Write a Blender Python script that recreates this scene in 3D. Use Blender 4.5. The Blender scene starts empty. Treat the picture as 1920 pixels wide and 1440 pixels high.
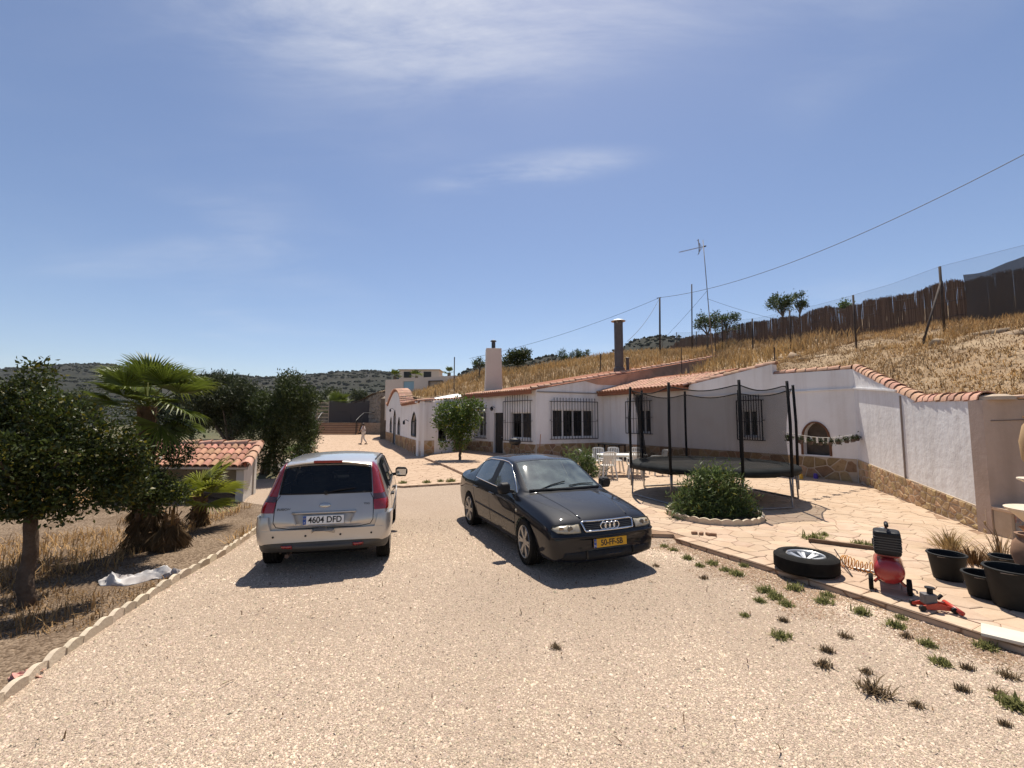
import bpy, bmesh, math, random
import numpy as np
from mathutils import Vector, Matrix
from mathutils.bvhtree import BVHTree

random.seed(11)
rng = np.random.default_rng(11)
sc = bpy.context.scene
COL = sc.collection
R = math.radians

# ------------------------------------------------------------------ camera, sky, sun, exposure
FPX, PITCH, CAMH = 840.0, math.atan(67 / 840), 2.05
cam_data = bpy.data.cameras.new('camera')
cam_data.sensor_width = 36.0
cam_data.lens = FPX / 1920 * 36
cam_data.clip_start = 0.05
cam_data.clip_end = 6000
cam = bpy.data.objects.new('camera', cam_data)
cam.location = (0, 0, CAMH)
cam.rotation_euler = (math.pi / 2 + PITCH, 0, 0)
COL.objects.link(cam)
sc.camera = cam

SUN_EL, SUN_AZ = R(65), R(7)          # azimuth measured from +Y towards +X
world = bpy.data.worlds.new('World')
sc.world = world
world.use_nodes = True
wn, wl = world.node_tree.nodes, world.node_tree.links
wn.clear()
wo = wn.new('ShaderNodeOutputWorld')
bg = wn.new('ShaderNodeBackground')
sky = wn.new('ShaderNodeTexSky')
sky.sky_type = 'NISHITA'
sky.sun_disc = False
sky.sun_elevation = SUN_EL
sky.sun_rotation = SUN_AZ
sky.altitude = 500
sky.air_density = 1.0
sky.dust_density = 0.7
sky.ozone_density = 1.6
bg.inputs['Strength'].default_value = 0.084
# thin high cirrus: noise stretched over a flat cloud layer
tc = wn.new('ShaderNodeTexCoord')
sep = wn.new('ShaderNodeSeparateXYZ')
wl.new(tc.outputs['Generated'], sep.inputs[0])
zc = wn.new('ShaderNodeMath'); zc.operation = 'MAXIMUM'; zc.inputs[1].default_value = 0.02
wl.new(sep.outputs['Z'], zc.inputs[0])
zc2 = wn.new('ShaderNodeMath'); zc2.operation = 'ADD'; zc2.inputs[1].default_value = 0.12
wl.new(zc.outputs[0], zc2.inputs[0])
px_ = wn.new('ShaderNodeMath'); px_.operation = 'DIVIDE'
py_ = wn.new('ShaderNodeMath'); py_.operation = 'DIVIDE'
wl.new(sep.outputs['X'], px_.inputs[0]); wl.new(zc2.outputs[0], px_.inputs[1])
wl.new(sep.outputs['Y'], py_.inputs[0]); wl.new(zc2.outputs[0], py_.inputs[1])
cmb = wn.new('ShaderNodeCombineXYZ')
wl.new(px_.outputs[0], cmb.inputs[0]); wl.new(py_.outputs[0], cmb.inputs[1])


def cloud_noise(scale, loc, stretch, detail, lo, hi, rough=0.55, rot=0.0):
    mp = wn.new('ShaderNodeMapping')
    mp.inputs['Location'].default_value = loc
    mp.inputs['Scale'].default_value = stretch
    mp.inputs['Rotation'].default_value = (0, 0, rot)
    wl.new(cmb.outputs[0], mp.inputs[0])
    nz = wn.new('ShaderNodeTexNoise')
    nz.inputs['Scale'].default_value = scale
    nz.inputs['Detail'].default_value = detail
    nz.inputs['Roughness'].default_value = rough
    nz.inputs['Distortion'].default_value = 0.35
    wl.new(mp.outputs[0], nz.inputs['Vector'])
    mr = wn.new('ShaderNodeMapRange')
    mr.interpolation_type = 'SMOOTHSTEP'
    mr.inputs['From Min'].default_value = lo
    mr.inputs['From Max'].default_value = hi
    wl.new(nz.outputs['Fac'], mr.inputs['Value'])
    return mr.outputs[0]


def wmul(a, b):
    m = wn.new('ShaderNodeMath'); m.operation = 'MULTIPLY'
    wl.new(a, m.inputs[0])
    if isinstance(b, float):
        m.inputs[1].default_value = b
    else:
        wl.new(b, m.inputs[1])
    return m.outputs[0]




def cloud_patch(cx, cy, rx, ry, rot=0.0):
    """a bank of cirrus: soft patch of the cloud layer"""
    mp = wn.new('ShaderNodeMapping')
    mp.vector_type = 'TEXTURE'
    mp.inputs['Location'].default_value = (cx, cy, 0)
    mp.inputs['Rotation'].default_value = (0, 0, rot)
    mp.inputs['Scale'].default_value = (rx, ry, 1)
    wl.new(cmb.outputs[0], mp.inputs[0])
    ln = wn.new('ShaderNodeVectorMath'); ln.operation = 'LENGTH'
    wl.new(mp.outputs[0], ln.inputs[0])
    mr = wn.new('ShaderNodeMapRange'); mr.interpolation_type = 'SMOOTHERSTEP'
    mr.inputs['From Min'].default_value = 1.0; mr.inputs['From Max'].default_value = 0.0
    wl.new(ln.outputs['Value'], mr.inputs['Value'])
    return mr.outputs[0]


def wadd(a, b):
    m = wn.new('ShaderNodeMath'); m.operation = 'ADD'; m.use_clamp = True
    wl.new(a, m.inputs[0]); wl.new(b, m.inputs[1])
    return m.outputs[0]


CLOUD_WIDE = wmul(cloud_noise(0.6, (1.2, 0.4, 0), (1, 1, 1), 3, 0.45, 0.8), 0.35)
CLOUD_FINE = cloud_noise(2.8, (0.3, 0.2, 0), (0.4, 1.2, 1), 9, 0.27, 0.78, 0.66, R(12))
banks = wadd(wadd(cloud_patch(-0.12, 0.82, 0.85, 0.42, R(-6)), wmul(cloud_patch(0.06, 1.40, 0.5, 0.13, R(-12)), 0.8)), wadd(wmul(cloud_patch(-1.6, 1.9, 0.9, 0.22, R(-10)), 0.15), CLOUD_WIDE))
cover = wmul(wmul(banks, CLOUD_FINE), 0.95)
mixc = wn.new('ShaderNodeMixRGB')
mixc.inputs['Color2'].default_value = (7.6, 7.7, 8.1, 1)
wl.new(cover, mixc.inputs['Fac'])
tintn = wn.new('ShaderNodeMixRGB'); tintn.blend_type = 'MULTIPLY'; tintn.inputs['Fac'].default_value = 1.0
tintn.inputs['Color2'].default_value = (1.03, 1.0, 1.04, 1)
wl.new(sky.outputs[0], tintn.inputs['Color1'])
wl.new(tintn.outputs[0], mixc.inputs['Color1'])
wl.new(mixc.outputs[0], bg.inputs[0])
wl.new(bg.outputs[0], wo.inputs[0])

sun_data = bpy.data.lights.new('sun', 'SUN')
sun_data.energy = 5.0
sun_data.angle = R(0.53)
sun_data.color = (1.0, 0.93, 0.82)
sun = bpy.data.objects.new('sun', sun_data)
sun_dir = Vector((math.sin(SUN_AZ) * math.cos(SUN_EL), math.cos(SUN_AZ) * math.cos(SUN_EL), math.sin(SUN_EL)))
sun.rotation_euler = sun_dir.to_track_quat('Z', 'Y').to_euler()
sun.location = (10, 40, 60)
COL.objects.link(sun)

sc.view_settings.view_transform = 'Standard'
sc.view_settings.look = 'None'
sc.view_settings.exposure = 0.46
sc.view_settings.gamma = 1.0
sc.view_settings.use_curve_mapping = False


# ------------------------------------------------------------------ layout helpers
def ray(x, y):
    u, v = (x - 960) / FPX, (720 - y) / FPX
    return u, math.cos(PITCH) - v * math.sin(PITCH), math.sin(PITCH) + v * math.cos(PITCH)


def gp(x, y, z=0.0):
    """plan position of what the photograph shows at (x, y) on height z"""
    d = ray(x, y)
    t = (z - CAMH) / d[2]
    return (d[0] * t, d[1] * t)


def at(x, y, Y):
    d = ray(x, y)
    t = Y / d[1]
    return Vector((d[0] * t, Y, CAMH + d[2] * t))


def zat(y, Y):
    return at(960, y, Y).z


def s_on(x, A, B):
    """distance along the plan line A-B where column x of the photograph meets it"""
    L = math.hypot(B[0] - A[0], B[1] - A[1])
    ux, uy = (B[0] - A[0]) / L, (B[1] - A[1]) / L
    k = (x - 960) / FPX * math.cos(PITCH)
    return (k * A[1] - A[0]) / (ux - k * uy)


def lerp(a, b, t):
    return a + (b - a) * t


# ------------------------------------------------------------------ materials
MATS = {}


def mat(name, col, rough=0.7, col2=None, scale=6.0, rand=0.0, bump=0.0, bscale=60.0, metal=0.0, coat=0.0,
        spec=0.5, col3=None, scale3=40.0, amt3=0.5, detail=5.0, streak=None, transl=0.0, vcol=False):
    if name in MATS:
        return MATS[name]
    if rough >= .84:
        spec = min(spec, .12)
    m = bpy.data.materials.new(name)
    m.use_nodes = True
    n, l = m.node_tree.nodes, m.node_tree.links
    b = n['Principled BSDF']
    b.inputs['Roughness'].default_value = rough
    b.inputs['Metallic'].default_value = metal
    b.inputs['Coat Weight'].default_value = coat
    b.inputs['Coat Roughness'].default_value = 0.04
    b.inputs['Specular IOR Level'].default_value = spec
    co = n.new('ShaderNodeTexCoord')
    out = None

    def noise(sc_, det=detail, rgh=0.6):
        nz = n.new('ShaderNodeTexNoise')
        nz.inputs['Scale'].default_value = sc_
        nz.inputs['Detail'].default_value = det
        nz.inputs['Roughness'].default_value = rgh
        l.new(co.outputs['Object'], nz.inputs['Vector'])
        return nz.outputs['Fac']

    def ramp(f, lo, hi):
        r_ = n.new('ShaderNodeMapRange')
        r_.inputs['From Min'].default_value = lo
        r_.inputs['From Max'].default_value = hi
        l.new(f, r_.inputs['Value'])
        return r_.outputs[0]

    def mix(f, a, bcol, mode='MIX'):
        x = n.new('ShaderNodeMixRGB')
        x.blend_type = mode
        if isinstance(f, float):
            x.inputs['Fac'].default_value = f
        else:
            l.new(f, x.inputs['Fac'])
        for k, v in (('Color1', a), ('Color2', bcol)):
            if isinstance(v, tuple):
                x.inputs[k].default_value = (*v, 1)
            else:
                l.new(v, x.inputs[k])
        return x.outputs[0]

    out = tuple(col)
    if vcol:
        at_ = n.new('ShaderNodeAttribute')
        at_.attribute_name = 'tint'
        out = mix(1.0, out, at_.outputs['Color'], 'MULTIPLY')
    if col2:
        out = mix(ramp(noise(scale), 0.32, 0.68), out, tuple(col2))
    if col3:
        f = ramp(noise(scale3, 3.0), 0.5, 0.72)
        mm = n.new('ShaderNodeMath'); mm.operation = 'MULTIPLY'; mm.inputs[1].default_value = amt3
        l.new(f, mm.inputs[0])
        out = mix(mm.outputs[0], out, tuple(col3))
    if streak:       # rain streaks: noise drawn out vertically
        mp = n.new('ShaderNodeMapping'); mp.inputs['Scale'].default_value = (3.2, 3.2, 0.22)
        l.new(co.outputs['Object'], mp.inputs[0])
        nz = n.new('ShaderNodeTexNoise'); nz.inputs['Scale'].default_value = 1.0; nz.inputs['Detail'].default_value = 7
        l.new(mp.outputs[0], nz.inputs['Vector'])
        mm = n.new('ShaderNodeMath'); mm.operation = 'MULTIPLY'; mm.inputs[1].default_value = streak[1]
        l.new(ramp(nz.outputs['Fac'], 0.48, 0.75), mm.inputs[0])
        out = mix(mm.outputs[0], out, tuple(streak[0]))
    if rand:
        oi = n.new('ShaderNodeObjectInfo')
        hs = n.new('ShaderNodeHueSaturation')
        mr = n.new('ShaderNodeMapRange')
        mr.inputs['To Min'].default_value = 1 - rand
        mr.inputs['To Max'].default_value = 1 + rand
        l.new(oi.outputs['Random'], mr.inputs['Value'])
        l.new(mr.outputs[0], hs.inputs['Value'])
        mr2 = n.new('ShaderNodeMath'); mr2.operation = 'MULTIPLY_ADD'
        wv = n.new('ShaderNodeMath'); wv.operation = 'FRACT'
        w7 = n.new('ShaderNodeMath'); w7.operation = 'MULTIPLY'; w7.inputs[1].default_value = 17.3
        l.new(oi.outputs['Random'], w7.inputs[0]); l.new(w7.outputs[0], wv.inputs[0])
        l.new(wv.outputs[0], mr2.inputs[0]); mr2.inputs[1].default_value = 0.03 * min(1, rand * 4); mr2.inputs[2].default_value = 0.5 - 0.015 * min(1, rand * 4)
        l.new(mr2.outputs[0], hs.inputs['Hue'])
        if isinstance(out, tuple):
            hs.inputs['Color'].default_value = (*out, 1)
        else:
            l.new(out, hs.inputs['Color'])
        out = hs.outputs[0]
    if isinstance(out, tuple):
        b.inputs['Base Color'].default_value = (*out, 1)
    else:
        l.new(out, b.inputs['Base Color'])
    if bump:
        bp = n.new('ShaderNodeBump')
        bp.inputs['Strength'].default_value = min(1.0, bump)
        bp.inputs['Distance'].default_value = 0.02
        l.new(noise(bscale, 4.0), bp.inputs['Height'])
        l.new(bp.outputs[0], b.inputs['Normal'])
    if transl:
        tr = n.new('ShaderNodeBsdfTranslucent')
        ms = n.new('ShaderNodeMixShader')
        ms.inputs[0].default_value = transl
        if isinstance(out, tuple):
            tr.inputs[0].default_value = (*out, 1)
        else:
            l.new(out, tr.inputs[0])
        l.new(b.outputs[0], ms.inputs[1]); l.new(tr.outputs[0], ms.inputs[2])
        l.new(ms.outputs[0], n['Material Output'].inputs[0])
    MATS[name] = m
    return m


def glass_mat(name, tint=(0.25, 0.3, 0.3), ior=1.5, see=0.8, refl=(1, 1, 1), rough=0.02):
    if name in MATS:
        return MATS[name]
    m = bpy.data.materials.new(name)
    m.use_nodes = True
    n, l = m.node_tree.nodes, m.node_tree.links
    n.remove(n['Principled BSDF'])
    g = n.new('ShaderNodeBsdfGlossy'); g.inputs['Roughness'].default_value = rough
    g.inputs['Color'].default_value = (*refl, 1)
    t = n.new('ShaderNodeBsdfTransparent'); t.inputs[0].default_value = (*tint, 1)
    f = n.new('ShaderNodeFresnel'); f.inputs['IOR'].default_value = ior
    x = n.new('ShaderNodeMixShader')
    l.new(f.outputs[0], x.inputs[0]); l.new(t.outputs[0], x.inputs[1]); l.new(g.outputs[0], x.inputs[2])
    l.new(x.outputs[0], n['Material Output'].inputs[0])
    MATS[name] = m
    return m


def net_mat(name, col, cover_, rough=0.9):
    """woven net: threads too fine to tell apart, so a share of the light passes straight through"""
    if name in MATS:
        return MATS[name]
    m = bpy.data.materials.new(name)
    m.use_nodes = True
    n, l = m.node_tree.nodes, m.node_tree.links
    b = n['Principled BSDF']
    b.inputs['Base Color'].default_value = (*col, 1)
    b.inputs['Roughness'].default_value = rough
    b.inputs['Specular IOR Level'].default_value = 0.084
    t = n.new('ShaderNodeBsdfTransparent')
    x = n.new('ShaderNodeMixShader'); x.inputs[0].default_value = cover_
    l.new(t.outputs[0], x.inputs[1]); l.new(b.outputs[0], x.inputs[2])
    l.new(x.outputs[0], n['Material Output'].inputs[0])
    MATS[name] = m
    return m


# ------------------------------------------------------------------ mesh helpers
def link(o, parent=None):
    COL.objects.link(o)
    if parent is not None:
        o.parent = parent
    return o


def tag(o, label=None, cat=None, group=None, kind=None):
    if label: o['label'] = label
    if cat: o['category'] = cat
    if group: o['group'] = group
    if kind: o['kind'] = kind
    return o


def thing(name, label, cat, loc=(0, 0, 0), rz=0.0, group=None):
    o = bpy.data.objects.new(name, None)
    o.empty_display_size = 0.1
    o.location = loc
    o.rotation_euler = (0, 0, rz)
    COL.objects.link(o)
    return tag(o, label, cat, group)


def part(name, me, m=None, parent=None, loc=(0, 0, 0), rot=(0, 0, 0), scale=None):
    o = bpy.data.objects.new(name, me)
    if m is not None and len(me.materials) == 0:
        me.materials.append(m)
    o.location = loc
    o.rotation_euler = rot
    if scale is not None:
        o.scale = scale
    return link(o, parent)


def copy_tree(o, parent=None):
    c = o.copy()
    COL.objects.link(c)
    c.parent = parent
    for ch in list(o.children):
        copy_tree(ch, c)
    return c


class MB:
    def __init__(s):
        s.v, s.f = [], []

    def add(s, vs, fs, M=None):
        k = len(s.v)
        if M is not None:
            vs = [tuple(M @ Vector(p)) for p in vs]
        s.v += [tuple(p) for p in vs]
        s.f += [tuple(i + k for i in f) for f in fs]
        return s

    def box(s, c, size, rz=0.0, M=None):
        hx, hy, hz = size[0] / 2, size[1] / 2, size[2] / 2
        cs, sn = math.cos(rz), math.sin(rz)
        vs = []
        for z in (-hz, hz):
            for x, y in ((-hx, -hy), (hx, -hy), (hx, hy), (-hx, hy)):
                vs.append((c[0] + x * cs - y * sn, c[1] + x * sn + y * cs, c[2] + z))
        return s.add(vs, [(3, 2, 1, 0), (4, 5, 6, 7), (0, 1, 5, 4), (1, 2, 6, 5), (2, 3, 7, 6), (3, 0, 4, 7)], M)

    def bar(s, a, b, w, h=None, up=(0, 0, 1)):
        """rectangular bar from a to b"""
        a, b = Vector(a), Vector(b)
        h = h or w
        d = (b - a).normalized()
        u = Vector(up)
        if abs(d.dot(u)) > 0.98:
            u = Vector((0, 1, 0))
        r = d.cross(u).normalized()
        u = r.cross(d).normalized()
        vs = []
        for p in (a, b):
            for i, j in ((-1, -1), (1, -1), (1, 1), (-1, 1)):
                vs.append(p + r * (i * w / 2) + u * (j * h / 2))
        return s.add(vs, [(0, 1, 2, 3), (7, 6, 5, 4), (4, 5, 1, 0), (5, 6, 2, 1), (6, 7, 3, 2), (7, 4, 0, 3)])

    def tube(s, pts, r, n=8, cap=True, closed=False):
        pts = [Vector(p) for p in pts]
        m = len(pts)
        rr = r if isinstance(r, (list, tuple)) else [r] * m
        k = len(s.v)
        up = None
        for i, p in enumerate(pts):
            if closed:
                d = pts[(i + 1) % m] - pts[i - 1]
            else:
                d = pts[min(i + 1, m - 1)] - pts[max(i - 1, 0)]
            d.normalize()
            if up is None:
                up = Vector((0, 0, 1)) if abs(d.z) < 0.9 else Vector((1, 0, 0))
            a = d.cross(up)
            if a.length < 1e-5:
                a = d.cross(Vector((0.3, 0.9, 0.1)))
            a.normalize()
            up = a.cross(d).normalized()
            for j in range(n):
                t = 2 * math.pi * j / n
                s.v.append(tuple(p + (a * math.cos(t) + up * math.sin(t)) * rr[i]))
        for i in range(m if closed else m - 1):
            i2 = (i + 1) % m
            for j in range(n):
                j2 = (j + 1) % n
                s.f.append((k + i * n + j, k + i * n + j2, k + i2 * n + j2, k + i2 * n + j))
        if cap and not closed:
            s.f.append(tuple(k + j for j in range(n))[::-1])
            s.f.append(tuple(k + (m - 1) * n + j for j in range(n)))
        return s

    def lathe(s, prof, n=24, c=(0, 0, 0), M=None, closed=False, cap=True):
        vs, fs = [], []
        m = len(prof)
        for r, z in prof:
            for j in range(n):
                t = 2 * math.pi * j / n
                vs.append((c[0] + r * math.cos(t), c[1] + r * math.sin(t), c[2] + z))
        for i in range(m if closed else m - 1):
            i2 = (i + 1) % m
            for j in range(n):
                j2 = (j + 1) % n
                fs.append((i * n + j, i * n + j2, i2 * n + j2, i2 * n + j))
        if cap and not closed:
            if prof[0][0] > 1e-4:
                fs.append(tuple(range(n))[::-1])
            if prof[-1][0] > 1e-4:
                fs.append(tuple((m - 1) * n + j for j in range(n)))
        return s.add(vs, fs, M)

    def prism(s, poly, z0, z1, M=None):
        n = len(poly)
        vs = [(x, y, z0) for x, y in poly] + [(x, y, z1) for x, y in poly]
        fs = [tuple(range(n))[::-1], tuple(range(n, 2 * n))]
        for i in range(n):
            j = (i + 1) % n
            fs.append((i, j, n + j, n + i))
        return s.add(vs, fs, M)

    def mesh(s, name, smooth=False):
        me = bpy.data.meshes.new(name)
        me.from_pydata(s.v, [], s.f)
        if smooth:
            me.polygons.foreach_set('use_smooth', [True] * len(me.polygons))
        me.update()
        return me

    def build(s, name, m, parent=None, loc=(0, 0, 0), rz=0.0, smooth=False, bevel=0.0, seg=2, auto=False):
        me = s.mesh(name, smooth)
        o = part(name, me, m, parent, loc, (0, 0, rz))
        if bevel:
            b = o.modifiers.new('bevel', 'BEVEL')
            b.width = bevel
            b.segments = seg
            b.limit_method = 'ANGLE'
            b.angle_limit = R(40)
        if auto:
            me.polygons.foreach_set('use_smooth', [True] * len(me.polygons))
            me.set_sharp_from_angle(angle=R(38))
        return o


def np_mesh(name, verts, faces, m=None, tint=None, smooth=False):
    """fast mesh from numpy arrays; faces an (n, k) array"""
    me = bpy.data.meshes.new(name)
    nv, (nf, k) = len(verts), faces.shape
    me.vertices.add(nv)
    me.vertices.foreach_set('co', np.ascontiguousarray(verts, np.float32).ravel())
    me.loops.add(nf * k)
    me.loops.foreach_set('vertex_index', np.ascontiguousarray(faces, np.int32).ravel())
    me.polygons.add(nf)
    me.polygons.foreach_set('loop_start', np.arange(0, nf * k, k, dtype=np.int32))
    me.polygons.foreach_set('loop_total', np.full(nf, k, np.int32))
    if smooth:
        me.polygons.foreach_set('use_smooth', np.ones(nf, bool))
    me.update(calc_edges=True)
    if tint is not None:
        a = me.color_attributes.new('tint', 'FLOAT_COLOR', 'POINT')
        c = np.ones((nv, 4), np.float32)
        c[:, :3] = tint
        a.data.foreach_set('color', c.ravel())
    if m is not None:
        me.materials.append(m)
    return me


def eval_mesh(o, name):
    dg = bpy.context.evaluated_depsgraph_get()
    dg.update()
    me = bpy.data.meshes.new_from_object(o.evaluated_get(dg))
    me.name = name
    return me


def text_mesh(name, body, size, depth=0.002, align='CENTER', sx=1.0, bold=0.0):
    cu = bpy.data.curves.new(name, 'FONT')
    cu.body = body
    cu.size = size
    cu.extrude = depth
    cu.offset = bold
    cu.align_x = align
    cu.align_y = 'CENTER'
    o = bpy.data.objects.new(name, cu)
    COL.objects.link(o)
    me = eval_mesh(o, name)
    bpy.data.objects.remove(o)
    bpy.data.curves.remove(cu)
    if sx != 1.0:
        for v in me.vertices:
            v.co.x *= sx
    return me


def clip_poly(poly, px, py, nx, ny):
    """keep the side where (p - (px,py)).n <= 0"""
    out = []
    m = len(poly)
    for i in range(m):
        a, b = poly[i], poly[(i + 1) % m]
        da = (a[0] - px) * nx + (a[1] - py) * ny
        db = (b[0] - px) * nx + (b[1] - py) * ny
        if da <= 0:
            out.append(a)
        if (da < 0) != (db < 0) and abs(da - db) > 1e-12:
            t = da / (da - db)
            out.append((a[0] + (b[0] - a[0]) * t, a[1] + (b[1] - a[1]) * t))
    return out


def cells(x0, x1, y0, y1, size, rnd, jit=0.38, asp=1.0):
    """irregular stones: clipped Voronoi cells in a rectangle"""
    nx, ny = max(1, round((x1 - x0) / (size * asp))), max(1, round((y1 - y0) / size))
    dx, dy = (x1 - x0) / nx, (y1 - y0) / ny
    P = {}
    for i in range(-1, nx + 1):
        for j in range(-1, ny + 1):
            P[i, j] = (x0 + (i + 0.5 + (0.25 if j % 2 else -0.25) + rnd.uniform(-jit, jit)) * dx,
                       y0 + (j + 0.5 + rnd.uniform(-jit, jit)) * dy)
    out = []
    for i in range(nx + 0):
        for j in range(ny):
            p = P[i, j]
            poly = [(x0, y0), (x1, y0), (x1, y1), (x0, y1)]
            for a in (-2, -1, 0, 1, 2):
                for b in (-2, -1, 0, 1, 2):
                    q = P.get((i + a, j + b))
                    if q is None or (a == 0 and b == 0):
                        continue
                    poly = clip_poly(poly, (p[0] + q[0]) / 2, (p[1] + q[1]) / 2, q[0] - p[0], q[1] - p[1])
                    if len(poly) < 3:
                        break
                if len(poly) < 3:
                    break
            if len(poly) >= 3:
                out.append(poly)
    return out


def inset(poly, d):
    """shrink a convex polygon by d"""
    area = sum(poly[i][0] * poly[(i + 1) % len(poly)][1] - poly[(i + 1) % len(poly)][0] * poly[i][1] for i in range(len(poly)))
    sgn = 1 if area > 0 else -1
    out = poly
    n = len(poly)
    for i in range(n):
        a, b = poly[i], poly[(i + 1) % n]
        ex, ey = b[0] - a[0], b[1] - a[1]
        L = math.hypot(ex, ey)
        if L < 1e-6:
            continue
        nx, ny = ey / L * sgn, -ex / L * sgn
        out = clip_poly(out, a[0] - nx * d, a[1] - ny * d, nx, ny)
        if len(out) < 3:
            return []
    return out


def parea(poly):
    return abs(sum(poly[i][0] * poly[(i + 1) % len(poly)][1] - poly[(i + 1) % len(poly)][0] * poly[i][1] for i in range(len(poly)))) / 2


def slab_piece(poly, frame, h, cham):
    """a stone: polygon raised by h over a plane, its rim chamfered. frame(s, t, d) -> 3D"""
    top = inset(poly, cham)
    if len(top) < 3:
        return None
    n = len(poly)
    cx = sum(p[0] for p in poly) / n
    cy = sum(p[1] for p in poly) / n
    k = 1 - cham / max(0.03, math.sqrt(parea(poly)) * 0.5)
    k = max(0.6, k)
    vs = [frame(x, y, 0) for x, y in poly] + [frame(x, y, h * 0.7) for x, y in poly]
    vs += [frame(cx + (x - cx) * k, cy + (y - cy) * k, h) for x, y in poly]
    fs = []
    for i in range(n):
        j = (i + 1) % n
        fs += [(i, j, n + j, n + i), (n + i, n + j, 2 * n + j, 2 * n + i)]
    fs.append(tuple(range(2 * n, 3 * n)))
    return vs, fs


def inside_np(X, Y, poly):
    c = np.zeros(len(X), bool)
    j = len(poly) - 1
    for i in range(len(poly)):
        (xi, yi), (xj, yj) = poly[i], poly[j]
        if yi != yj:
            c ^= ((yi > Y) != (yj > Y)) & (X < (xj - xi) * (Y - yi) / (yj - yi) + xi)
        j = i
    return c


def inside(p, poly):
    x, y = p
    c = False
    j = len(poly) - 1
    for i in range(len(poly)):
        if (poly[i][1] > y) != (poly[j][1] > y) and x < (poly[j][0] - poly[i][0]) * (y - poly[i][1]) / (poly[j][1] - poly[i][1]) + poly[i][0]:
            c = not c
        j = i
    return c


# ================================================================== THE SETTING
P1, E1 = (10.99, 14.37), (8.33, 8.0)          # corner and near end of the garden wall
C1, P0, S1 = (1.25, 23.2), (5.1, 25.07), (-2.85, 28.6)   # house corners
R1, Q1, E5 = (-4.35, 25.28), (-5.07, 24.57), (-12.5, 44.6)   # arched annex corners
PATIO_Z = 0.06


def shader_gravel(name, c1, c2, c3, s1, s2, bump):
    m = bpy.data.materials.new(name)
    m.use_nodes = True
    n, l = m.node_tree.nodes, m.node_tree.links
    b = n['Principled BSDF']
    b.inputs['Roughness'].default_value = 0.95
    b.inputs['Specular IOR Level'].default_value = 0.08
    co = n.new('ShaderNodeTexCoord')
    vor = n.new('ShaderNodeTexVoronoi'); vor.inputs['Scale'].default_value = s1
    l.new(co.outputs['Object'], vor.inputs['Vector'])
    wn_ = n.new('ShaderNodeTexWhiteNoise')
    l.new(vor.outputs['Position'], wn_.inputs['Vector'])
    r1 = n.new('ShaderNodeMixRGB'); r1.inputs['Color1'].default_value = (*c1, 1); r1.inputs['Color2'].default_value = (*c2, 1)
    l.new(wn_.outputs['Value'], r1.inputs['Fac'])
    nz = n.new('ShaderNodeTexNoise'); nz.inputs['Scale'].default_value = s2; nz.inputs['Detail'].default_value = 6
    l.new(co.outputs['Object'], nz.inputs['Vector'])
    mr = n.new('ShaderNodeMapRange'); mr.inputs['From Min'].default_value = 0.46; mr.inputs['From Max'].default_value = 0.72
    mr.inputs['To Max'].default_value = 0.75
    l.new(nz.outputs['Fac'], mr.inputs['Value'])
    r2 = n.new('ShaderNodeMixRGB'); r2.inputs['Color2'].default_value = (*c3, 1)
    l.new(mr.outputs[0], r2.inputs['Fac']); l.new(r1.outputs[0], r2.inputs['Color1'])
    l.new(r2.outputs[0], b.inputs['Base Color'])
    bp = n.new('ShaderNodeBump'); bp.inputs['Strength'].default_value = bump; bp.inputs['Distance'].default_value = 0.012
    inv = n.new('ShaderNodeMath'); inv.operation = 'SUBTRACT'; inv.inputs[0].default_value = 1
    l.new(vor.outputs['Distance'], inv.inputs[1])
    l.new(inv.outputs[0], bp.inputs['Height']); l.new(bp.outputs[0], b.inputs['Normal'])
    MATS[name] = m
    return m


M_GRAVEL = shader_gravel('gravel_ground', (0.31, 0.235, 0.175), (0.52, 0.405, 0.31), (0.38, 0.285, 0.21), 105, 0.5, 0.9)
M_BED = shader_gravel('bed_soil', (0.09, 0.06, 0.038), (0.29, 0.215, 0.15), (0.08, 0.05, 0.03), 45, 1.1, 1.0)
M_FIELD = mat('field', (0.12, 0.105, 0.06), 0.95, (0.06, 0.066, 0.032), 0.03, bump=0.3, bscale=2, col3=(0.24, 0.18, 0.11), scale3=0.06)


def sheet(name, poly, z, m, kind='structure', parent=None):
    me = bpy.data.meshes.new(name)
    me.from_pydata([(x, y, z) for x, y in poly], [], [tuple(range(len(poly)))])
    me.update()
    if me.polygons[0].normal.z < 0:
        me.flip_normals()
    o = part(name, me, m, parent)
    return tag(o, kind=kind) if parent is None else o


sheet('ground', [(-3000, -300), (3000, -300), (3000, 3000), (-3000, 3000)], -0.03, M_FIELD)

EDGE = [gp(-140, 1424), gp(0, 1318), gp(120, 1228), gp(250, 1140), gp(335, 1087), gp(420, 1040), gp(500, 985), gp(530, 952)]
DRIVE = [(-3.3, -8), (14, -8), (14, 3.0), gp(1990, 1252), gp(1920, 1228), gp(1560, 1105), gp(1268, 1012), (2.6, 8.6), (1.5, 12), gp(870, 904), gp(755, 911),
         gp(560, 893), (-9.0, 15.5), (-9.4, 13.0), (-6.4, 11.2)] + EDGE[::-1]
sheet('gravel_drive', DRIVE, 0.0, M_GRAVEL)
BED = [(-3.3, -8)] + EDGE + [(-6.4, 11.2), (-9.4, 13.0), (-9.6, 17), (-14, 30), (-40, 30), (-40, -8)]
sheet('garden_bed', BED, 0.004, M_BED)

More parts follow.
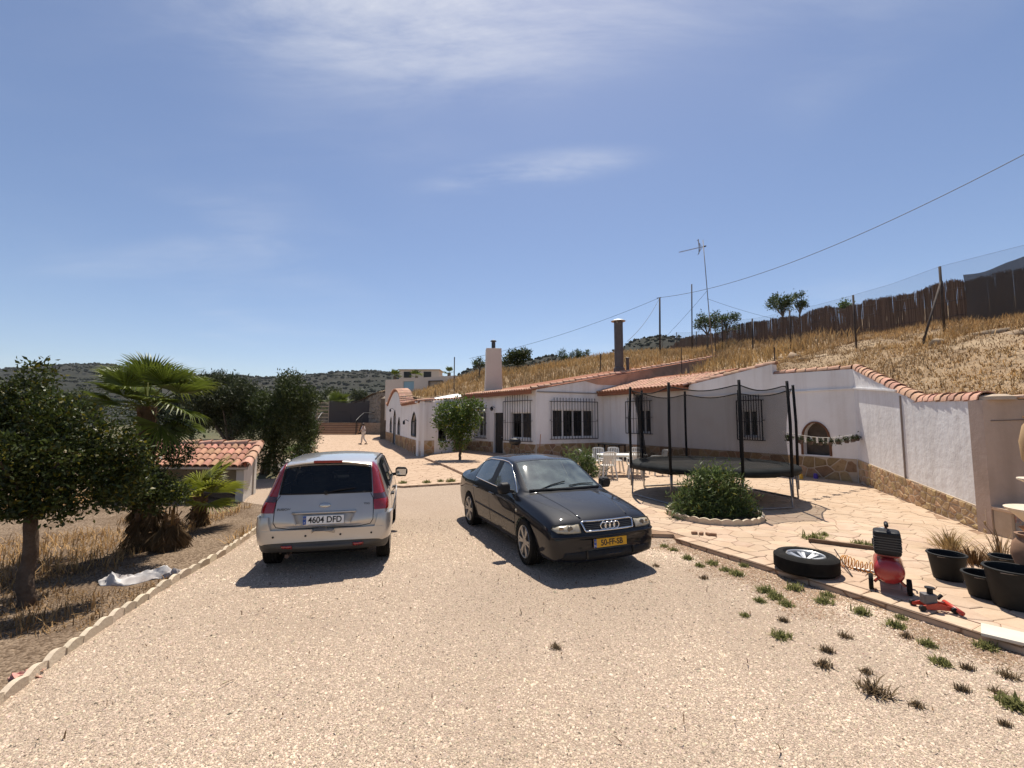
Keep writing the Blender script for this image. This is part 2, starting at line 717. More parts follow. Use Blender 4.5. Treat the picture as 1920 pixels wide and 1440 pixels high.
# stamped concrete patio
PATIO = [(9.5, 0.2), (6.5, 0.35), gp(1920, 1228), gp(1560, 1110), gp(1268, 1018), gp(1263, 1009), gp(1215, 1008), (0.6, 11.5), gp(870, 908), gp(755, 915), gp(560, 897),
         gp(545, 872), gp(562, 846), gp(580, 825), (-29, 62), (-16, 62), (-12.2, 45.2), (-4.6, 25.4), (-2.6, 28.9), (1.3, 23.5), (5.1, 25.4), (11.3, 14.3), (8.6, 7.9), (14, 6.5), (14, 0.2)]


def shader_patio():
    m = bpy.data.materials.new('stamped_concrete')
    m.use_nodes = True
    n, l = m.node_tree.nodes, m.node_tree.links
    b = n['Principled BSDF']
    b.inputs['Roughness'].default_value = 0.85
    b.inputs['Specular IOR Level'].default_value = 0.1
    co = n.new('ShaderNodeTexCoord')
    vor = n.new('ShaderNodeTexVoronoi'); vor.feature = 'DISTANCE_TO_EDGE'; vor.inputs['Scale'].default_value = 2.4
    l.new(co.outputs['Object'], vor.inputs['Vector'])
    mr = n.new('ShaderNodeMapRange'); mr.inputs['From Max'].default_value = 0.045
    l.new(vor.outputs['Distance'], mr.inputs['Value'])
    nz = n.new('ShaderNodeTexNoise'); nz.inputs['Scale'].default_value = 0.8; nz.inputs['Detail'].default_value = 7
    l.new(co.outputs['Object'], nz.inputs['Vector'])
    a = n.new('ShaderNodeMixRGB'); a.inputs['Color1'].default_value = (0.40, 0.28, 0.19, 1); a.inputs['Color2'].default_value = (0.51, 0.38, 0.275, 1)
    l.new(nz.outputs['Fac'], a.inputs['Fac'])
    c = n.new('ShaderNodeMixRGB'); c.inputs['Color1'].default_value = (0.2, 0.12, 0.075, 1)
    l.new(mr.outputs[0], c.inputs['Fac']); l.new(a.outputs[0], c.inputs['Color2'])
    l.new(c.outputs[0], b.inputs['Base Color'])
    bp = n.new('ShaderNodeBump'); bp.inputs['Strength'].default_value = 0.5; bp.inputs['Distance'].default_value = 0.02
    l.new(mr.outputs[0], bp.inputs['Height']); l.new(bp.outputs[0], b.inputs['Normal'])
    MATS['stamped_concrete'] = m
    return m


M_PATIO = shader_patio()
M_JOINT = mat('patio_joint', (0.22, 0.14, 0.09), 0.95, (0.3, 0.2, 0.135), 3)
M_PAVER = mat('paver', (0.43, 0.31, 0.215), 0.85, (0.51, 0.385, 0.28), 1.2, rand=0.09, bump=0.5, bscale=18, col3=(0.4, 0.27, 0.18), scale3=5, amt3=0.5)

pm = MB()
pm.prism(PATIO, -0.02, PATIO_Z)
patio = pm.build('patio', M_PATIO)
tag(patio, kind='structure')

# near part: the stamped stones stand proud of their joints
NEAR = [gp(1920, 1228), gp(1560, 1110), gp(1268, 1018), gp(1263, 1009), gp(1215, 1008), (0.9, 11.8), (2.0, 16.0), (10.2, 16.0), (10.9, 14.3), (8.25, 8.0), (11.5, 7.0), (11.5, 3.0), (6.4, 0.6)]
# bed of the joints, under the stones
JB = MB(); JB.prism(NEAR, PATIO_Z - 0.01, PATIO_Z + 0.004)
jb = JB.build('joint_bed', M_JOINT, patio)
rs = random.Random(5)
# border course along the front edge
border = []
edge_line = [(6.4, 0.6), gp(1920, 1228), gp(1740, 1168), gp(1560, 1110), gp(1400, 1059), gp(1268, 1018)]
polys = []
for a, b in zip(edge_line[:-1], edge_line[1:]):
    L = math.hypot(b[0] - a[0], b[1] - a[1])
    ux, uy = (b[0] - a[0]) / L, (b[1] - a[1]) / L
    nx, ny = uy, -ux          # towards the patio
    if nx < 0: nx, ny = -nx, -ny
    k = max(1, round(L / 0.27))
    for i in range(k):
        s0, s1 = L * i / k, L * (i + 1) / k
        q = [(s0, 0.0), (s1, 0.0), (s1 + rs.uniform(-.02, .02), 0.24), (s0 + rs.uniform(-.02, .02), 0.24)]
        polys.append([(a[0] + ux * s + nx * t, a[1] + uy * s + ny * t) for s, t in q])
nborder = len(polys)
for c in cells(0.4, 11.6, 1.0, 16.0, 0.26, rs, 0.36, 1.35):
    cx = sum(p[0] for p in c) / len(c); cy = sum(p[1] for p in c) / len(c)
    if not inside((cx, cy), NEAR):
        continue
    # trim against the border course (0.25 m back from the front edge)
    ok = True
    for a, b in zip(edge_line[:-1], edge_line[1:]):
        L = math.hypot(b[0] - a[0], b[1] - a[1])
        ux, uy = (b[0] - a[0]) / L, (b[1] - a[1]) / L
        nx, ny = uy, -ux
        if nx < 0: nx, ny = -nx, -ny
        s = (cx - a[0]) * ux + (cy - a[1]) * uy
        if -0.6 < s < L + 0.6:
            c = clip_poly(c, a[0] + nx * 0.25, a[1] + ny * 0.25, -nx, -ny)
            if len(c) < 3:
                ok = False; break
    if ok:
        for k in range(len(NEAR)):       # trim at the outline too
            pass
        polys.append(c)
polys = [inset(p, 0.0035) for p in polys]
polys = [p for p in polys if len(p) >= 3 and parea(p) > 0.004]
polys.sort(key=lambda p: math.hypot(sum(q[0] for q in p) / len(p), sum(q[1] for q in p) / len(p)))


def visible_xy(p):
    return p[1] > 1.5 and abs(p[0]) < 1.17 * p[1]


vis = [p for p in polys if visible_xy(p[0])]
near_ids = set(id(p) for p in vis[:290])
rest = MB()
for p in polys:
    lift = rs.uniform(0.012, 0.02)
    fr = lambda x, y, d: (x, y, PATIO_Z + d)
    sp = slab_piece(p, fr, lift, 0.012)
    if not sp:
        continue
    if id(p) in near_ids:
        mb = MB(); mb.add(*sp)
        mb.build('paving_stone', M_PAVER, patio)
    else:
        rest.add(*sp)
tag(rest.build('paving_stones', M_PAVER, patio), kind='stuff')

# raised terrace in front of the house door
TER = [gp(796, 863), gp(838, 880), gp(905, 912), (0.3, 15.8), (1.35, 23.2), (-2.75, 28.7), (-4.3, 25.3)]
tb = MB(); tb.prism(TER, PATIO_Z - 0.02, PATIO_Z + 0.09)
tag(tb.build('terrace', M_PATIO, bevel=0.015), kind='structure')

# upper terrace beyond the steps
UT = MB()
UT.prism([(-29, 62), (-15.5, 62), (-12.5, 46), (-6, 46), (-6, 120), (-29, 120)], -0.02, 1.62)
tag(UT.build('upper_terrace', M_PATIO), kind='structure')

# ------------------------------------------------------------------ hillside behind the house (smooth surface through surveyed heights)
ctrl = [
    (8.3, 7.0, 2.3), (9.3, 10.0, 2.42), (10.0, 11.8, 2.75), (11.2, 14.5, 3.55), (10.4, 15.6, 3.6), (11.2, 16.8, 3.75),
    (10.5, 8, 2.7), (12, 11, 3.5), (13.3, 13.5, 4.35), (15.2, 15.7, 5.0), (14.6, 19.0, 5.12), (15.4, 24.5, 5.9), (15.5, 28.4, 6.3), (16.8, 40, 7.9),
    (13.2, 19.5, 4.75), (17.5, 17, 5.85), (17.5, 24.5, 6.6), (17.5, 33.4, 7.75), (19, 14, 5.7), (22, 16, 6.2), (13.7, 9, 3.8), (15, 12, 4.7),
    (13.8, 29.2, 6.1), (12.0, 22, 4.6), (12.5, 25.5, 5.2), (25, 30, 9), (24, 45, 10), (12, 42, 8.3), (6, 44, 7.6), (2, 45, 7.0), (-4.8, 45, 6.3),
    (3, 33, 4.6), (-3, 33, 4.0), (8, 32, 5.4), (-8, 38, 3.9), (-8, 47, 4.6), (-12.6, 47, 4.2), (-14.5, 52, 4.4), (-18.6, 65, 6.3), (-23, 65, 4.7), (-28, 68, 3.0),
    (30, 60, 11), (5, 60, 7.5), (-10, 60, 6.3), (-15, 80, 6.0), (20, 90, 11), (40, 20, 10), (40, 5, 8), (20, 5, 5.0), (14, 4, 3.3), (-30, 95, 4.0)]
cx_ = np.array(ctrl)


def tps(d):
    return np.where(d > 1e-9, d * d * np.log(np.maximum(d, 1e-9)), 0)


K = tps(np.hypot(cx_[:, None, 0] - cx_[None, :, 0], cx_[:, None, 1] - cx_[None, :, 1])) + np.eye(len(ctrl)) * 2.0
Pm = np.c_[np.ones(len(ctrl)), cx_[:, :2]]
Am = np.block([[K, Pm], [Pm.T, np.zeros((3, 3))]])
wgt = np.linalg.solve(Am, np.r_[cx_[:, 2], 0, 0, 0])


def vnoise(x, y, seed=0):
    """cheap smooth value noise"""
    x = np.asarray(x, float); y = np.asarray(y, float)
    xi, yi = np.floor(x), np.floor(y)
    fx, fy = x - xi, y - yi
    fx, fy = fx * fx * (3 - 2 * fx), fy * fy * (3 - 2 * fy)
    h = lambda a, b: np.modf(np.sin(a * 127.1 + b * 311.7 + seed * 74.7) * 43758.5453)[0] % 1.0
    return (h(xi, yi) * (1 - fx) + h(xi + 1, yi) * fx) * (1 - fy) + (h(xi, yi + 1) * (1 - fx) + h(xi + 1, yi + 1) * fx) * fy


def hill_z(x, y):
    x = np.atleast_1d(np.asarray(x, float)); y = np.atleast_1d(np.asarray(y, float))
    d = np.hypot(x[:, None] - cx_[None, :, 0], y[:, None] - cx_[None, :, 1])
    z = tps(d) @ wgt[:-3] + wgt[-3] + wgt[-2] * x + wgt[-1] * y
    z += (vnoise(x * 0.9, y * 0.9, 1) - 0.5) * 0.22 + (vnoise(x * 2.6, y * 2.6, 2) - 0.5) * 0.1
    return z


HILLPOLY = [(12.4, 7.5), (8.62, 8.12), (11.15, 14.3), (11.1, 15.0), (7.3, 21.6), (13.4, 29.3), (2.5, 31.5), (-3.5, 31.5), (-7, 36), (-11.6, 46), (-13.5, 47), (-15.0, 62.0), (-18, 62), (-22, 66), (-34, 70), (-34, 110), (70, 110), (70, -6), (14, -6)]


def nearest_on(poly, p):
    best, bd = None, 1e9
    for i in range(len(poly)):
        a, b = poly[i], poly[(i + 1) % len(poly)]
        ex, ey = b[0] - a[0], b[1] - a[1]
        t = max(0, min(1, ((p[0] - a[0]) * ex + (p[1] - a[1]) * ey) / (ex * ex + ey * ey)))
        q = (a[0] + ex * t, a[1] + ey * t)
        d = (q[0] - p[0]) ** 2 + (q[1] - p[1]) ** 2
        if d < bd: best, bd = q, d
    return best


def hill_mesh():
    xs = np.r_[np.arange(-34, 6, 1.0), np.arange(6, 22, 0.28), np.arange(22, 70.1, 2.0)]
    ys = np.r_[np.arange(-6, 6, 1.0), np.arange(6, 34, 0.3), np.arange(34, 110.1, 1.6)]
    vid, V, F = {}, [], []
    ins = {}
    for i, x in enumerate(xs):
        for j, y in enumerate(ys):
            ins[i, j] = inside((x, y), HILLPOLY)

    def v(i, j):
        if (i, j) not in vid:
            p = (xs[i], ys[j])
            if not ins[i, j]:
                p = nearest_on(HILLPOLY, p)
            vid[i, j] = len(V); V.append(p)
        return vid[i, j]
    for i in range(len(xs) - 1):
        for j in range(len(ys) - 1):
            q = ((i, j), (i + 1, j), (i + 1, j + 1), (i, j + 1))
            if any(ins[k] for k in q):
                F.append([v(*k) for k in q])
    V = np.array(V)
    z = hill_z(V[:, 0], V[:, 1])
    return np.c_[V, z], np.array(F)


M_HILL = mat('hill_earth', (0.27, 0.185, 0.11), 0.95, (0.37, 0.275, 0.175), 0.7, bump=1.0, bscale=7, col3=(0.16, 0.11, 0.07), scale3=2.2, amt3=0.75)
hv, hf = hill_mesh()
hillside = part('hillside', np_mesh('hillside', hv, hf, M_HILL, smooth=True))
tag(hillside, kind='structure')

# ------------------------------------------------------------------ far hills
M_FARHILL = mat('far_hill', (0.017, 0.02, 0.013), 0.95, (0.032, 0.029, 0.021), 0.004, col3=(0.012, 0.015, 0.009), scale3=0.05, amt3=0.9, bump=0.6, bscale=0.08)
FAR_TREES = []


def ridge(name, sil, D, near, seed, m=M_FARHILL, ntree=700, ts=4.0):
    """terrain rising from the plain to a crest; sil = crest as seen along the photograph's columns"""
    xs = np.array([p[0] for p in sil], float); ys = np.array([p[1] for p in sil], float)
    cols = np.arange(xs[0], xs[-1] + 1, 9.0)
    yy = np.interp(cols, xs, ys)
    n = 26
    V = []
    dx = (cols - 960) / FPX
    elev = (787 - yy) / FPX
    for k in range(n):
        t = k / (n - 1)
        d = lerp(near, D, t)
        prof = t * t * (3 - 2 * t)
        X, Y = dx * d, np.full(len(cols), d)
        ztop = CAMH + elev * D
        z = -0.5 + (ztop + 0.5) * prof ** 1.15
        z = z + (vnoise(X / D * 26, Y / D * 26, seed) - 0.5) * D * 0.012 * (1 - t) * t * 4 + (vnoise(X / D * 90, Y / D * 90, seed + 5) - 0.5) * D * 0.004 * prof
        V.append(np.c_[X, Y, z])
    # a back slope so that it is a hill, not a screen
    X, Y = dx * D * 1.35, np.full(len(cols), D * 1.35)
    V.append(np.c_[X, Y, np.full(len(cols), -2.0)])
    V = np.concatenate(V); c = len(cols)
    F = []
    for k in range(n):
        i = np.arange(c - 1)
        F.append(np.c_[k * c + i, k * c + i + 1, (k + 1) * c + i + 1, (k + 1) * c + i])
    o = part(name, np_mesh(name, V, np.concatenate(F), m, smooth=True))
    tag(o, kind='structure')
    # trees scattered over it
    g = np.random.default_rng(seed + 50)
    for _ in range(ntree):
        t = 0.25 + 0.75 * g.random() ** 0.6
        k = min(n - 1, int(t * (n - 1) + 0.5)); j = g.integers(0, c)
        p = V[k * c + j] + np.r_[g.normal(0, D * 0.004, 2), 0]
        FAR_TREES.append((p, ts * g.uniform(0.6, 1.4)))


ridge('far_hills', [(-900, 720), (-500, 700), (-200, 706), (0, 700), (60, 693), (130, 690), (200, 691), (270, 697), (330, 705), (420, 712), (520, 714), (580, 709), (640, 704), (700, 702), (760, 706), (830, 714), (900, 722)], 950, 140, 3, ntree=9000, ts=2.0)
ridge('near_hills', [(800, 760), (850, 712), (895, 690), (940, 684), (985, 682), (1033, 671), (1065, 676), (1110, 684), (1150, 668), (1195, 643), (1235, 636), (1280, 640), (1350, 640), (1500, 640), (1800, 650), (2300, 640), (3000, 660)], 420, 120, 9, ntree=6000, ts=1.1)
M_FARWOOD = mat('far_wood', (0.026, 0.031, 0.019), 0.95, (0.042, 0.043, 0.028), 0.03)
ico_b = bmesh.new(); bmesh.ops.create_icosphere(ico_b, subdivisions=1, radius=1.0)
ICO_V = np.array([v.co[:] for v in ico_b.verts]); ICO_F = np.array([[v.index for v in f.verts] for f in ico_b.faces]); ico_b.free()
vs, fs = [], []
for k, (p, s) in enumerate(FAR_TREES):
    j = ICO_V * (1 + rng.normal(0, 0.16, (len(ICO_V), 1))) * np.array([s * rng.uniform(0.7, 1.4), s * 0.9, s * rng.uniform(0.6, 1.1)]) + p + np.array([0, 0, s * 0.25])
    vs.append(j); fs.append(ICO_F + k * len(ICO_V))
o = part('distant_woodland', np_mesh('distant_woodland', np.concatenate(vs), np.concatenate(fs), M_FARWOOD))
tag(o, 'dark scrub and pines dotted over the distant hills', 'woodland', kind='stuff')
# ================================================================== HOUSE, ANNEX AND WALLS
M_STUCCO = mat('white_stucco', (0.80, 0.785, 0.775), 0.9, (0.74, 0.72, 0.705), 0.5, bump=0.35, bscale=14, col3=(0.66, 0.61, 0.57), scale3=1.3, amt3=0.35, streak=((0.45, 0.39, 0.34), .4))
M_STUCCO_OLD_SHADE = mat('aged_shaded_stucco', (0.50, 0.39, 0.32), 0.9, (0.42, 0.32, 0.255), 0.9, bump=0.5, bscale=10, col3=(0.38, 0.3, 0.24), scale3=1.8, amt3=0.5, streak=((0.3, 0.23, 0.18), .5))  # aged brown; the end wall's shade is also put into the colour
M_CREAM = mat('cream_render', (0.66, 0.58, 0.50), 0.9, (0.6, 0.52, 0.44), 0.6, bump=0.3, bscale=8)
M_SALMON = mat('salmon_render', (0.55, 0.33, 0.235), 0.9, (0.42, 0.26, 0.19), 1.2, bump=0.3, bscale=9, col3=(0.3, 0.19, 0.14), scale3=2.5, amt3=0.6)
M_STONE = mat('facing_stone', (0.30, 0.185, 0.10), 0.9, (0.38, 0.25, 0.14), 3, rand=0.32, bump=0.9, bscale=16, col3=(0.17, 0.095, 0.05), scale3=8, amt3=0.6)
M_MORTAR = mat('mortar', (0.5, 0.4, 0.3), 0.95, (0.42, 0.33, 0.24), 4, bump=0.4, bscale=30)
M_TILE = mat('roof_tile', (0.44, 0.225, 0.145), 0.85, (0.54, 0.345, 0.25), 5, rand=0.2, bump=0.3, bscale=30, col3=(0.4, 0.27, 0.2), scale3=12, amt3=0.5)
M_TILEBED = mat('tile_bed', (0.30, 0.13, 0.075), 0.9, (0.24, 0.105, 0.065), 4)
M_IRON = mat('black_iron', (0.012, 0.012, 0.013), 0.5)
M_PVC = mat('white_frame', (0.72, 0.71, 0.69), 0.5)
M_PANE = glass_mat('window_glass', (0.30, 0.31, 0.32), 1.5)
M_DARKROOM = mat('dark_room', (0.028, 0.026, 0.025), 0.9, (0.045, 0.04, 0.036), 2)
M_CURTAIN = mat('curtain', (0.22, 0.19, 0.16), 0.9, (0.12, 0.1, 0.09), 3)
M_DOOR = mat('dark_door', (0.02, 0.017, 0.015), 0.45)


def seg_frame(A, B):
    """frame along plan line A-B: s along, z up, d outwards to the camera's side"""
    L = math.hypot(B[0] - A[0], B[1] - A[1])
    ux, uy = (B[0] - A[0]) / L, (B[1] - A[1]) / L
    nx, ny = uy, -ux
    mx, my = (A[0] + B[0]) / 2, (A[1] + B[1]) / 2
    if nx * -mx + ny * -my < 0:
        nx, ny = -nx, -ny
    return L, (lambda s, z, d=0.0: (A[0] + ux * s + nx * d, A[1] + uy * s + ny * d, z))


def wall(name, A, B, top, m, parent, holes=(), thick=0.28, z0=0.0):
    """wall with openings. top: list of (s, z); holes: (s0, s1, z0, fn or z1)"""
    L, fr = seg_frame(A, B)
    ts = [p[0] for p in top]; tz = [p[1] for p in top]
    topf = lambda s: float(np.interp(s, ts, tz))
    br = {0.0, L}
    for s in ts:
        if 0 < s < L: br.add(s)
    hs = []
    for h in holes:
        f = h[3] if callable(h[3]) else (lambda s, z=h[3]: z)
        hs.append((h[0], h[1], h[2], f))
        br |= {h[0], h[1]}
        if callable(h[3]):
            for k in range(1, 14): br.add(lerp(h[0], h[1], k / 14))
    br = sorted(br)
    mb = MB()

    def quad(a, b, c, d):
        mb.add([a, b, c, d], [(0, 1, 2, 3)])
    for a, b in zip(br[:-1], br[1:]):
        if b - a < 1e-5: continue
        mid = (a + b) / 2
        h = next((h for h in hs if h[0] < mid < h[1]), None)
        spans = [((z0, z0), (topf(a), topf(b)))]
        if h:
            spans = [((z0, z0), (h[2], h[2])), ((h[3](a), h[3](b)), (topf(a), topf(b)))]
        for (l0, l1), (u0, u1) in spans:
            if max(u0 - l0, u1 - l1) < 1e-4: continue
            quad(fr(a, l0), fr(b, l1), fr(b, u1), fr(a, u0))
            quad(fr(b, l1, -thick), fr(a, l0, -thick), fr(a, u0, -thick), fr(b, u1, -thick))
        quad(fr(a, topf(a)), fr(b, topf(b)), fr(b, topf(b), -thick), fr(a, topf(a), -thick))
        if h:
            quad(fr(a, h[2]), fr(a, h[2], -thick), fr(b, h[2], -thick), fr(b, h[2]))
            quad(fr(a, h[3](a)), fr(b, h[3](b)), fr(b, h[3](b), -thick), fr(a, h[3](a), -thick))
            for s in (a, b):
                if abs(s - h[0]) < 1e-6 or abs(s - h[1]) < 1e-6:
                    if h[3](s) - h[2] > 1e-4:
                        quad(fr(s, h[2]), fr(s, h[3](s)), fr(s, h[3](s), -thick), fr(s, h[2], -thick))
    for s in (0, L):
        quad(fr(s, z0), fr(s, topf(s)), fr(s, topf(s), -thick), fr(s, z0, -thick))
    o = mb.build(name, m, parent)
    bm_ = bmesh.new(); bm_.from_mesh(o.data)
    bmesh.ops.remove_doubles(bm_, verts=bm_.verts, dist=1e-4)
    bmesh.ops.recalc_face_normals(bm_, faces=bm_.faces)
    bm_.to_mesh(o.data); bm_.free()
    return o, fr, L


def stones(parent, A, B, s0, s1, zf0, zf1, size, seed, gaps=(), cap=300, asp=1.2, depth=(0.018, 0.032), m=None):
    """rubble stone facing: a mortar bed and separate stones. zf: functions of s or numbers"""
    rd = random.Random(seed)
    L, fr = seg_frame(A, B)
    f0 = zf0 if callable(zf0) else (lambda s: zf0)
    f1 = zf1 if callable(zf1) else (lambda s: zf1)
    bed = MB()
    n = max(2, int((s1 - s0) / 0.5))
    runs = [(s0, s1)]
    for g0, g1 in gaps:
        runs = [r for a, b in runs for r in ((a, min(b, g0)), (max(a, g1), b)) if r[1] - r[0] > 0.02]
    for a, b in runs:
        bed.add([fr(a, f0(a), -0.01), fr(b, f0(b), -0.01), fr(b, f1(b), -0.01), fr(a, f1(a), -0.01),
                 fr(a, f0(a), 0.022), fr(b, f0(b), 0.022), fr(b, f1(b), 0.022), fr(a, f1(a), 0.022)],
                [(4, 5, 6, 7), (0, 3, 7, 4), (1, 5, 6, 2), (3, 2, 6, 7)])
    bed.build('mortar', M_MORTAR, parent)
    allc = []
    for a, b in runs:
        for c in cells(a, b, 0, 1, size / max(0.2, (f1(a) - f0(a))), rd, 0.36, asp * (f1(a) - f0(a))):
            c = [(s, lerp(f0(s), f1(s), t)) for s, t in c]
            c = inset(c, 0.016)
            if len(c) >= 3 and parea(c) > 0.003:
                allc.append(c)
    allc.sort(key=lambda c: -parea(c))
    rest = MB()
    for i, c in enumerate(allc):
        h = rd.uniform(*depth)
        sp = slab_piece(c, lambda x, y, d: fr(x, y, 0.008 + d), h, rd.uniform(0.012, 0.03))
        if not sp: continue
        if i < cap:
            mb = MB(); mb.add(*sp); mb.build('stone', m or M_STONE, parent)
        else:
            rest.add(*sp)
    if rest.f:
        tag(rest.build('stones', m or M_STONE, parent), kind='stuff')


def tile_mesh(name, L=0.42, r0=0.095, r1=0.075, t=0.014, n=7):
    """one barrel tile lying along +x, its wide end at x = 0, hollow side down"""
    mb = MB()
    vs, fs = [], []
    for x, r in ((0, r0), (L, r1)):
        for rr in (r, r - t):
            for j in range(n):
                a = math.pi * j / (n - 1)
                vs.append((x, -rr * math.cos(a), rr * math.sin(a)))
    for j in range(n - 1):
        fs += [(j, j + 1, 2 * n + j + 1, 2 * n + j), (n + j + 1, n + j, 3 * n + j, 3 * n + j + 1), (j + 1, j, n + j, n + j + 1), (2 * n + j, 2 * n + j + 1, 3 * n + j + 1, 3 * n + j)]
    fs += [(0, n, 3 * n, 2 * n)[::-1], (n - 1, 2 * n - 1, 4 * n - 1, 3 * n - 1)]
    mb.add(vs, fs)
    me = mb.mesh(name, True)
    me.set_sharp_from_angle(angle=R(50))
    me.materials.append(M_TILE)
    return me


TILE = tile_mesh('roof_tile')
TILE_BIG = tile_mesh('coping_tile', 0.44, 0.14, 0.115, 0.016)


def put_tile(parent, p, d, me=TILE, up=Vector((0, 0, 1)), jitter=0.02, s=1.0):
    """tile with its wide (lower) end at p, running along d"""
    d = Vector(d).normalized()
    y = up.cross(d).normalized()
    z = d.cross(y)
    Mx = Matrix((d, y, z)).transposed()
    q = Mx.to_euler()
    o = bpy.data.objects.new('roof_tile', me)
    o.location = Vector(p) + Vector((random.uniform(-1, 1), random.uniform(-1, 1), random.uniform(-.3, .5))) * jitter * 0.4
    o.rotation_euler = (q.x + random.uniform(-jitter, jitter), q.y + random.uniform(-jitter, jitter), q.z + random.uniform(-jitter, jitter))
    o.scale = (s, s, s)
    return link(o, parent)


def coping(parent, pts, me=TILE_BIG, step=0.36, s=1.0, lower_first=True):
    """a line of overlapping barrel tiles along a polyline (from its low end up)"""
    for a, b in zip(pts[:-1], pts[1:]):
        a, b = Vector(a), Vector(b)
        L = (b - a).length
        n = max(1, round(L / step))
        for i in range(n):
            p = a + (b - a) * (i / n)
            put_tile(parent, p + Vector((0, 0, 0.012 * (1 if i % 2 else 0))), (b - a).normalized() + Vector((0, 0, -0.05)), me, s=s)


def grille(parent, fr, s0, s1, z0, z1, out=0.14, n=14, spikes=True, arch=0.0):
    """wrought-iron window guard standing proud of the wall"""
    mb = MB()
    b = 0.036
    for z in (z0, z1):
        mb.bar(fr(s0, z, out), fr(s1, z, out), b, b)
        for s in (s0, s1):
            mb.bar(fr(s, z, 0.0), fr(s, z, out), b * 0.8)
    for s in (s0, s1):
        mb.bar(fr(s, z0, out), fr(s, z1, out), b)
        mb.bar(fr(s, lerp(z0, z1, .5), 0), fr(s, lerp(z0, z1, .5), out), b * 0.8)
    mb.bar(fr(s0, lerp(z0, z1, .46), out), fr(s1, lerp(z0, z1, .46), out), 0.018)
    for i in range(1, n):
        s = lerp(s0, s1, i / n)
        e = z1 + (0.13 + arch * math.sin(math.pi * i / n) if spikes else 0)
        mb.tube([fr(s, z0, out), fr(s, e, out)], 0.0155, 6)
        if spikes:
            mb.tube([fr(s, e - 0.02, out), fr(s, e + 0.015, out), fr(s, e + 0.09, out)], [0.008, 0.024, 0.002], 6)
    return mb.build('window_grille', M_IRON, parent)


def window(parent, fr, s0, s1, z0, z1, panes=2, rec=0.12, curtain=True, shutter=None):
    """recessed window: frame, panes and the dark room behind"""
    w = MB(); fwd = 0.055
    w.bar(fr(s0, z0 + fwd / 2, -rec), fr(s1, z0 + fwd / 2, -rec), fwd, fwd)
    w.bar(fr(s0, z1 - fwd / 2, -rec), fr(s1, z1 - fwd / 2, -rec), fwd, fwd)
    for k in range(panes + 1):
        s = lerp(s0 + fwd / 2, s1 - fwd / 2, k / panes)
        wd = fwd if k in (0, panes) else fwd * 1.5
        a, b = Vector(fr(s - wd / 2, 0, -rec)), Vector(fr(s + wd / 2, 0, -rec))
        w.add([fr(s - wd / 2, z0, -rec + .03), fr(s + wd / 2, z0, -rec + .03), fr(s + wd / 2, z1, -rec + .03), fr(s - wd / 2, z1, -rec + .03),
               fr(s - wd / 2, z0, -rec - .03), fr(s + wd / 2, z0, -rec - .03), fr(s + wd / 2, z1, -rec - .03), fr(s - wd / 2, z1, -rec - .03)],
              [(0, 1, 2, 3), (4, 0, 3, 7), (1, 5, 6, 2)])
    win = w.build('window', M_PVC, parent)
    for k in range(panes):
        a, b = lerp(s0 + fwd, s1 - fwd, k / panes) + .01, lerp(s0 + fwd, s1 - fwd, (k + 1) / panes) - .01
        g = MB()
        q4 = [Vector(fr(a, z0 + fwd * .8, -rec - .005)), Vector(fr(b, z0 + fwd * .8, -rec - .005)), Vector(fr(b, z1 - fwd * .8, -rec - .005)), Vector(fr(a, z1 - fwd * .8, -rec - .005))]
        outw = Vector(fr(0, 0, 1)) - Vector(fr(0, 0, 0))
        g.add(q4, [(0, 1, 2, 3) if (q4[1] - q4[0]).cross(q4[2] - q4[0]).dot(outw) > 0 else (3, 2, 1, 0)])
        g.build('pane', M_PANE, win)
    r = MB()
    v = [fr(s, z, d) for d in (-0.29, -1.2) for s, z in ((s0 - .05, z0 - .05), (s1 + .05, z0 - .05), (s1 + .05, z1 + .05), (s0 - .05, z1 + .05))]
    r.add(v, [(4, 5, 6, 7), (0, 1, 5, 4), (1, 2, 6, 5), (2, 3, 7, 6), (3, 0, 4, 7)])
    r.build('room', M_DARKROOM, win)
    if curtain:
        for a, b in ((s0, lerp(s0, s1, .2)), (lerp(s0, s1, .82), s1)):
            cu = MB()
            n = 8
            pts = [fr(lerp(a, b, i / n), z0, -0.26 - 0.025 * (i % 2)) for i in range(n + 1)]
            ptt = [(p[0], p[1], z1) for p in pts]
            cu.add(pts + ptt, [(i, i + 1, n + 2 + i, n + 1 + i) for i in range(n)])
            cu.build('curtain', M_CURTAIN, win)
    sl = MB()
    c0 = [fr(s0 - .05, z0 - .05, .035), fr(s1 + .05, z0 - .05, .035), fr(s1 + .05, z0 - .001, .03), fr(s0 - .05, z0 - .001, .03),
          fr(s0 - .05, z0 - .05, -.1), fr(s1 + .05, z0 - .05, -.1), fr(s1 + .05, z0 + .004, -.1), fr(s0 - .05, z0 + .004, -.1)]
    sl.add(c0, [(0, 1, 2, 3), (3, 2, 6, 7), (0, 4, 5, 1), (0, 3, 7, 4), (1, 5, 6, 2)])
    sl.build('window_sill', M_STUCCO, win)
    return win


# ------------------------------------------------------------------ main house
house = thing('white_house', 'long white house with stone base, tiled roofs and barred windows behind the dark sedan', 'house')
GZ = PATIO_Z
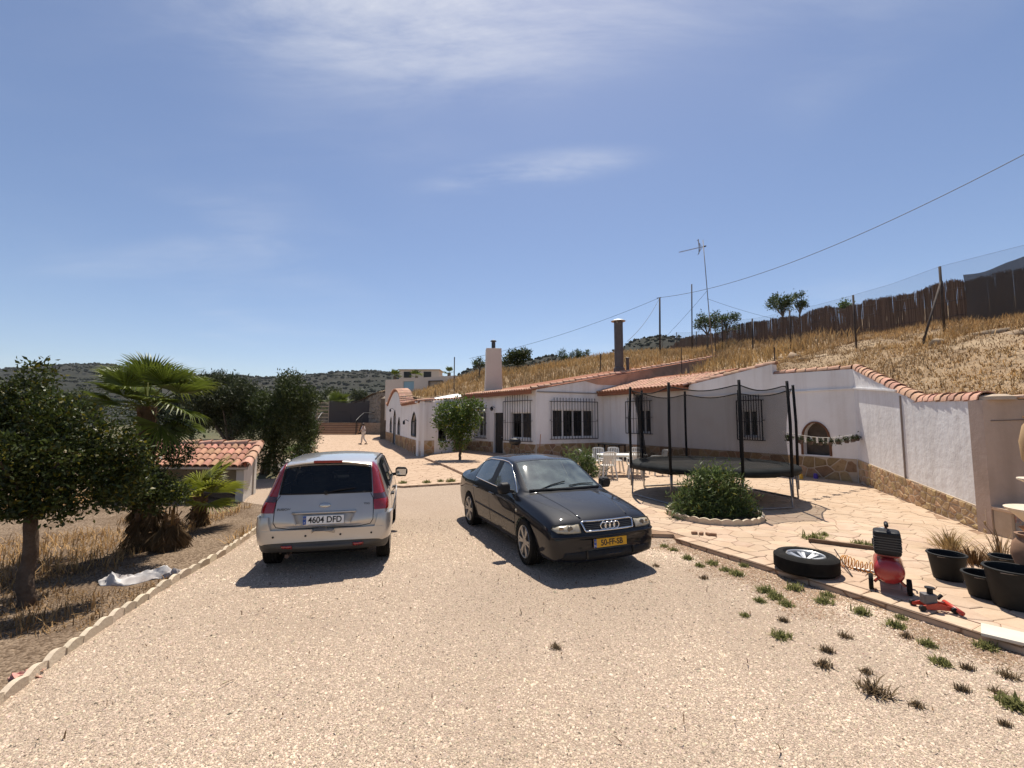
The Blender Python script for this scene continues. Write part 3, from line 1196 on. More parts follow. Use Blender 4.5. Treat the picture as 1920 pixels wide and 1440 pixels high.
# --- front with the wide barred window (C1 -> P0) and its rising gable
DIRF1 = Vector((P0[0] - C1[0], P0[1] - C1[1], 0)).normalized()
G_END = Vector((C1[0], C1[1], 0)) + DIRF1 * 13.7
L1 = math.hypot(P0[0] - C1[0], P0[1] - C1[1])
wsA, wsB = s_on(1036, C1, P0), s_on(1113, C1, P0)
zsill, zhead = zat(820, 24), zat(768, 24)
gz0, gz1 = 3.62, 6.12
f1, frF1, _ = wall('wall', C1, (G_END.x, G_END.y), [(0, gz0), (13.7, gz1)], M_STUCCO, house, [(wsA, wsB, zsill, zhead)])
window(house, frF1, wsA, wsB, zsill, zhead, panes=4)
grille(house, frF1, s_on(1031, C1, P0), s_on(1118, C1, P0), zat(823, 24), zat(753, 24), n=16)
# rendered band of the upper gable that stands above the lower roof
sb = MB()
sb.add([frF1(L1 + .0, 4.0, .012), frF1(13.7, 4.0, .012), frF1(13.7, gz1 - .02, .012), frF1(L1 - 1.2, gz0 + (gz1 - gz0) * (L1 - 1.2) / 13.7 - .02, .012), frF1(L1 - .4, 4.0, .012)], [(0, 1, 2, 3, 4)])
sb.build('render_band', M_SALMON, house)
mo = MB()
mo.bar(frF1(0.05, 3.5, .03), frF1(L1 - 0.1, 3.5, .03), 0.06, 0.05)
mo.build('moulding', mat('grey_trim', (0.25, 0.22, 0.2), 0.8), house)
# --- left front with door (C1 -> S1)
L3 = math.hypot(S1[0] - C1[0], S1[1] - C1[1])
sd0, sd1 = s_on(943, C1, S1), s_on(926, C1, S1)
sw0, sw1 = s_on(996, C1, S1), s_on(958, C1, S1)
sx0, sx1 = s_on(911, C1, S1), s_on(897, C1, S1)
f3, frF3, _ = wall('wall', C1, S1, [(0, gz0), (L3, 3.62)], M_STUCCO, house, [(sd0, sd1, GZ, 2.45), (sw0, sw1, 1.05, 2.45), (sx0, sx1, 1.05, 2.5)])
window(house, frF3, sw0, sw1, 1.05, 2.45, panes=2)
window(house, frF3, sx0, sx1, 1.05, 2.5, panes=2)
grille(house, frF3, s_on(998, C1, S1), s_on(947, C1, S1), zat(827, 24.2), zat(752, 24.4), n=11, arch=0.16)
grille(house, frF3, s_on(913, C1, S1), s_on(894, C1, S1), 0.95, 2.75, n=7)
dr = MB()
dr.add([frF3(sd0, GZ, -.12), frF3(sd1, GZ, -.12), frF3(sd1, 2.45, -.12), frF3(sd0, 2.45, -.12), frF3(sd0, GZ, -.17), frF3(sd1, GZ, -.17), frF3(sd1, 2.45, -.17), frF3(sd0, 2.45, -.17)],
       [(0, 1, 2, 3), (5, 4, 7, 6), (0, 4, 5, 1), (3, 2, 6, 7), (0, 3, 7, 4), (1, 5, 6, 2)])
door = dr.build('door', M_DOOR, house)
for a, b in ((.2, 1.05), (1.2, 2.25)):
    for i in range(2):
        q0, q1 = lerp(sd0, sd1, .12 + .4 * i), lerp(sd0, sd1, .46 + .4 * i)
        pnl = MB()
        pnl.add([frF3(q0, GZ + a, -.1), frF3(q1, GZ + a, -.1), frF3(q1, GZ + b, -.1), frF3(q0, GZ + b, -.1), frF3(q0 - .02, GZ + a - .02, -.121), frF3(q1 + .02, GZ + a - .02, -.121), frF3(q1 + .02, GZ + b + .02, -.121), frF3(q0 - .02, GZ + b + .02, -.121)],
                [(0, 1, 2, 3), (4, 5, 1, 0), (5, 6, 2, 1), (6, 7, 3, 2), (7, 4, 0, 3)])
        pnl.build('door_panel', M_DOOR, door)
hd = MB(); hd.tube([frF3(lerp(sd0, sd1, .1), 1.05, -.1), frF3(lerp(sd0, sd1, .1), 1.05, -.05), frF3(lerp(sd0, sd1, .25), 1.05, -.05)], .012, 6)
hd.build('handle', mat('steel', (0.5, 0.5, 0.5), .3, metal=1), door)
lampm = MB(); sl_ = s_on(926, C1, S1) - .05
lampm.tube([frF3(sl_, 2.75, 0), frF3(sl_, 2.85, .12), frF3(sl_, 2.78, .2)], .015, 6)
lampm.lathe([(.02, .1), (.09, .02), (.1, -.02), (.07, -.12), (.03, -.16)], 12, frF3(sl_, 2.72, .2))
lampm.build('wall_lantern', M_IRON, house, smooth=True)
# --- long right front (P0 -> P1) with two barred windows and the arched niche
LF2 = math.hypot(P1[0] - P0[0], P1[1] - P0[1])
sA, sB = s_on(1294, P0, P1), s_on(1452, P0, P1)
w1a, w1b = s_on(1196, P0, P1), s_on(1219, P0, P1)
w2a, w2b = s_on(1391, P0, P1), s_on(1420, P0, P1)
n0, n1 = s_on(1502, P0, P1), s_on(1555, P0, P1)
nsp = 1.32
narch = lambda s: nsp + 0.66 * math.sqrt(max(0, 1 - ((s - (n0 + n1) / 2) / ((n1 - n0) / 2)) ** 2)) * 0.98
f2, frF2, _ = wall('wall', P0, P1, [(0, 3.52), (sA, 3.52), (sA + .01, 3.6), (sB, 4.12), (sB + .01, 3.74), (LF2, 3.68)], M_STUCCO, house,
                   [(w1a, w1b, 1.42, 2.55), (w2a, w2b, 1.4, 2.42), (n0, n1, .84, narch)])
window(house, frF2, w1a, w1b, 1.42, 2.55, panes=2, curtain=False)
window(house, frF2, w2a, w2b, 1.4, 2.42, panes=2, curtain=False)
grille(house, frF2, s_on(1177, P0, P1), s_on(1223, P0, P1), 1.36, 2.98, n=9)
grille(house, frF2, s_on(1386, P0, P1), s_on(1433, P0, P1), 1.27, 2.8, n=10)
# niche: stone-lined back in dark brown tones
nb = MB()
nn = 14
pf = [frF2(lerp(n0 - .05, n1 + .05, i / nn), .8, -.27) for i in range(nn + 1)]
nb.add([frF2(n0 - .05, .8, -.27), frF2(n1 + .05, .8, -.27), frF2(n1 + .05, 2.1, -.27), frF2(n0 - .05, 2.1, -.27)], [(0, 1, 2, 3)])
nb.build('niche_back', mat('dark_stone', (0.11, 0.09, 0.075), .95, (0.05, 0.042, 0.035), 2.5, bump=.8, bscale=8), house)
na = MB()
pts_in = [(n0, .84)] + [(lerp(n0, n1, i / 16), narch(lerp(n0, n1, i / 16))) for i in range(17)] + [(n1, .84)]
for (a0, b0), (a1, b1) in zip(pts_in[:-1], pts_in[1:]):
    na.bar(frF2(a0, b0, .01), frF2(a1, b1, .01), .06, .05)
na.build('niche_arch', mat('dark_brick', (0.16, 0.08, 0.05), .9), house)
# stone base of all fronts
zk = 0.8
stones(house, C1, P0, 0.0, L1 - 0.02, GZ, zk, 0.3, 21, cap=60)
stones(house, C1, S1, 0.03, L3, GZ, lambda s: zk - 0.02, 0.32, 22, gaps=[(sd0 - .06, sd1 + .06)], cap=70)
stones(house, P0, P1, 0.02, LF2 - 0.03, GZ, zk, 0.3, 23, cap=150)
# string moulding over the right front
mo = MB(); mo.bar(frF2(sA + .2, 3.05, .025), frF2(LF2 - .02, 3.05, .025), .05, .04); mo.build('moulding', M_STUCCO, house)
# --- roofs
roof = MB()
A3, B3 = Vector((C1[0], C1[1], gz0 + .03)), Vector((S1[0], S1[1], gz0 + .03))
dE = (B3 - A3).normalized()
outn = Vector((-dE.y, dE.x, 0))
if outn.dot(Vector((-A3.x, -A3.y, 0))) < 0: outn = -outn
up10 = (DIRF1 * 13.7 + Vector((0, 0, gz1 - gz0)))
e0, e1 = A3 - DIRF1 * .35 + Vector((0, 0, -.06)), B3 - DIRF1 * .35 + Vector((0, 0, -.06))
th = Vector((0, 0, -.05))
roof.add([e0, e1, e1 + up10, e0 + up10, e0 + th, e1 + th, e1 + up10 + th, e0 + up10 + th], [(0, 3, 2, 1), (4, 5, 6, 7), (0, 1, 5, 4), (1, 2, 6, 5), (2, 3, 7, 6), (3, 0, 4, 7)])
rf1 = roof.build('roof', M_TILEBED, house)
fa = MB(); fa.bar(A3 - DIRF1 * .30 + Vector((0, 0, -.18)), B3 - DIRF1 * .30 + Vector((0, 0, -.18)), .09, .17); fa.build('fascia', M_TILEBED, house)
upd = up10.normalized()
n = int((B3 - A3).length / 0.2)
for i in range(n + 1):
    for k in range(3):
        put_tile(rf1, e0 + (e1 - e0) * (i / n) + upd * (k * .36 - .06) + Vector((0, 0, .0)), upd, jitter=.015)
# verge along the gable: from the eave up to the hill
coping(rf1, [A3 - DIRF1 * .3 + Vector((0, 0, .0)), A3 - DIRF1 * .3 + up10 * 1.02], TILE_BIG, .40, s=.95)
# lower roof over the right front
l0, l1 = Vector(frF2(-.15, 3.56, .42)), Vector(frF2(sA, 3.56, .42))
inw = Vector(frF2(0, 0, -1)) - Vector(frF2(0, 0, 0))
rise = inw * 4.0 + Vector((0, 0, 1.0))
roof2 = MB()
roof2.add([l0, l1, l1 + rise, l0 + rise, l0 + th, l1 + th, l1 + rise + th, l0 + rise + th], [(0, 1, 2, 3), (7, 6, 5, 4), (4, 5, 1, 0), (5, 6, 2, 1), (6, 7, 3, 2), (7, 4, 0, 3)])
rf2 = roof2.build('roof', M_TILEBED, house)
fa = MB(); fa.bar(l0 + inw * .2 + Vector((0, 0, -.12)), l1 + inw * .2 + Vector((0, 0, -.12)), .35, .14); fa.build('fascia', M_TILEBED, house)
n = int((l1 - l0).length / 0.215)
rd_ = rise.normalized()
for i in range(n + 1):
    for k in range(8):
        put_tile(rf2, l0 + (l1 - l0) * (i / n) + rd_ * (k * .38 - .06), rd_, jitter=.02)
coping(rf2, [Vector(frF2(sA, 3.62, -.14)), Vector(frF2(sB, 4.14, -.14))], TILE_BIG, .36)
coping(rf2, [Vector(frF2(LF2 - .05, 3.70, -.14)), Vector(frF2(sB + .1, 3.76, -.14))], TILE_BIG, .36)
# back closing wall so that the roofs rest on something
# --- chimneys
ch = MB()
cb = at(925, 722, 29.5)
ch.prism([(-.56, -.5), (.56, -.5), (.56, .5), (-.56, .5)], -1.2, 0.1)
ch.add([(-.56, -.5, .1), (.56, -.5, .1), (.56, .5, .1), (-.56, .5, .1), (-.53, -.47, .5), (.53, -.47, .5), (.53, .47, .5), (-.53, .47, .5), (-.5, -.44, 2.4), (.5, -.44, 2.4), (.5, .44, 2.4), (-.5, .44, 2.4)],
       [(0, 1, 5, 4), (1, 2, 6, 5), (2, 3, 7, 6), (3, 0, 4, 7), (4, 5, 9, 8), (5, 6, 10, 9), (6, 7, 11, 10), (7, 4, 8, 11), (8, 9, 10, 11)])
chim = ch.build('chimney', M_CREAM, house, cb, rz=.12, bevel=.02)
fl = MB(); fl.lathe([(.13, 2.38), (.13, 2.85), (.12, 2.85)], 14); fl.lathe([(.2, 2.9), (.19, 2.96), (.02, 3.03)], 14)
fl.build('flue', mat('dark_metal', (0.06, 0.06, 0.062), .5, metal=.5), chim, smooth=False)
pb = at(1161, 692, 27.5)
pf_ = MB(); pf_.lathe([(.34, -.9), (.34, .05), (.27, .1), (.27, 2.95), (.25, 2.95)], 20)
pipe = pf_.build('chimney_pipe', mat('zinc', (0.13, 0.115, 0.105), .6, (0.09, 0.08, 0.075), 3, metal=.3), house, pb, auto=True)
cp = MB(); cp.lathe([(.44, 2.98), (.45, 3.0), (.3, 3.08), (.03, 3.13)], 20); cp.lathe([(.02, 2.9), (.02, 3.05)], 6)
for k in range(3):
    a = k * 2.1
    cp.bar((.26 * math.cos(a), .26 * math.sin(a), 2.85), (.3 * math.cos(a), .3 * math.sin(a), 3.02), .03)
cp.build('chimney_cap', mat('galvanised', (0.42, 0.42, 0.41), .45, metal=.6), pipe, auto=True)
sp_ = MB(); sp_.lathe([(.1, -.6), (.1, .62), (.13, .64), (.13, .7), (.02, .74)], 12)
sp_.build('vent_pipe', MATS['zinc'], house, at(1177, 692, 27.8), auto=True)

# ------------------------------------------------------------------ arched annex on the left
annex = thing('arched_annex', 'white annex with curved tiled gable and pointed dark windows at the end of the house', 'building')
L5 = math.hypot(E5[0] - Q1[0], E5[1] - Q1[1])
a0, a1 = s_on(754, Q1, E5), s_on(725.5, Q1, E5)
top5 = [(0, 3.06), (a0, 3.12)]
for i in range(1, 16):
    t = i / 16
    top5.append((lerp(a0, a1, t), 3.15 + 1.3 * math.sin(math.pi * min(1, t ** .8)) ** .8 * (1 if t < .6 else .96)))
top5 += [(a1, 3.6), (L5, 3.6)]
holes = []
specs = [(781, 771.5, 1.08, 2.5), (750.5, 746, .95, 2.25), (742.3, 738, .1, 2.85), (735, 731.5, .95, 2.3)]
for xa, xb, za, zb in specs:
    s0, s1 = s_on(xa, Q1, E5), s_on(xb, Q1, E5)
    mid, hw = (s0 + s1) / 2, (s1 - s0) / 2
    fn = (lambda s, mid=mid, hw=hw, zb=zb: zb - 0.55 * (abs(s - mid) / hw) ** 1.5)
    holes.append((s0, s1, za, fn))
w5, frF5, _ = wall('wall', Q1, E5, top5, M_STUCCO, annex, holes)
for s0, s1, za, fn in holes:
    n = 10
    iw = MB()
    bot = [frF5(lerp(s0, s1, i / n), za, -.15) for i in range(n + 1)]
    tp = [frF5(lerp(s0, s1, i / n), fn(lerp(s0, s1, i / n)), -.15) for i in range(n + 1)]
    iw.add(bot + tp, [(i, i + 1, n + 2 + i, n + 1 + i) for i in range(n)])
    wo_ = iw.build('window', mat('dark_glazing', (0.012, 0.012, 0.014), .12), annex)
    fm = MB()
    cs = [(s0, za)] + [(lerp(s0, s1, i / n), fn(lerp(s0, s1, i / n))) for i in range(n + 1)] + [(s1, za), (s0, za)]
    for (p, q), (u, v) in zip(cs[:-1], cs[1:]):
        fm.bar(frF5(p, q, -.02), frF5(u, v, -.02), .07, .07)
    fm.bar(frF5((s0 + s1) / 2, za, -.1), frF5((s0 + s1) / 2, fn((s0 + s1) / 2), -.1), .05)
    fm.bar(frF5(s0, lerp(za, fn((s0 + s1) / 2), .6), -.1), frF5(s1, lerp(za, fn((s0 + s1) / 2), .6), -.1), .05)
    fm.build('frame', M_IRON, wo_)
stones(annex, Q1, E5, 0.02, L5 - .02, GZ, .9, .42, 31, gaps=[(holes[2][0] - .03, holes[2][1] + .03)], cap=90)
# lamp brackets on the wall
for x, y in ((766, 790), (738, 768)):
    br = MB()
    s = s_on(x, Q1, E5); z = zat(y, frF5(s, 0)[1])
    br.tube([frF5(s, z, 0), frF5(s, z + .1, .15), frF5(s - .1, z + .05, .3)], .02, 6)
    br.lathe([(.02, .0), (.07, -.05), (.08, -.2), (.03, -.25)], 8, frF5(s - .1, z + .05, .3))
    br.build('wall_bracket', M_IRON, annex)
# curved tile coping: short tiles laid across the top of the gable
seg = []
for (s, z), (s2, z2) in zip(top5[:-1], top5[1:]):
    Ls = math.hypot(s2 - s, z2 - z)
    k = max(1, round(Ls / .26))
    for i in range(k):
        seg.append((lerp(s, s2, i / k), lerp(z, z2, i / k)))
inw5 = Vector(frF5(0, 0, -1)) - Vector(frF5(0, 0, 0))
for s, z in seg:
    if s > a1 + .1: continue
    put_tile(annex, Vector(frF5(s, z + .0, .14)), inw5 + Vector((0, 0, .12)), TILE, jitter=.02, s=1.25)
    put_tile(annex, Vector(frF5(s, z + .04, -.3)), inw5 + Vector((0, 0, .12)), TILE, jitter=.02, s=1.25)
ft = MB()
for (s, z), (s2, z2) in zip(top5[:-1], top5[1:]):
    if s < a1: ft.bar(frF5(s, z - .05, .03), frF5(s2, z2 - .05, .03), .1, .09)
ft.build('gable_trim', M_TILEBED, annex)
# end faces Q1 -> R1 -> S1
wq, frQ, Lq = wall('wall', Q1, R1, [(0, 3.02), (9, 3.02)], M_STUCCO, annex)
LRS = math.hypot(S1[0] - R1[0], S1[1] - R1[1])
d0, d1 = s_on(822, R1, S1), s_on(841, R1, S1)
wr_, frR, _ = wall('wall', R1, S1, [(0, 3.1), (LRS, 3.45)], M_STUCCO, annex, [(d0, d1, GZ + .7, 2.0)])
window(annex, frR, d0, d1, GZ + .7, 2.0, panes=1, curtain=False)
stones(annex, Q1, R1, 0.03, Lq - .02, GZ, .9, .33, 33)
stones(annex, R1, S1, LRS * .55, LRS - .03, GZ, .8, .33, 34)
# white lime-washed vault
M_LIME = mat('lime_wash', (0.82, 0.80, 0.78), .9, (0.76, 0.73, 0.7), 1.0, bump=.3, bscale=8)
vt = MB()
va, vb = Vector((Q1[0] - .2, Q1[1] - .15, 3.05)), Vector((S1[0] + .2, S1[1] - .1, 3.47))
back = Vector((E5[0] - Q1[0], E5[1] - Q1[1], 0)).normalized() * 7.5
rows = 9
colsn = 12
grid = []
for i in range(colsn + 1):
    t = i / colsn
    e = va.lerp(vb, t)
    hgt = .1 + .34 * (t / .8 if t < .8 else math.cos((t - .8) / .2 * math.pi / 2) ** .7)
    for j in range(rows + 1):
        q = j / rows
        grid.append(e + back * q + Vector((.9 * q, 0, hgt * math.sin(min(q * 2.2, 1) * math.pi / 2))))
vt.add(grid, [(i * (rows + 1) + j, (i + 1) * (rows + 1) + j, (i + 1) * (rows + 1) + j + 1, i * (rows + 1) + j + 1) for i in range(colsn) for j in range(rows)])
vo = vt.build('vaulted_roof', M_LIME, annex, smooth=True)
sm = vo.modifiers.new('solid', 'SOLIDIFY'); sm.thickness = .1; sm.offset = -1
sc_t = MB()
nt = int((vb - va).length / .24)
for i in range(nt):
    p = va.lerp(vb, (i + .5) / nt)
    put_tile(annex, p + Vector((-.0, -.06, -.03)), Vector((.2, 1, .1)), TILE, jitter=.02).name = 'roof_tile'

# ------------------------------------------------------------------ garden wall on the right (P1 -> E1) with its end pier
gwall = thing('garden_wall', 'whitewashed garden wall with stone base and stepped tile coping on the right', 'wall')
LW = math.hypot(E1[0] - P1[0], E1[1] - P1[1])
sm1 = s_on(1722, P1, E1)


def w1z(x, y):
    s = s_on(x, P1, E1)
    Y = lerp(P1[1], E1[1], s / LW)
    return (s, zat(y, Y))


topW = [(0, 3.68), w1z(1640, 710), w1z(1690, 737), w1z(1722, 752), w1z(1780, 751), (LW, 2.40)]
ww, frW, _ = wall('wall', P1, E1, topW, mat('whitewash', (0.80, 0.785, 0.775), .85, (0.72, 0.70, 0.685), .8, bump=.7, bscale=5, col3=(0.55, 0.52, 0.5), scale3=2.2, amt3=.35, streak=((0.5, 0.45, 0.41), .45)), gwall, thick=.3)
skW = lambda s: lerp(.80, .48, s / LW)
stones(gwall, P1, E1, 0.03, LW - .01, GZ, skW, .27, 41, cap=170, asp=.8, m=mat('wall_stone', (0.36, 0.235, 0.125), .9, (0.44, 0.31, 0.18), 4, rand=.25, bump=1.0, bscale=14, col3=(0.22, 0.13, 0.07), scale3=9, amt3=.5))
cpw = [Vector(frW(s, z + .0, -.13)) for s, z in topW]
for a, b in zip(cpw[:-1], cpw[1:]):
    coping(gwall, [b, a], TILE_BIG, .3, s=1.15)
# rainwater pipe stain strip: a cable duct fixed to the wall
sj = s_on(1692, P1, E1)
dj = MB(); dj.bar(frW(sj, skW(sj), .012), frW(sj, float(np.interp(sj, [p[0] for p in topW], [p[1] for p in topW])) - .05, .012), .05, .02); dj.build('cable_duct', mat('duct', (0.33, 0.27, 0.23), .8), gwall)
# moulding line at the far end
mz = MB(); mz.bar(frW(0, 3.06, .03), frW(s_on(1686, P1, E1), 2.78, .03), .05, .05); mz.build('moulding', M_STUCCO, gwall)
# end face: return wall to the right
EA, EB = (E1[0] - .03, E1[1] - .09), (E1[0] + 4.2, E1[1] - .75)
pierw, frP, LP = wall('end_wall', EA, EB, [(0, 2.40), (6, 2.40)], M_STUCCO_OLD_SHADE, gwall, thick=.3)
ct = MB(); ct.bar(frP(.55, 2.45, -.1), frP(4.3, 2.45, -.1), .42, .07); ct.build('coping_slab', mat('terracotta_slab', (0.6, 0.42, 0.3), .8), gwall, bevel=.02)
lump = MB(); lump.lathe([(.28, 0), (.27, .06), (.16, .1), (0, .11)], 10, frP(.3, 2.4, -.13)); lump.build('mortar_cap', M_MORTAR, gwall)
# low bench with patterned tiles in front of the end wall
benchw = thing('tiled_bench', 'low masonry bench faced with patterned tiles beside the wall end', 'bench')
bb = MB()
bb.add([frP(.02, 0, .02), frP(3.8, 0, .02), frP(3.8, 0, .62), frP(.02, 0, .34), frP(.02, .5, .02), frP(3.8, .5, .02), frP(3.8, .5, .62), frP(.02, .5, .34)],
       [(3, 2, 6, 7), (4, 7, 6, 5), (0, 3, 7, 4), (1, 5, 6, 2)])
bb.build('seat_block', M_MORTAR, benchw)
bs = MB(); bs.bar(frP(0.0, .53, .2), frP(3.85, .53, .34), .42, .055); bs.build('seat_slab', mat('bench_slab', (0.5, 0.36, 0.25), .85, (0.6, 0.45, 0.33), 3), benchw, bevel=.01)
mt_a = mat('tile_blue', (0.5, 0.46, 0.4), .4, (0.08, 0.09, 0.14), 9, rand=.2, col3=(0.35, 0.14, 0.05), scale3=14, amt3=.9)
for i in range(22):
    for j in range(3):
        s = .06 + i * .155; dd = lerp(.345, .62, s / 3.8)
        tl = MB(); z = .06 + j * .145
        dd2 = lerp(.345, .62, (s + .145) / 3.8)
        tl.add([frP(s, z, dd), frP(s + .145, z, dd2), frP(s + .145, z + .135, dd2), frP(s, z + .135, dd), frP(s, z, dd + .008), frP(s + .145, z, dd2 + .008), frP(s + .145, z + .135, dd2 + .008), frP(s, z + .135, dd + .008)],
               [(4, 5, 6, 7), (0, 4, 7, 3), (1, 2, 6, 5), (2, 3, 7, 6), (0, 1, 5, 4)])
        tl.build('wall_tile', mt_a, benchw)

# ------------------------------------------------------------------ cream building up the slope
cream = thing('hill_building', 'plain cream flat-roofed building with a pale blue door up the slope', 'building')
ca, cb2 = at(722, 745, 46.0), at(851, 745, 43.5)
A_, B_ = (ca.x, ca.y), (cb2.x, cb2.y)
Lc = math.hypot(B_[0] - A_[0], B_[1] - A_[1])
q0, q1, q2, q3 = s_on(755, A_, B_), s_on(775, A_, B_), s_on(803, A_, B_), s_on(829, A_, B_)
ztop_ = zat(709, 45)
wc, frC, _ = wall('wall', A_, B_, [(0, ztop_ - .1), (Lc, ztop_ + .12)], M_CREAM, cream, [(q0, q1, zat(748, 45), zat(714.5, 45)), (q2, q3, zat(729, 44), zat(714, 44))], z0=2.0)
g_ = MB(); g_.add([frC(q0, zat(748, 45), -.1), frC(q1, zat(748, 45), -.1), frC(q1, zat(714.5, 45), -.1), frC(q0, zat(714.5, 45), -.1)], [(0, 1, 2, 3)]); g_.build('blue_door', mat('blue_paint', (0.26, 0.42, 0.5), .6), cream)
g_ = MB(); g_.add([frC(q2, zat(729, 44), -.12), frC(q3, zat(729, 44), -.12), frC(q3, zat(714, 44), -.12), frC(q2, zat(714, 44), -.12)], [(0, 1, 2, 3)]); g_.build('window_blind', mat('blind', (0.42, 0.36, 0.3), .8), cream)
fm = MB()
for (s, z), (s2, z2) in zip([(q2, zat(729, 44)), (q3, zat(729, 44)), (q3, zat(714, 44)), (q2, zat(714, 44))], [(q3, zat(729, 44)), (q3, zat(714, 44)), (q2, zat(714, 44)), (q2, zat(729, 44))]):
    fm.bar(frC(s, z, .02), frC(s2, z2, .02), .1, .08)
fm.build('window_frame', mat('brown_frame', (0.1, 0.075, 0.06), .7), cream)
rr_ = MB(); rr_.add([frC(0, ztop_ - .15, -.05), frC(Lc, ztop_ + .05, -.05), frC(Lc, ztop_, -8), frC(0, ztop_ - .2, -8), frC(0, 2, -8), frC(0, 2, -.28), frC(Lc, 2, -.28), frC(Lc, 2, -8)], [(0, 1, 2, 3), (0, 3, 4, 5), (1, 6, 7, 2), (3, 2, 7, 4)])
rr_.build('roof', M_CREAM, cream)
# small white hut further up
hut = thing('hill_hut', 'small white hut with two dark openings behind the cream building', 'building', at(790, 706, 60))
hm = MB(); hm.box((0, 0, -.3), (5.2, 3, 2.0)); hm.build('wall', M_CREAM, hut)
hr = MB(); hr.box((0, 0, .75), (5.5, 3.3, .12)); hr.build('roof', M_MORTAR, hut)
for x in (-1.5, 1.1):
    wn2 = MB(); wn2.box((x, -1.5, .1), (1.0, .05, .8)); wn2.build('window', M_IRON, hut)
# ================================================================== PLANTS
def leaf_mat(name, col, transl=0.3, rough=0.55):
    return mat(name, col, rough, vcol=True, transl=transl, spec=0.28)


M_LEAF_CITRUS = leaf_mat('citrus_leaf', (0.045, 0.06, 0.013), .3, .45)
M_LEAF_OLIVE = leaf_mat('olive_leaf', (0.05, 0.062, 0.026), .25)
M_LEAF_BRIGHT = leaf_mat('lemon_leaf', (0.085, 0.13, 0.025), .35, .45)
M_LEAF_BUSH = leaf_mat('bush_leaf', (0.105, 0.145, 0.045), .32)
M_LEAF_ALMOND = leaf_mat('almond_leaf', (0.06, 0.085, 0.03), .3)
M_PALM = leaf_mat('palm_leaf', (0.105, 0.135, 0.02), .32, .45)
M_PALM_Y = leaf_mat('young_palm_leaf', (0.22, 0.24, 0.03), .35, .45)
M_DEADPALM = leaf_mat('dead_palm_leaf', (0.13, 0.085, 0.045), .1, .9)
M_STRAW = leaf_mat('straw', (0.45, 0.335, 0.19), .15, .85)
M_WEED = leaf_mat('weed_leaf', (0.24, 0.25, 0.1), .45, .85)
M_BARK = mat('bark', (0.075, 0.05, 0.035), .95, (0.13, 0.095, 0.07), 8, bump=1, bscale=25)
M_BARK_GREY = mat('grey_bark', (0.16, 0.135, 0.11), .95, (0.09, 0.075, 0.06), 8, bump=1, bscale=25)


def unit(v):
    return v / np.maximum(np.linalg.norm(v, axis=1, keepdims=True), 1e-9)


def leaf_cloud(name, clumps, n, ll, lw, m, seed, parent=None, up=0.35, dens=0.55, var=0.35, yellow=0.0, flat=0.0):
    """crown of separate leaves spread through the volume of many clumps ((x,y,z), (rx,ry,rz))"""
    g = np.random.default_rng(seed)
    c = np.array([k[0] for k in clumps], float)
    r = np.array([k[1] if isinstance(k[1], (tuple, list)) else (k[1],) * 3 for k in clumps], float)
    w = r.prod(1) ** 0.75
    idx = g.choice(len(c), n, p=w / w.sum())
    d = unit(g.normal(size=(n, 3)))
    rad = g.random(n) ** (1 / 3) * (1 - dens) + dens * g.random(n) ** 0.25
    # twigs: several leaves share a twig, so that the outline breaks into sprays
    p = c[idx] + d * rad[:, None] * r[idx] * (1 + 0.22 * (vnoise(d[:, 0] * 4 + idx, d[:, 1] * 4 + d[:, 2] * 3, seed)[:, None] - .4))
    k = max(1, n // 5)
    tw = p[:k]
    grp = g.integers(0, k, n)
    p = np.where((g.random(n) < 0.75)[:, None], tw[grp] + g.normal(0, ll * 0.75, (n, 3)), p)
    ax = unit(d[grp] * 0.5 + g.normal(size=(n, 3)) * 0.8 + np.array([0, 0, up]))
    nb = unit(np.cross(ax, g.normal(size=(n, 3)) + np.array([0, 0, flat])))
    L = ll * g.uniform(0.6, 1.35, n)[:, None]
    W = lw * g.uniform(0.6, 1.3, n)[:, None]
    nn = np.cross(ax, nb)
    v0 = p
    v1 = p + ax * L * 0.5 + nb * W * 0.5 + nn * W * 0.15
    v2 = p + ax * L - nn * L * 0.12
    v3 = p + ax * L * 0.5 - nb * W * 0.5 + nn * W * 0.15
    V = np.stack([v0, v1, v2, v3], 1).reshape(-1, 3)
    F = np.arange(4 * n).reshape(n, 4)
    t = g.uniform(1 - var, 1 + var, (n, 1)) * np.ones((n, 3))
    cl = g.uniform(0.8, 1.2, len(c))[idx][:, None]
    t = t * cl
    if yellow:
        y = (g.random(n) < yellow)[:, None]
        t = np.where(y, t * np.array([2.6, 1.7, 0.9]), t)
    T = np.repeat(t, 4, 0)
    return part(name, np_mesh(name, V, F, m, T), None, parent)


def limb(mb, pts, r0, r1, n=7, wob=0.03):
    k = len(pts)
    out = []
    rr = []
    sub = 4
    P = [Vector(p) for p in pts]
    for i in range(k - 1):
        for s in range(sub):
            t = s / sub
            out.append(P[i].lerp(P[i + 1], t) + Vector((random.uniform(-wob, wob), random.uniform(-wob, wob), 0)) * (1 if (i or s) else 0))
    out.append(P[-1])
    for i in range(len(out)):
        rr.append(lerp(r0, r1, (i / (len(out) - 1)) ** .8))
    mb.tube(out, rr, n)


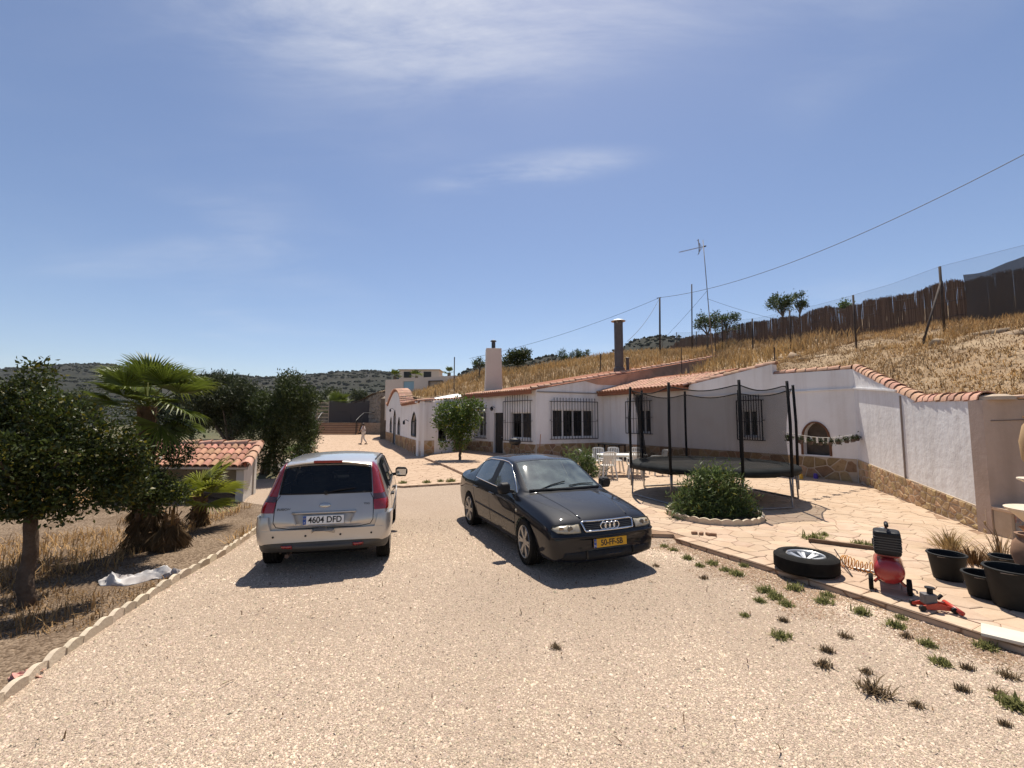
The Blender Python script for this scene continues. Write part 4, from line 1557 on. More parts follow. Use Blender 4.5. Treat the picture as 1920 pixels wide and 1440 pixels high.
def tree(name, label, base, trunk_top, clumps, n, ll, lw, m, seed, bark=M_BARK, r=.1, cat='tree', group=None, yellow=0.0, var=.35, limbs=7, up=.35, trunks=None):
    base = Vector(base)
    t = thing(name, label, cat, base, group=group)
    mb = MB()
    tt = Vector(trunk_top) - base
    for b0 in (trunks or [(0, 0, -.05)]):
        limb(mb, [b0, (tt.x * .4 + b0[0] * .6, tt.y * .4, tt.z * .5), tt], r, r * .7)
    loc = [(Vector(c) - base, q) for c, q in clumps]
    rd = random.Random(seed)
    for c, q in rd.sample(loc, min(limbs, len(loc))):
        limb(mb, [tt - Vector((0, 0, .04)), tt.lerp(c, .5) + Vector((0, 0, .05)), c], r * .5, r * .12, 6)
    mb.build('trunk', bark, t, smooth=True)
    leaf_cloud('crown', [(tuple(c), q) for c, q in loc], n, ll, lw, m, seed, t, up=up, yellow=yellow, var=var)
    return t


def C(x, y, Y, rpx, ry=None, flat=1.0):
    """clump seen at pixel (x, y) with a radius of rpx photograph pixels"""
    rr = rpx / FPX * Y
    return (tuple(at(x, y, Y)), (rr, ry or rr, rr * flat))


# big citrus at the left edge
b = gp(45, 1138)
cl = [C(70, 705, 5.25, 28), C(40, 745, 5.3, 40), C(95, 775, 5.2, 48), C(20, 810, 5.3, 60), C(150, 795, 5.3, 42), C(205, 830, 5.4, 42), C(110, 860, 5.1, 60), C(240, 845, 5.5, 32), C(30, 890, 5.1, 60),
      C(190, 880, 5.3, 38), C(90, 930, 5.0, 42), C(160, 925, 5.2, 36), C(20, 935, 4.9, 40), C(-60, 800, 5.2, 60), C(-70, 900, 5.0, 60), C(-130, 850, 5.2, 60), C(60, 830, 5.8, 60), C(150, 860, 5.8, 50), C(0, 860, 4.7, 50), C(60, 760, 5.7, 45), C(258, 870, 5.6, 30), C(250, 905, 5.6, 30), C(215, 925, 5.4, 30), C(40, 950, 4.9, 26), C(115, 955, 5.0, 24)]
tree('citrus_tree', 'large dark green citrus tree with a stout trunk at the left edge', (b[0], b[1], 0), at(58, 965, b[1]), cl, 27000, .058, .03, M_LEAF_CITRUS, 101, r=.085, yellow=.12, var=.5, limbs=10)  # yellow share and variation put sunlit highlights into the leaf colour
# leafy shrub in front of the palm
b = gp(262, 1015)
cl = [C(215, 905, 6.7, 34), C(262, 905, 6.6, 36), C(305, 915, 6.7, 30), C(240, 930, 6.6, 30), C(290, 940, 6.6, 26), C(330, 925, 6.8, 20), C(200, 930, 6.8, 20), C(270, 880, 6.9, 26), C(335, 850, 7.4, 24), C(300, 830, 7.4, 26), C(330, 800, 7.4, 20)]
tree('broadleaf_shrub', 'dense dark shrub growing against the foot of the tall fan palm', (b[0], b[1], 0), at(262, 950, 6.7), cl, 9000, .05, .027, M_LEAF_CITRUS, 102, r=.04, cat='shrub', yellow=.04)


# ---- fan palms
def fan_mesh(name, m, seed, Rr=.62, nseg=34, span=200, droop=.22, pet=.6, tintk=(1, 1, 1)):
    g = random.Random(seed)
    V, F, T = [], [], []
    # petiole along +x from the origin, slightly arched
    hub = Vector((pet, 0, 0))
    for i in range(4):
        x = pet * i / 3
        w = lerp(.018, .008, i / 3)
        V += [(x, -w, 0), (x, w, 0), (x, 0, -w)]
        T += [(1.4, 1.2, .8)] * 3
    for i in range(3):
        a, b_ = i * 3, i * 3 + 3
        F += [(a, a + 1, b_ + 1, b_), (a + 1, a + 2, b_ + 2, b_ + 1), (a + 2, a, b_, b_ + 2)]
    for k in range(nseg):
        th = R(-span / 2 + span * k / (nseg - 1)) + g.uniform(-.02, .02)
        L = Rr * (0.72 + .28 * math.cos(th * .62)) * g.uniform(.92, 1.06)
        d = Vector((math.cos(th), math.sin(th), 0))
        s = Vector((-d.y, d.x, 0))
        cup = .12 * abs(math.sin(th))
        hw = R(span / nseg) * .5 * L * .55 * 1.02
        k0 = len(V)
        z1 = cup * L
        V += [tuple(hub), tuple(hub + d * L * .55 - s * hw + Vector((0, 0, z1 + .012))), tuple(hub + d * L * .55 + s * hw + Vector((0, 0, z1 + .012))), tuple(hub + d * L * .55 + Vector((0, 0, z1 - .012))),
              tuple(hub + d * L * .8 - s * hw * .55 + Vector((0, 0, z1 * 1.1 - droop * L * .12))), tuple(hub + d * L * .8 + s * hw * .55 + Vector((0, 0, z1 * 1.1 - droop * L * .12))),
              tuple(hub + d * L + s * g.uniform(-.02, .02) + Vector((0, 0, z1 * 1.1 - droop * L * g.uniform(.3, .8))))]
        F += [(k0, k0 + 1, k0 + 3, k0), (k0, k0 + 3, k0 + 2, k0), (k0 + 1, k0 + 4, k0 + 5, k0 + 3), (k0 + 3, k0 + 5, k0 + 2, k0 + 3), (k0 + 4, k0 + 6, k0 + 5, k0 + 4)]
        tv = g.uniform(.75, 1.25)
        T += [(tv * tintk[0], tv * tintk[1], tv * tintk[2])] * 6 + [(tv * 1.5 * tintk[0], tv * 1.25 * tintk[1], tv)]
    me = bpy.data.meshes.new(name)
    F = [tuple(dict.fromkeys(f)) for f in F]
    me.from_pydata(V, [], F)
    a = me.color_attributes.new('tint', 'FLOAT_COLOR', 'POINT')
    a.data.foreach_set('color', np.c_[np.array(T, np.float32), np.ones(len(T), np.float32)].ravel())
    me.materials.append(m)
    me.update()
    return me


def put_frond(parent, me, origin, az, el, roll=0.0, s=1.0, name='frond'):
    d = Vector((math.cos(az) * math.cos(el), math.sin(az) * math.cos(el), math.sin(el)))
    y = Vector((0, 0, 1)).cross(d).normalized()
    z = d.cross(y)
    Mx = Matrix((d, y, z)).transposed() @ Matrix.Rotation(roll, 3, 'X')
    o = bpy.data.objects.new(name, me)
    o.location = origin
    o.rotation_euler = Mx.to_euler()
    o.scale = (s, s, s)
    return link(o, parent)


FANS = [fan_mesh('frond', M_PALM, k, .62 + .05 * (k % 3), droop=.15 + .1 * (k % 3)) for k in range(4)]
FANS_Y = [fan_mesh('young_frond', M_PALM_Y, 20 + k, .6, nseg=30, span=190, droop=.2, pet=.32) for k in range(3)]
DEADF = [fan_mesh('dead_frond', M_DEADPALM, 40 + k, .55, nseg=16, span=80, droop=.1, pet=.3) for k in range(3)]


def fan_palm(name, label, base, height, fronds, dead, seed, r=.15, scale=1.0, fans=FANS, lean=(0, 0), deadz=(0.2, .9), trunk_dead=True):
    t = thing(name, label, 'palm', base)
    g = random.Random(seed)
    mb = MB()
    top = Vector((lean[0], lean[1], height))
    pts = [Vector((0, 0, -.05)).lerp(top, i / 10) + Vector((g.uniform(-.015, .015), g.uniform(-.015, .015), 0)) for i in range(11)]
    mb.tube(pts, [r * 1.35, r * 1.25] + [r * g.uniform(.92, 1.08) for _ in range(9)], 10)
    # old leaf bases standing off the trunk
    nb_ = int(height * 34)
    for i in range(nb_):
        z = height * (i + 1) / (nb_ + 1)
        a = i * 2.4
        p = Vector((0, 0, 0)).lerp(top, z / height)
        d = Vector((math.cos(a), math.sin(a), 0))
        mb.bar(p + d * r * .7, p + d * (r * 1.12 + .02) + Vector((0, 0, .11)), .05, .012)
    mb.build('trunk', mat('palm_trunk', (0.16, 0.1, 0.055), .95, (0.09, 0.055, 0.03), 9, bump=1, bscale=20), t)
    for az, el, s in fronds:
        put_frond(t, g.choice(fans), top + Vector((0, 0, g.uniform(-.1, .08))), R(az), R(el), g.uniform(-.3, .3), s * scale)
    for i in range(dead):
        z = lerp(deadz[0], deadz[1], g.random()) * height
        a = g.uniform(0, 6.28)
        p = Vector((0, 0, 0)).lerp(top, z / height) + Vector((math.cos(a), math.sin(a), 0)) * r * .8
        put_frond(t, g.choice(DEADF), p, a, R(g.uniform(-89, -78)), g.uniform(-.6, .6), g.uniform(.5, .8), 'dead_frond')
    return t


b = gp(272, 1030)
g = random.Random(3)
fr_ = [(95, 80, 1.0), (60, 62, 1.0), (130, 60, 1.05), (20, 50, 1.05), (170, 46, 1.1), (210, 40, 1.0), (250, 45, 1.0), (300, 48, 1.0), (340, 38, 1.1), (0, 15, 1.15), (180, 16, 1.2), (150, 28, 1.15), (205, 8, 1.1), (270, 25, 1.05), (315, 8, 1.1), (30, 24, 1.1),
       (345, -12, 1.2), (20, -25, 1.1), (335, -42, 1.2), (280, 2, 1.0)]
fan_palm('fan_palm', 'tall fan palm with a shaggy trunk left of the silver car', (b[0], b[1], 0), 2.28, fr_, 30, 5, r=.13, scale=.78, lean=(-.2, .1), deadz=(.12, .42))
b2 = gp(372, 985)
fan_palm('fan_palm', 'small yellow-green fan palm in front of the tiled shelter', (b2[0], b2[1], 0), .55, [(340, 28, 1.15), (10, 48, 1.05), (180, 18, 1.0), (290, 12, 1.1), (60, 55, 1.0), (330, -8, 1.0), (240, 8, .95), (120, 40, .9)], 9, 6, r=.13, fans=FANS_Y, deadz=(.5, 1.0))
b3 = gp(318, 1030)
fan_palm('fan_palm', 'short palm stump shrouded in hanging dead fronds beside the tall palm', (b3[0], b3[1], 0), 0.5, [], 34, 8, r=.1, deadz=(.85, 1.35))

# ---- olives behind the shelter
def blob_clumps(x0, x1, y0, y1, Y, n, r, seed, dy=1.0):
    g = random.Random(seed)
    out = []
    cx, cy = (x0 + x1) / 2, (y0 + y1) / 2
    for _ in range(n):
        while True:
            u, v = g.uniform(-1, 1), g.uniform(-1, 1)
            if u * u + v * v < 1: break
        out.append(C(cx + u * (x1 - x0) / 2 * .86, cy + v * (y1 - y0) / 2 * .86, Y + g.uniform(-dy, dy), r * g.uniform(.7, 1.3)))
    return out


tree('olive_tree', 'grey-green olive tree behind the tiled shelter, nearer the fan palm', (*gp(432, 878), 0), at(430, 835, 16.2), blob_clumps(352, 498, 700, 832, 16.2, 26, 22, 61), 24000, .11, .036, M_LEAF_OLIVE, 103, M_BARK_GREY, r=.12, up=.7)
tree('olive_tree', 'full bushy olive tree beside the paved yard, right of the shelter', (*gp(500, 888), 0), at(510, 845, 16.0), blob_clumps(455, 590, 700, 850, 16.0, 30, 24, 62) + [C(580, 815, 16.3, 20), C(570, 845, 16, 20), C(520, 870, 15.8, 22), C(488, 860, 15.8, 22)], 30000, .11, .038, leaf_mat('olive_leaf_green', (0.048, 0.064, 0.019), .3), 104, M_BARK_GREY, r=.1, up=.7, trunks=[(0, 0, -.05), (.35, .1, -.05), (-.3, .2, -.05)])
b = gp(560, 868)
tree('garden_shrub', 'low light green shrub at the edge of the paved yard', (b[0], b[1], 0), (b[0], b[1], .4), [C(548, 852, b[1], 17), C(566, 845, b[1] + .3, 15), C(575, 832, b[1] + .6, 14), C(556, 868, b[1] - .3, 13)], 2600, .1, .04, M_LEAF_BRIGHT, 105, r=.03, cat='shrub')

# lemon tree in front of the house
b = gp(862, 862, PATIO_Z + .09)
tree('lemon_tree', 'small round-headed lemon tree standing before the house door', (b[0], b[1], PATIO_Z + .08), at(864, 822, b[1]), [C(840, 775, b[1], 22), C(868, 768, b[1], 22), C(890, 762, b[1], 16), C(826, 790, b[1] - .2, 14), C(855, 795, b[1], 24), C(880, 790, b[1] + .2, 22), C(870, 815, b[1], 17), C(848, 815, b[1] - .1, 12), C(862, 835, b[1], 9), C(829, 833, b[1] - .1, 8)], 5200, .14, .07, M_LEAF_BRIGHT, 106, r=.07, yellow=.06, var=.4)

# bush in the round bed
b = gp(1335, 975)
cl = [C(1335, 925, b[1], 36), C(1300, 940, b[1], 26), C(1372, 935, b[1], 26), C(1280, 962, b[1] - .15, 20), C(1395, 962, b[1] - .1, 20), C(1335, 905, b[1] + .1, 26), C(1310, 895, b[1], 13), C(1360, 900, b[1], 16), C(1320, 965, b[1] - .2, 24), C(1360, 968, b[1] - .2, 22), C(1288, 912, b[1], 12), C(1385, 915, b[1], 12), C(1275, 940, b[1] - .1, 10), C(1402, 938, b[1], 10), C(1345, 884, b[1], 9), C(1322, 882, b[1] + .1, 8), C(1375, 892, b[1], 8), C(1410, 975, b[1] - .15, 9)]
tree('round_bush', 'leafy green bush in a round bed in front of the trampoline', (b[0], b[1], PATIO_Z), (b[0], b[1], PATIO_Z + .35), cl, 7500, .115, .024, M_LEAF_BUSH, 107, r=.03, cat='bush', yellow=.05, trunks=[(.1, 0, 0), (-.12, .05, 0), (0, -.1, 0)])
b = gp(1098, 897)
tree('oleander_shrub', 'oleander shrub behind the windscreen of the dark sedan', (b[0], b[1], PATIO_Z), (b[0], b[1], PATIO_Z + .3), [C(1085, 880, b[1], 14), C(1103, 875, b[1], 14), C(1095, 860, b[1], 12), C(1070, 858, b[1], 9), C(1110, 890, b[1], 10)], 1500, .2, .03, M_LEAF_BUSH, 108, r=.025, cat='shrub', up=.9)


# ---- trees up on the hill
def hz1(x, y):
    return float(hill_z([x], [y])[0])


def hill_tree(x, yb, Y, h_px, w_px, label, seed, n=1500, name='almond_tree', m=M_LEAF_ALMOND, ll=.16, lw=.07, cat='tree', nb=9):
    p = at(x, yb, Y)
    z = hz1(p.x, p.y)
    base = (p.x, p.y, z - .05)
    cz = at(x, yb - h_px * .62, Y)
    top = (p.x + .1, p.y, lerp(z, cz.z, .62))
    g = random.Random(seed)
    cl = []
    for _ in range(nb):
        a, q = g.uniform(-1, 1), g.uniform(-1, 1)
        cl.append(C(x + a * w_px * .38, yb - h_px * .66 + q * h_px * .22, Y + g.uniform(-.5, .5), g.uniform(.1, .2) * w_px))
    return tree(name, label, base, top, cl, n, ll, lw, m, seed, M_BARK_GREY, r=.09, cat=cat, up=.6, limbs=9)


hill_tree(1466, 608, 33, 58, 56, 'gnarled almond tree silhouetted on the hill crest right of the aerial', 201, 1800)
hill_tree(1498, 596, 34, 50, 36, 'slender almond tree just right of the gnarled one on the crest', 202, 1000)
hill_tree(1325, 640, 33, 52, 50, 'low almond tree in front of the aerial mast', 203, 1500)
hill_tree(1362, 640, 34, 54, 46, 'almond tree just right of the aerial mast', 204, 1300)
hill_tree(968, 700, 42, 44, 50, 'round dark fig tree on the grass right of the plastered chimney', 205, 2600, 'fig_tree', M_LEAF_CITRUS, .2, .12, nb=14)
hill_tree(1062, 690, 46, 32, 30, 'small almond tree on the grass, left one of a pair', 206, 900)
hill_tree(1090, 686, 46, 32, 38, 'small almond tree on the grass, right one of a pair', 207, 1100)
hill_tree(898, 696, 40, 26, 26, 'sparse little tree just left of the plastered chimney', 208, 700)
hill_tree(1128, 690, 44, 22, 18, 'tiny bush on the grass left of the tall metal chimney', 209, 400, 'hill_bush', cat='bush')
hill_tree(1590, 596, 28, 30, 26, 'yellow-green bush showing above the reed fence', 210, 900, 'hill_bush', M_LEAF_BRIGHT, cat='bush')
for x, yb, Y, w, lab, sd in ((740, 712, 52, 30, 'squat palm left on the flat roofline of the cream building', 301), (781, 712, 52, 30, 'palm above the middle of the cream building', 302), (842, 706, 47, 26, 'palm at the right end of the cream building', 303)):
    p = at(x, yb, Y)
    t = thing('hill_palm', lab, 'palm', (p.x, p.y, p.z - 1.2))
    mb = MB(); mb.tube([(0, 0, -1.5), (0, 0, 1.6)], [.22, .18], 8); mb.build('trunk', M_BARK_GREY, t)
    g = random.Random(sd)
    for k in range(15):
        put_frond(t, g.choice(FANS), (0, 0, 1.6), g.uniform(0, 6.28), R(g.uniform(-15, 75)), 0, w / FPX * Y * .5 * .85)
p = at(632, 790, 68)
t = thing('yard_palm', 'big dark palm rising behind the shade-net gate', 'palm', (p.x, p.y, 1.6))
mb = MB(); mb.tube([(0, 0, -.1), (0, 0, 2.2)], [.35, .3], 9); mb.build('trunk', M_BARK_GREY, t)
g = random.Random(9)
for k in range(26):
    put_frond(t, g.choice(FANS), (0, 0, 2.2 + g.uniform(-.4, .3)), g.uniform(0, 6.28), R(g.uniform(-25, 70)), 0, 2.3)
# trees beyond the yard on the left
for x0, x1, y0, y1, Y, lab, sd in ((585, 640, 728, 790, 75, 'distant green tree left of the yard palm', 311), (655, 705, 735, 775, 80, 'distant bushy tree right of the yard palm', 312), (330, 390, 735, 800, 40, 'green tree beyond the fan palm at mid distance', 313), (120, 230, 735, 800, 60, 'distant tree row beyond the citrus, right part', 314), (250, 330, 742, 800, 52, 'distant scrubby tree directly behind the fan palm', 316), (390, 470, 738, 800, 48, 'distant tree behind the gap between the olives', 317), (-40, 60, 730, 800, 62, 'distant tree row beyond the citrus, left part', 315)):
    p = at((x0 + x1) / 2, y1, Y)
    tree('distant_tree', lab, (p.x, p.y, 0 if Y < 70 else 1.5), (p.x, p.y, max(p.z, .5) + .8), blob_clumps(x0, x1, y0, y1, Y, 12, (y1 - y0) * .28, sd), 2600, .38, .2, M_LEAF_OLIVE, sd, M_BARK_GREY, r=.2)


# ---- grasses
def blades(name, P, H, m, seed, lean=.5, w=.006, parent=None, tint=(1, 1, 1), var=.4):
    g = np.random.default_rng(seed)
    n = len(P)
    a = g.uniform(0, 2 * np.pi, n)
    ln = np.abs(g.normal(0, lean, n))
    d = np.c_[np.cos(a) * np.sin(ln), np.sin(a) * np.sin(ln), np.cos(ln)]
    d[:, 2] = np.abs(d[:, 2])
    s = np.c_[-np.sin(a), np.cos(a), np.zeros(n)] * (w * g.uniform(.6, 1.5, n))[:, None]
    h = H * g.uniform(.5, 1.3, n)
    mid = P + d * (h * .55)[:, None]
    tip = P + d * h[:, None] + np.c_[np.cos(a), np.sin(a), -np.ones(n) * .6] * (h * .18)[:, None]
    V = np.stack([P - s, P + s, mid + s * .8, tip, mid - s * .8], 1).reshape(-1, 3)
    i = np.arange(n)[:, None] * 5
    F = np.concatenate([np.c_[i, i + 1, i + 2, i + 4], np.c_[i + 4, i + 2, i + 3, i + 3]])
    F4 = np.c_[i, i + 1, i + 2, i + 4]
    F3 = np.c_[i + 4, i + 2, i + 3]
    me = bpy.data.meshes.new(name)
    me.vertices.add(len(V)); me.vertices.foreach_set('co', V.astype(np.float32).ravel())
    li = np.concatenate([F4.ravel(), F3.ravel()]).astype(np.int32)
    me.loops.add(len(li)); me.loops.foreach_set('vertex_index', li)
    me.polygons.add(2 * n)
    me.polygons.foreach_set('loop_start', np.concatenate([np.arange(n) * 4, 4 * n + np.arange(n) * 3]).astype(np.int32))
    me.polygons.foreach_set('loop_total', np.concatenate([np.full(n, 4), np.full(n, 3)]).astype(np.int32))
    me.update(calc_edges=True)
    at_ = me.color_attributes.new('tint', 'FLOAT_COLOR', 'POINT')
    pn = vnoise(P[:, 0] * .45 + 9, P[:, 1] * .45, 51)[:, None]
    hue = np.array([1.12, 1.06, .92]) * pn + np.array([.72, .7, .74]) * (1 - pn)
    t = np.repeat(g.uniform(1 - var, 1 + var, (n, 1)) * np.array([tint]) * hue, 5, 0)
    at_.data.foreach_set('color', np.c_[t, np.ones(len(t))].astype(np.float32).ravel())
    me.materials.append(m)
    return part(name, me, None, parent)


def scatter_poly(n, x0, x1, y0, y1, keep, seed):
    g = np.random.default_rng(seed)
    P = np.c_[g.uniform(x0, x1, n), g.uniform(y0, y1, n)]
    return P[keep(P)]


def in_hill(P):
    return inside_np(P[:, 0], P[:, 1], HILLPOLY)


# hillside straw: near bank, strip by the fences, and the crest behind the house
Pn = scatter_poly(52000, 8.4, 19.5, 6, 22, in_hill, 1)
dens = vnoise(Pn[:, 0] * .8, Pn[:, 1] * .8, 7) + .5 * vnoise(Pn[:, 0] * 2.3, Pn[:, 1] * 2.3, 8)
Pn0 = Pn[::2]
Pn = Pn[dens > .62]
hgt = .08 + .2 * vnoise(Pn[:, 0] * .6, Pn[:, 1] * .6, 9) + .12 * (Pn[:, 0] > 14)
o = blades('dry_grass', np.c_[Pn, hill_z(Pn[:, 0], Pn[:, 1])], hgt, M_STRAW, 2, lean=1.1, w=.007, tint=(.95, .88, .78), var=.6)
tag(o, 'dry straw-coloured grass on the bank above the garden wall', 'grass', kind='stuff')
o = blades('bank_stubble', np.c_[Pn0, hill_z(Pn0[:, 0], Pn0[:, 1])], np.full(len(Pn0), .09), M_STRAW, 12, lean=1.3, w=.009, tint=(.5, .4, .32), var=.6)
tag(o, 'brown stubble and dead stalks lying on the bank above the garden wall', 'grass', kind='stuff')
Pf = scatter_poly(42000, -10, 18.5, 22, 56, in_hill, 3)
Pf = Pf[vnoise(Pf[:, 0] * .5, Pf[:, 1] * .5, 4) + .4 * vnoise(Pf[:, 0] * 1.7, Pf[:, 1] * 1.7, 5) > .38]
o = blades('dry_meadow', np.c_[Pf, hill_z(Pf[:, 0], Pf[:, 1])], .45 + .3 * vnoise(Pf[:, 0] * .4, Pf[:, 1] * .4, 6), M_STRAW, 4, lean=.4, w=.022, tint=(.95, .9, .8))
tag(o, 'tall dry grass on the crest behind the house', 'grass', kind='stuff')


def in_bed(P):
    return inside_np(P[:, 0], P[:, 1], BED)


Pb = scatter_poly(26000, -14, -4.2, 4.5, 13, in_bed, 5)
mask = (vnoise(Pb[:, 0] * .55 + 3, Pb[:, 1] * .55, 12) > .42) & (Pb[:, 0] < -5.4 - .12 * (Pb[:, 1] - 5)) | (vnoise(Pb[:, 0] * 1.3, Pb[:, 1] * 1.3, 15) > .8)
Pb = Pb[mask]
o = blades('dry_bed_grass', np.c_[Pb, np.full(len(Pb), .004)], .14 + .16 * vnoise(Pb[:, 0], Pb[:, 1], 13), M_STRAW, 6, lean=.8, w=.005, tint=(.95, .82, .66), var=.55)
tag(o, 'tangled dry grass under the citrus and palms', 'grass', kind='stuff')
Pb2 = scatter_poly(9000, -6.5, -3.3, 2.6, 6.5, in_bed, 25)
Pb2 = Pb2[vnoise(Pb2[:, 0] * 1.2, Pb2[:, 1] * 1.2, 22) > .55]
o = blades('bed_litter', np.c_[Pb2, np.full(len(Pb2), .004)], .05 + .06 * vnoise(Pb2[:, 0] * 2, Pb2[:, 1] * 2, 23), M_STRAW, 8, lean=1.2, w=.004, tint=(.7, .6, .5))
tag(o, 'leaf litter and short dead stalks beside the scalloped edging', 'grass', kind='stuff')

# ---- weeds standing in the gravel: each one a plant of its own
WEED_ME = []
for k in range(4):
    g = np.random.default_rng(400 + k)
    n = 230
    th = g.uniform(0, 6.28, n); rr = np.abs(g.normal(0, .06, n)).clip(0, .1)
    P = np.c_[rr * np.cos(th), rr * np.sin(th), np.zeros(n)]
    o = blades('weed', P, .05 + .05 * g.random(n), M_WEED, 410 + k, lean=.95, w=.006)
    WEED_ME.append(o.data); bpy.data.objects.remove(o)
DRY_ME = []
for k in range(3):
    g = np.random.default_rng(500 + k)
    n = 130
    th = g.uniform(0, 6.28, n); rr = np.abs(g.normal(0, .05, n)).clip(0, .08)
    o = blades('dry_weed', np.c_[rr * np.cos(th), rr * np.sin(th), np.zeros(n)], .05 + .06 * g.random(n), M_STRAW, 510 + k, lean=.85, w=.005, tint=(.42, .42, .45))
    DRY_ME.append(o.data); bpy.data.objects.remove(o)
green = [(1245, 1025, .8), (1262, 1032, .9), (1290, 1048, 1.0), (1312, 1062, .8), (1335, 1058, 1.0), (1360, 1070, .9), (1382, 1078, 1.1), (1395, 1062, .8), (1436, 1110, 1.2), (1455, 1122, 1.1), (1490, 1105, 1.2), (1475, 1135, .9), (1545, 1130, 1.1), (1552, 1118, .9), (1615, 1150, 1.1),
         (1680, 1175, 1.0), (1465, 1195, 1.0), (1690, 1160, .7), (1740, 1210, .9), (1765, 1245, .9), (1850, 1215, 1.0), (1905, 1325, 1.3), (1425, 1128, .8), (1397, 1155, .6)]
for i, (x, y, s) in enumerate(green):
    s *= .8
    p = gp(x, y)
    o = part('weed', WEED_ME[i % 4], None, None, (p[0], p[1], 0.0), (0, 0, i * 1.7), (s, s, s))
    tag(o, 'small green weed in the gravel along the patio edge', 'weed', 'green weeds along the patio edge')
dry = [(1042, 1215, .7), (1545, 1250, 1.0), (1552, 1222, .9), (1640, 1300, 1.5), (1625, 1262, .7), (1805, 1295, .8), (1870, 1300, .7), (1720, 1325, .7), (1885, 1360, .6), (1230, 1062, .7), (1320, 1085, .8), (1470, 1165, .8), (1585, 1195, .8), (1700, 1195, .8), (1815, 1255, .8), (1890, 1270, .9)]
for i, (x, y, s) in enumerate(dry):
    s *= .8
    p = gp(x, y)
    o = part('dry_weed', DRY_ME[i % 3], None, None, (p[0], p[1], 0.0), (0, 0, i * 2.1), (s, s, s))
    tag(o, 'small brown dried weed on the open gravel to the right', 'weed', 'dried weeds on the gravel')
pat_w = [(755, 906, .9), (800, 905, 1.0), (826, 903, .8), (845, 903, 1.1), (1525, 1012, 1.2), (1612, 1022, .9), (1637, 1028, .9), (1545, 1005, .7)]
for i, (x, y, s) in enumerate(pat_w):
    p = gp(x, y, PATIO_Z)
    o = part('weed', WEED_ME[i % 4], None, None, (p[0], p[1], PATIO_Z), (0, 0, i * 1.1), (s * 1.3,) * 3)
    tag(o, 'tuft of weed rooted in a joint of the stamped paving', 'weed', 'weeds in the paving joints')

# ---- loose gravel
def pebbles():
    g = np.random.default_rng(77)
    octv = np.array([(1, 0, 0), (0, 1, 0), (-1, 0, 0), (0, -1, 0), (0, 0, 1.0)])
    octf = np.array([(0, 1, 4), (1, 2, 4), (2, 3, 4), (3, 0, 4)])
    n = 330000
    Y = 1.9 + (9.5 - 1.9) * g.random(n) ** 1.7
    X = g.uniform(-1.2, 1.2, n) * Y
    Xe = np.concatenate([np.interp(g.random(26000), np.linspace(0, 1, len(edge_line)), [p[0] for p in edge_line])])
    Ye = np.interp(Xe[::1], sorted([p[0] for p in edge_line]), [p[1] for p in sorted(edge_line)])
    de = np.abs(g.normal(0, .45, len(Xe)))
    X = np.r_[X, Xe - de * .85]; Y = np.r_[Y, Ye - de * .5]
    keep = inside_np(X, Y, DRIVE)
    X, Y = X[keep], Y[keep]
    n = len(X)
    r = (g.gamma(3.0, .0008, n) + .0013) * (1 + .11 * Y)
    s = np.c_[r * g.uniform(.7, 1.4, n), r * g.uniform(.7, 1.4, n), r * g.uniform(.5, .9, n)]
    a = g.uniform(0, 6.28, n)
    v = octv[None] * s[:, None, :] * g.uniform(.75, 1.25, (n, 5, 1))
    tip = g.normal(0, .35, (n, 2)) * r[:, None]
    x = v[..., 0] * np.cos(a)[:, None] - v[..., 1] * np.sin(a)[:, None]
    y = v[..., 0] * np.sin(a)[:, None] + v[..., 1] * np.cos(a)[:, None]
    x[:, 4] += tip[:, 0]; y[:, 4] += tip[:, 1]
    V = np.stack([x + X[:, None], y + Y[:, None], v[..., 2] + .0005], -1).reshape(-1, 3)
    F = (octf[None] + 5 * np.arange(n)[:, None, None]).reshape(-1, 3)
    c = g.normal(1, .22, (n, 1)).clip(.4, 1.35) * np.array([[1, 1, 1]]) + g.normal(0, .03, (n, 3))
    c = np.where((g.random(n) < .07)[:, None], c * .35, c)
    big = .68 + .58 * vnoise(X * .55, Y * .55, 41) * (.7 + .6 * vnoise(X * 1.7, Y * 1.7, 42))
    for off in (-1.15, .35, 1.7):       # wheel tracks, pressed and dusted paler
        big = big + .13 * np.exp(-((X - off - .05 * Y + .25 * np.sin(Y * .5)) / .2) ** 2)
    c = c * big[:, None]
    # soil washed up along the patio edge mixes into the gravel
    dist = np.full(n, 9.0)
    for a_, b_ in zip(edge_line[:-1], edge_line[1:]):
        ex_, ey_ = b_[0] - a_[0], b_[1] - a_[1]
        tt_ = (((X - a_[0]) * ex_ + (Y - a_[1]) * ey_) / (ex_ * ex_ + ey_ * ey_)).clip(0, 1)
        dist = np.minimum(dist, np.hypot(X - a_[0] - ex_ * tt_, Y - a_[1] - ey_ * tt_))
    soil_p = np.clip(1.15 - dist / .95 + (vnoise(X * 1.6, Y * 1.6, 61) - .5) * 1.5, 0, .85)
    c = np.where((g.random(n) < soil_p)[:, None], c * np.array([[.5, .42, .36]]), c)
    T = np.repeat(c, 5, 0)
    o = part('loose_gravel', np_mesh('loose_gravel', V, F, mat('pebble', (0.48, 0.38, 0.288), .9, vcol=True, spec=.25), T))
    tag(o, 'pale pink-beige gravel chips covering the drive', 'gravel', kind='stuff')


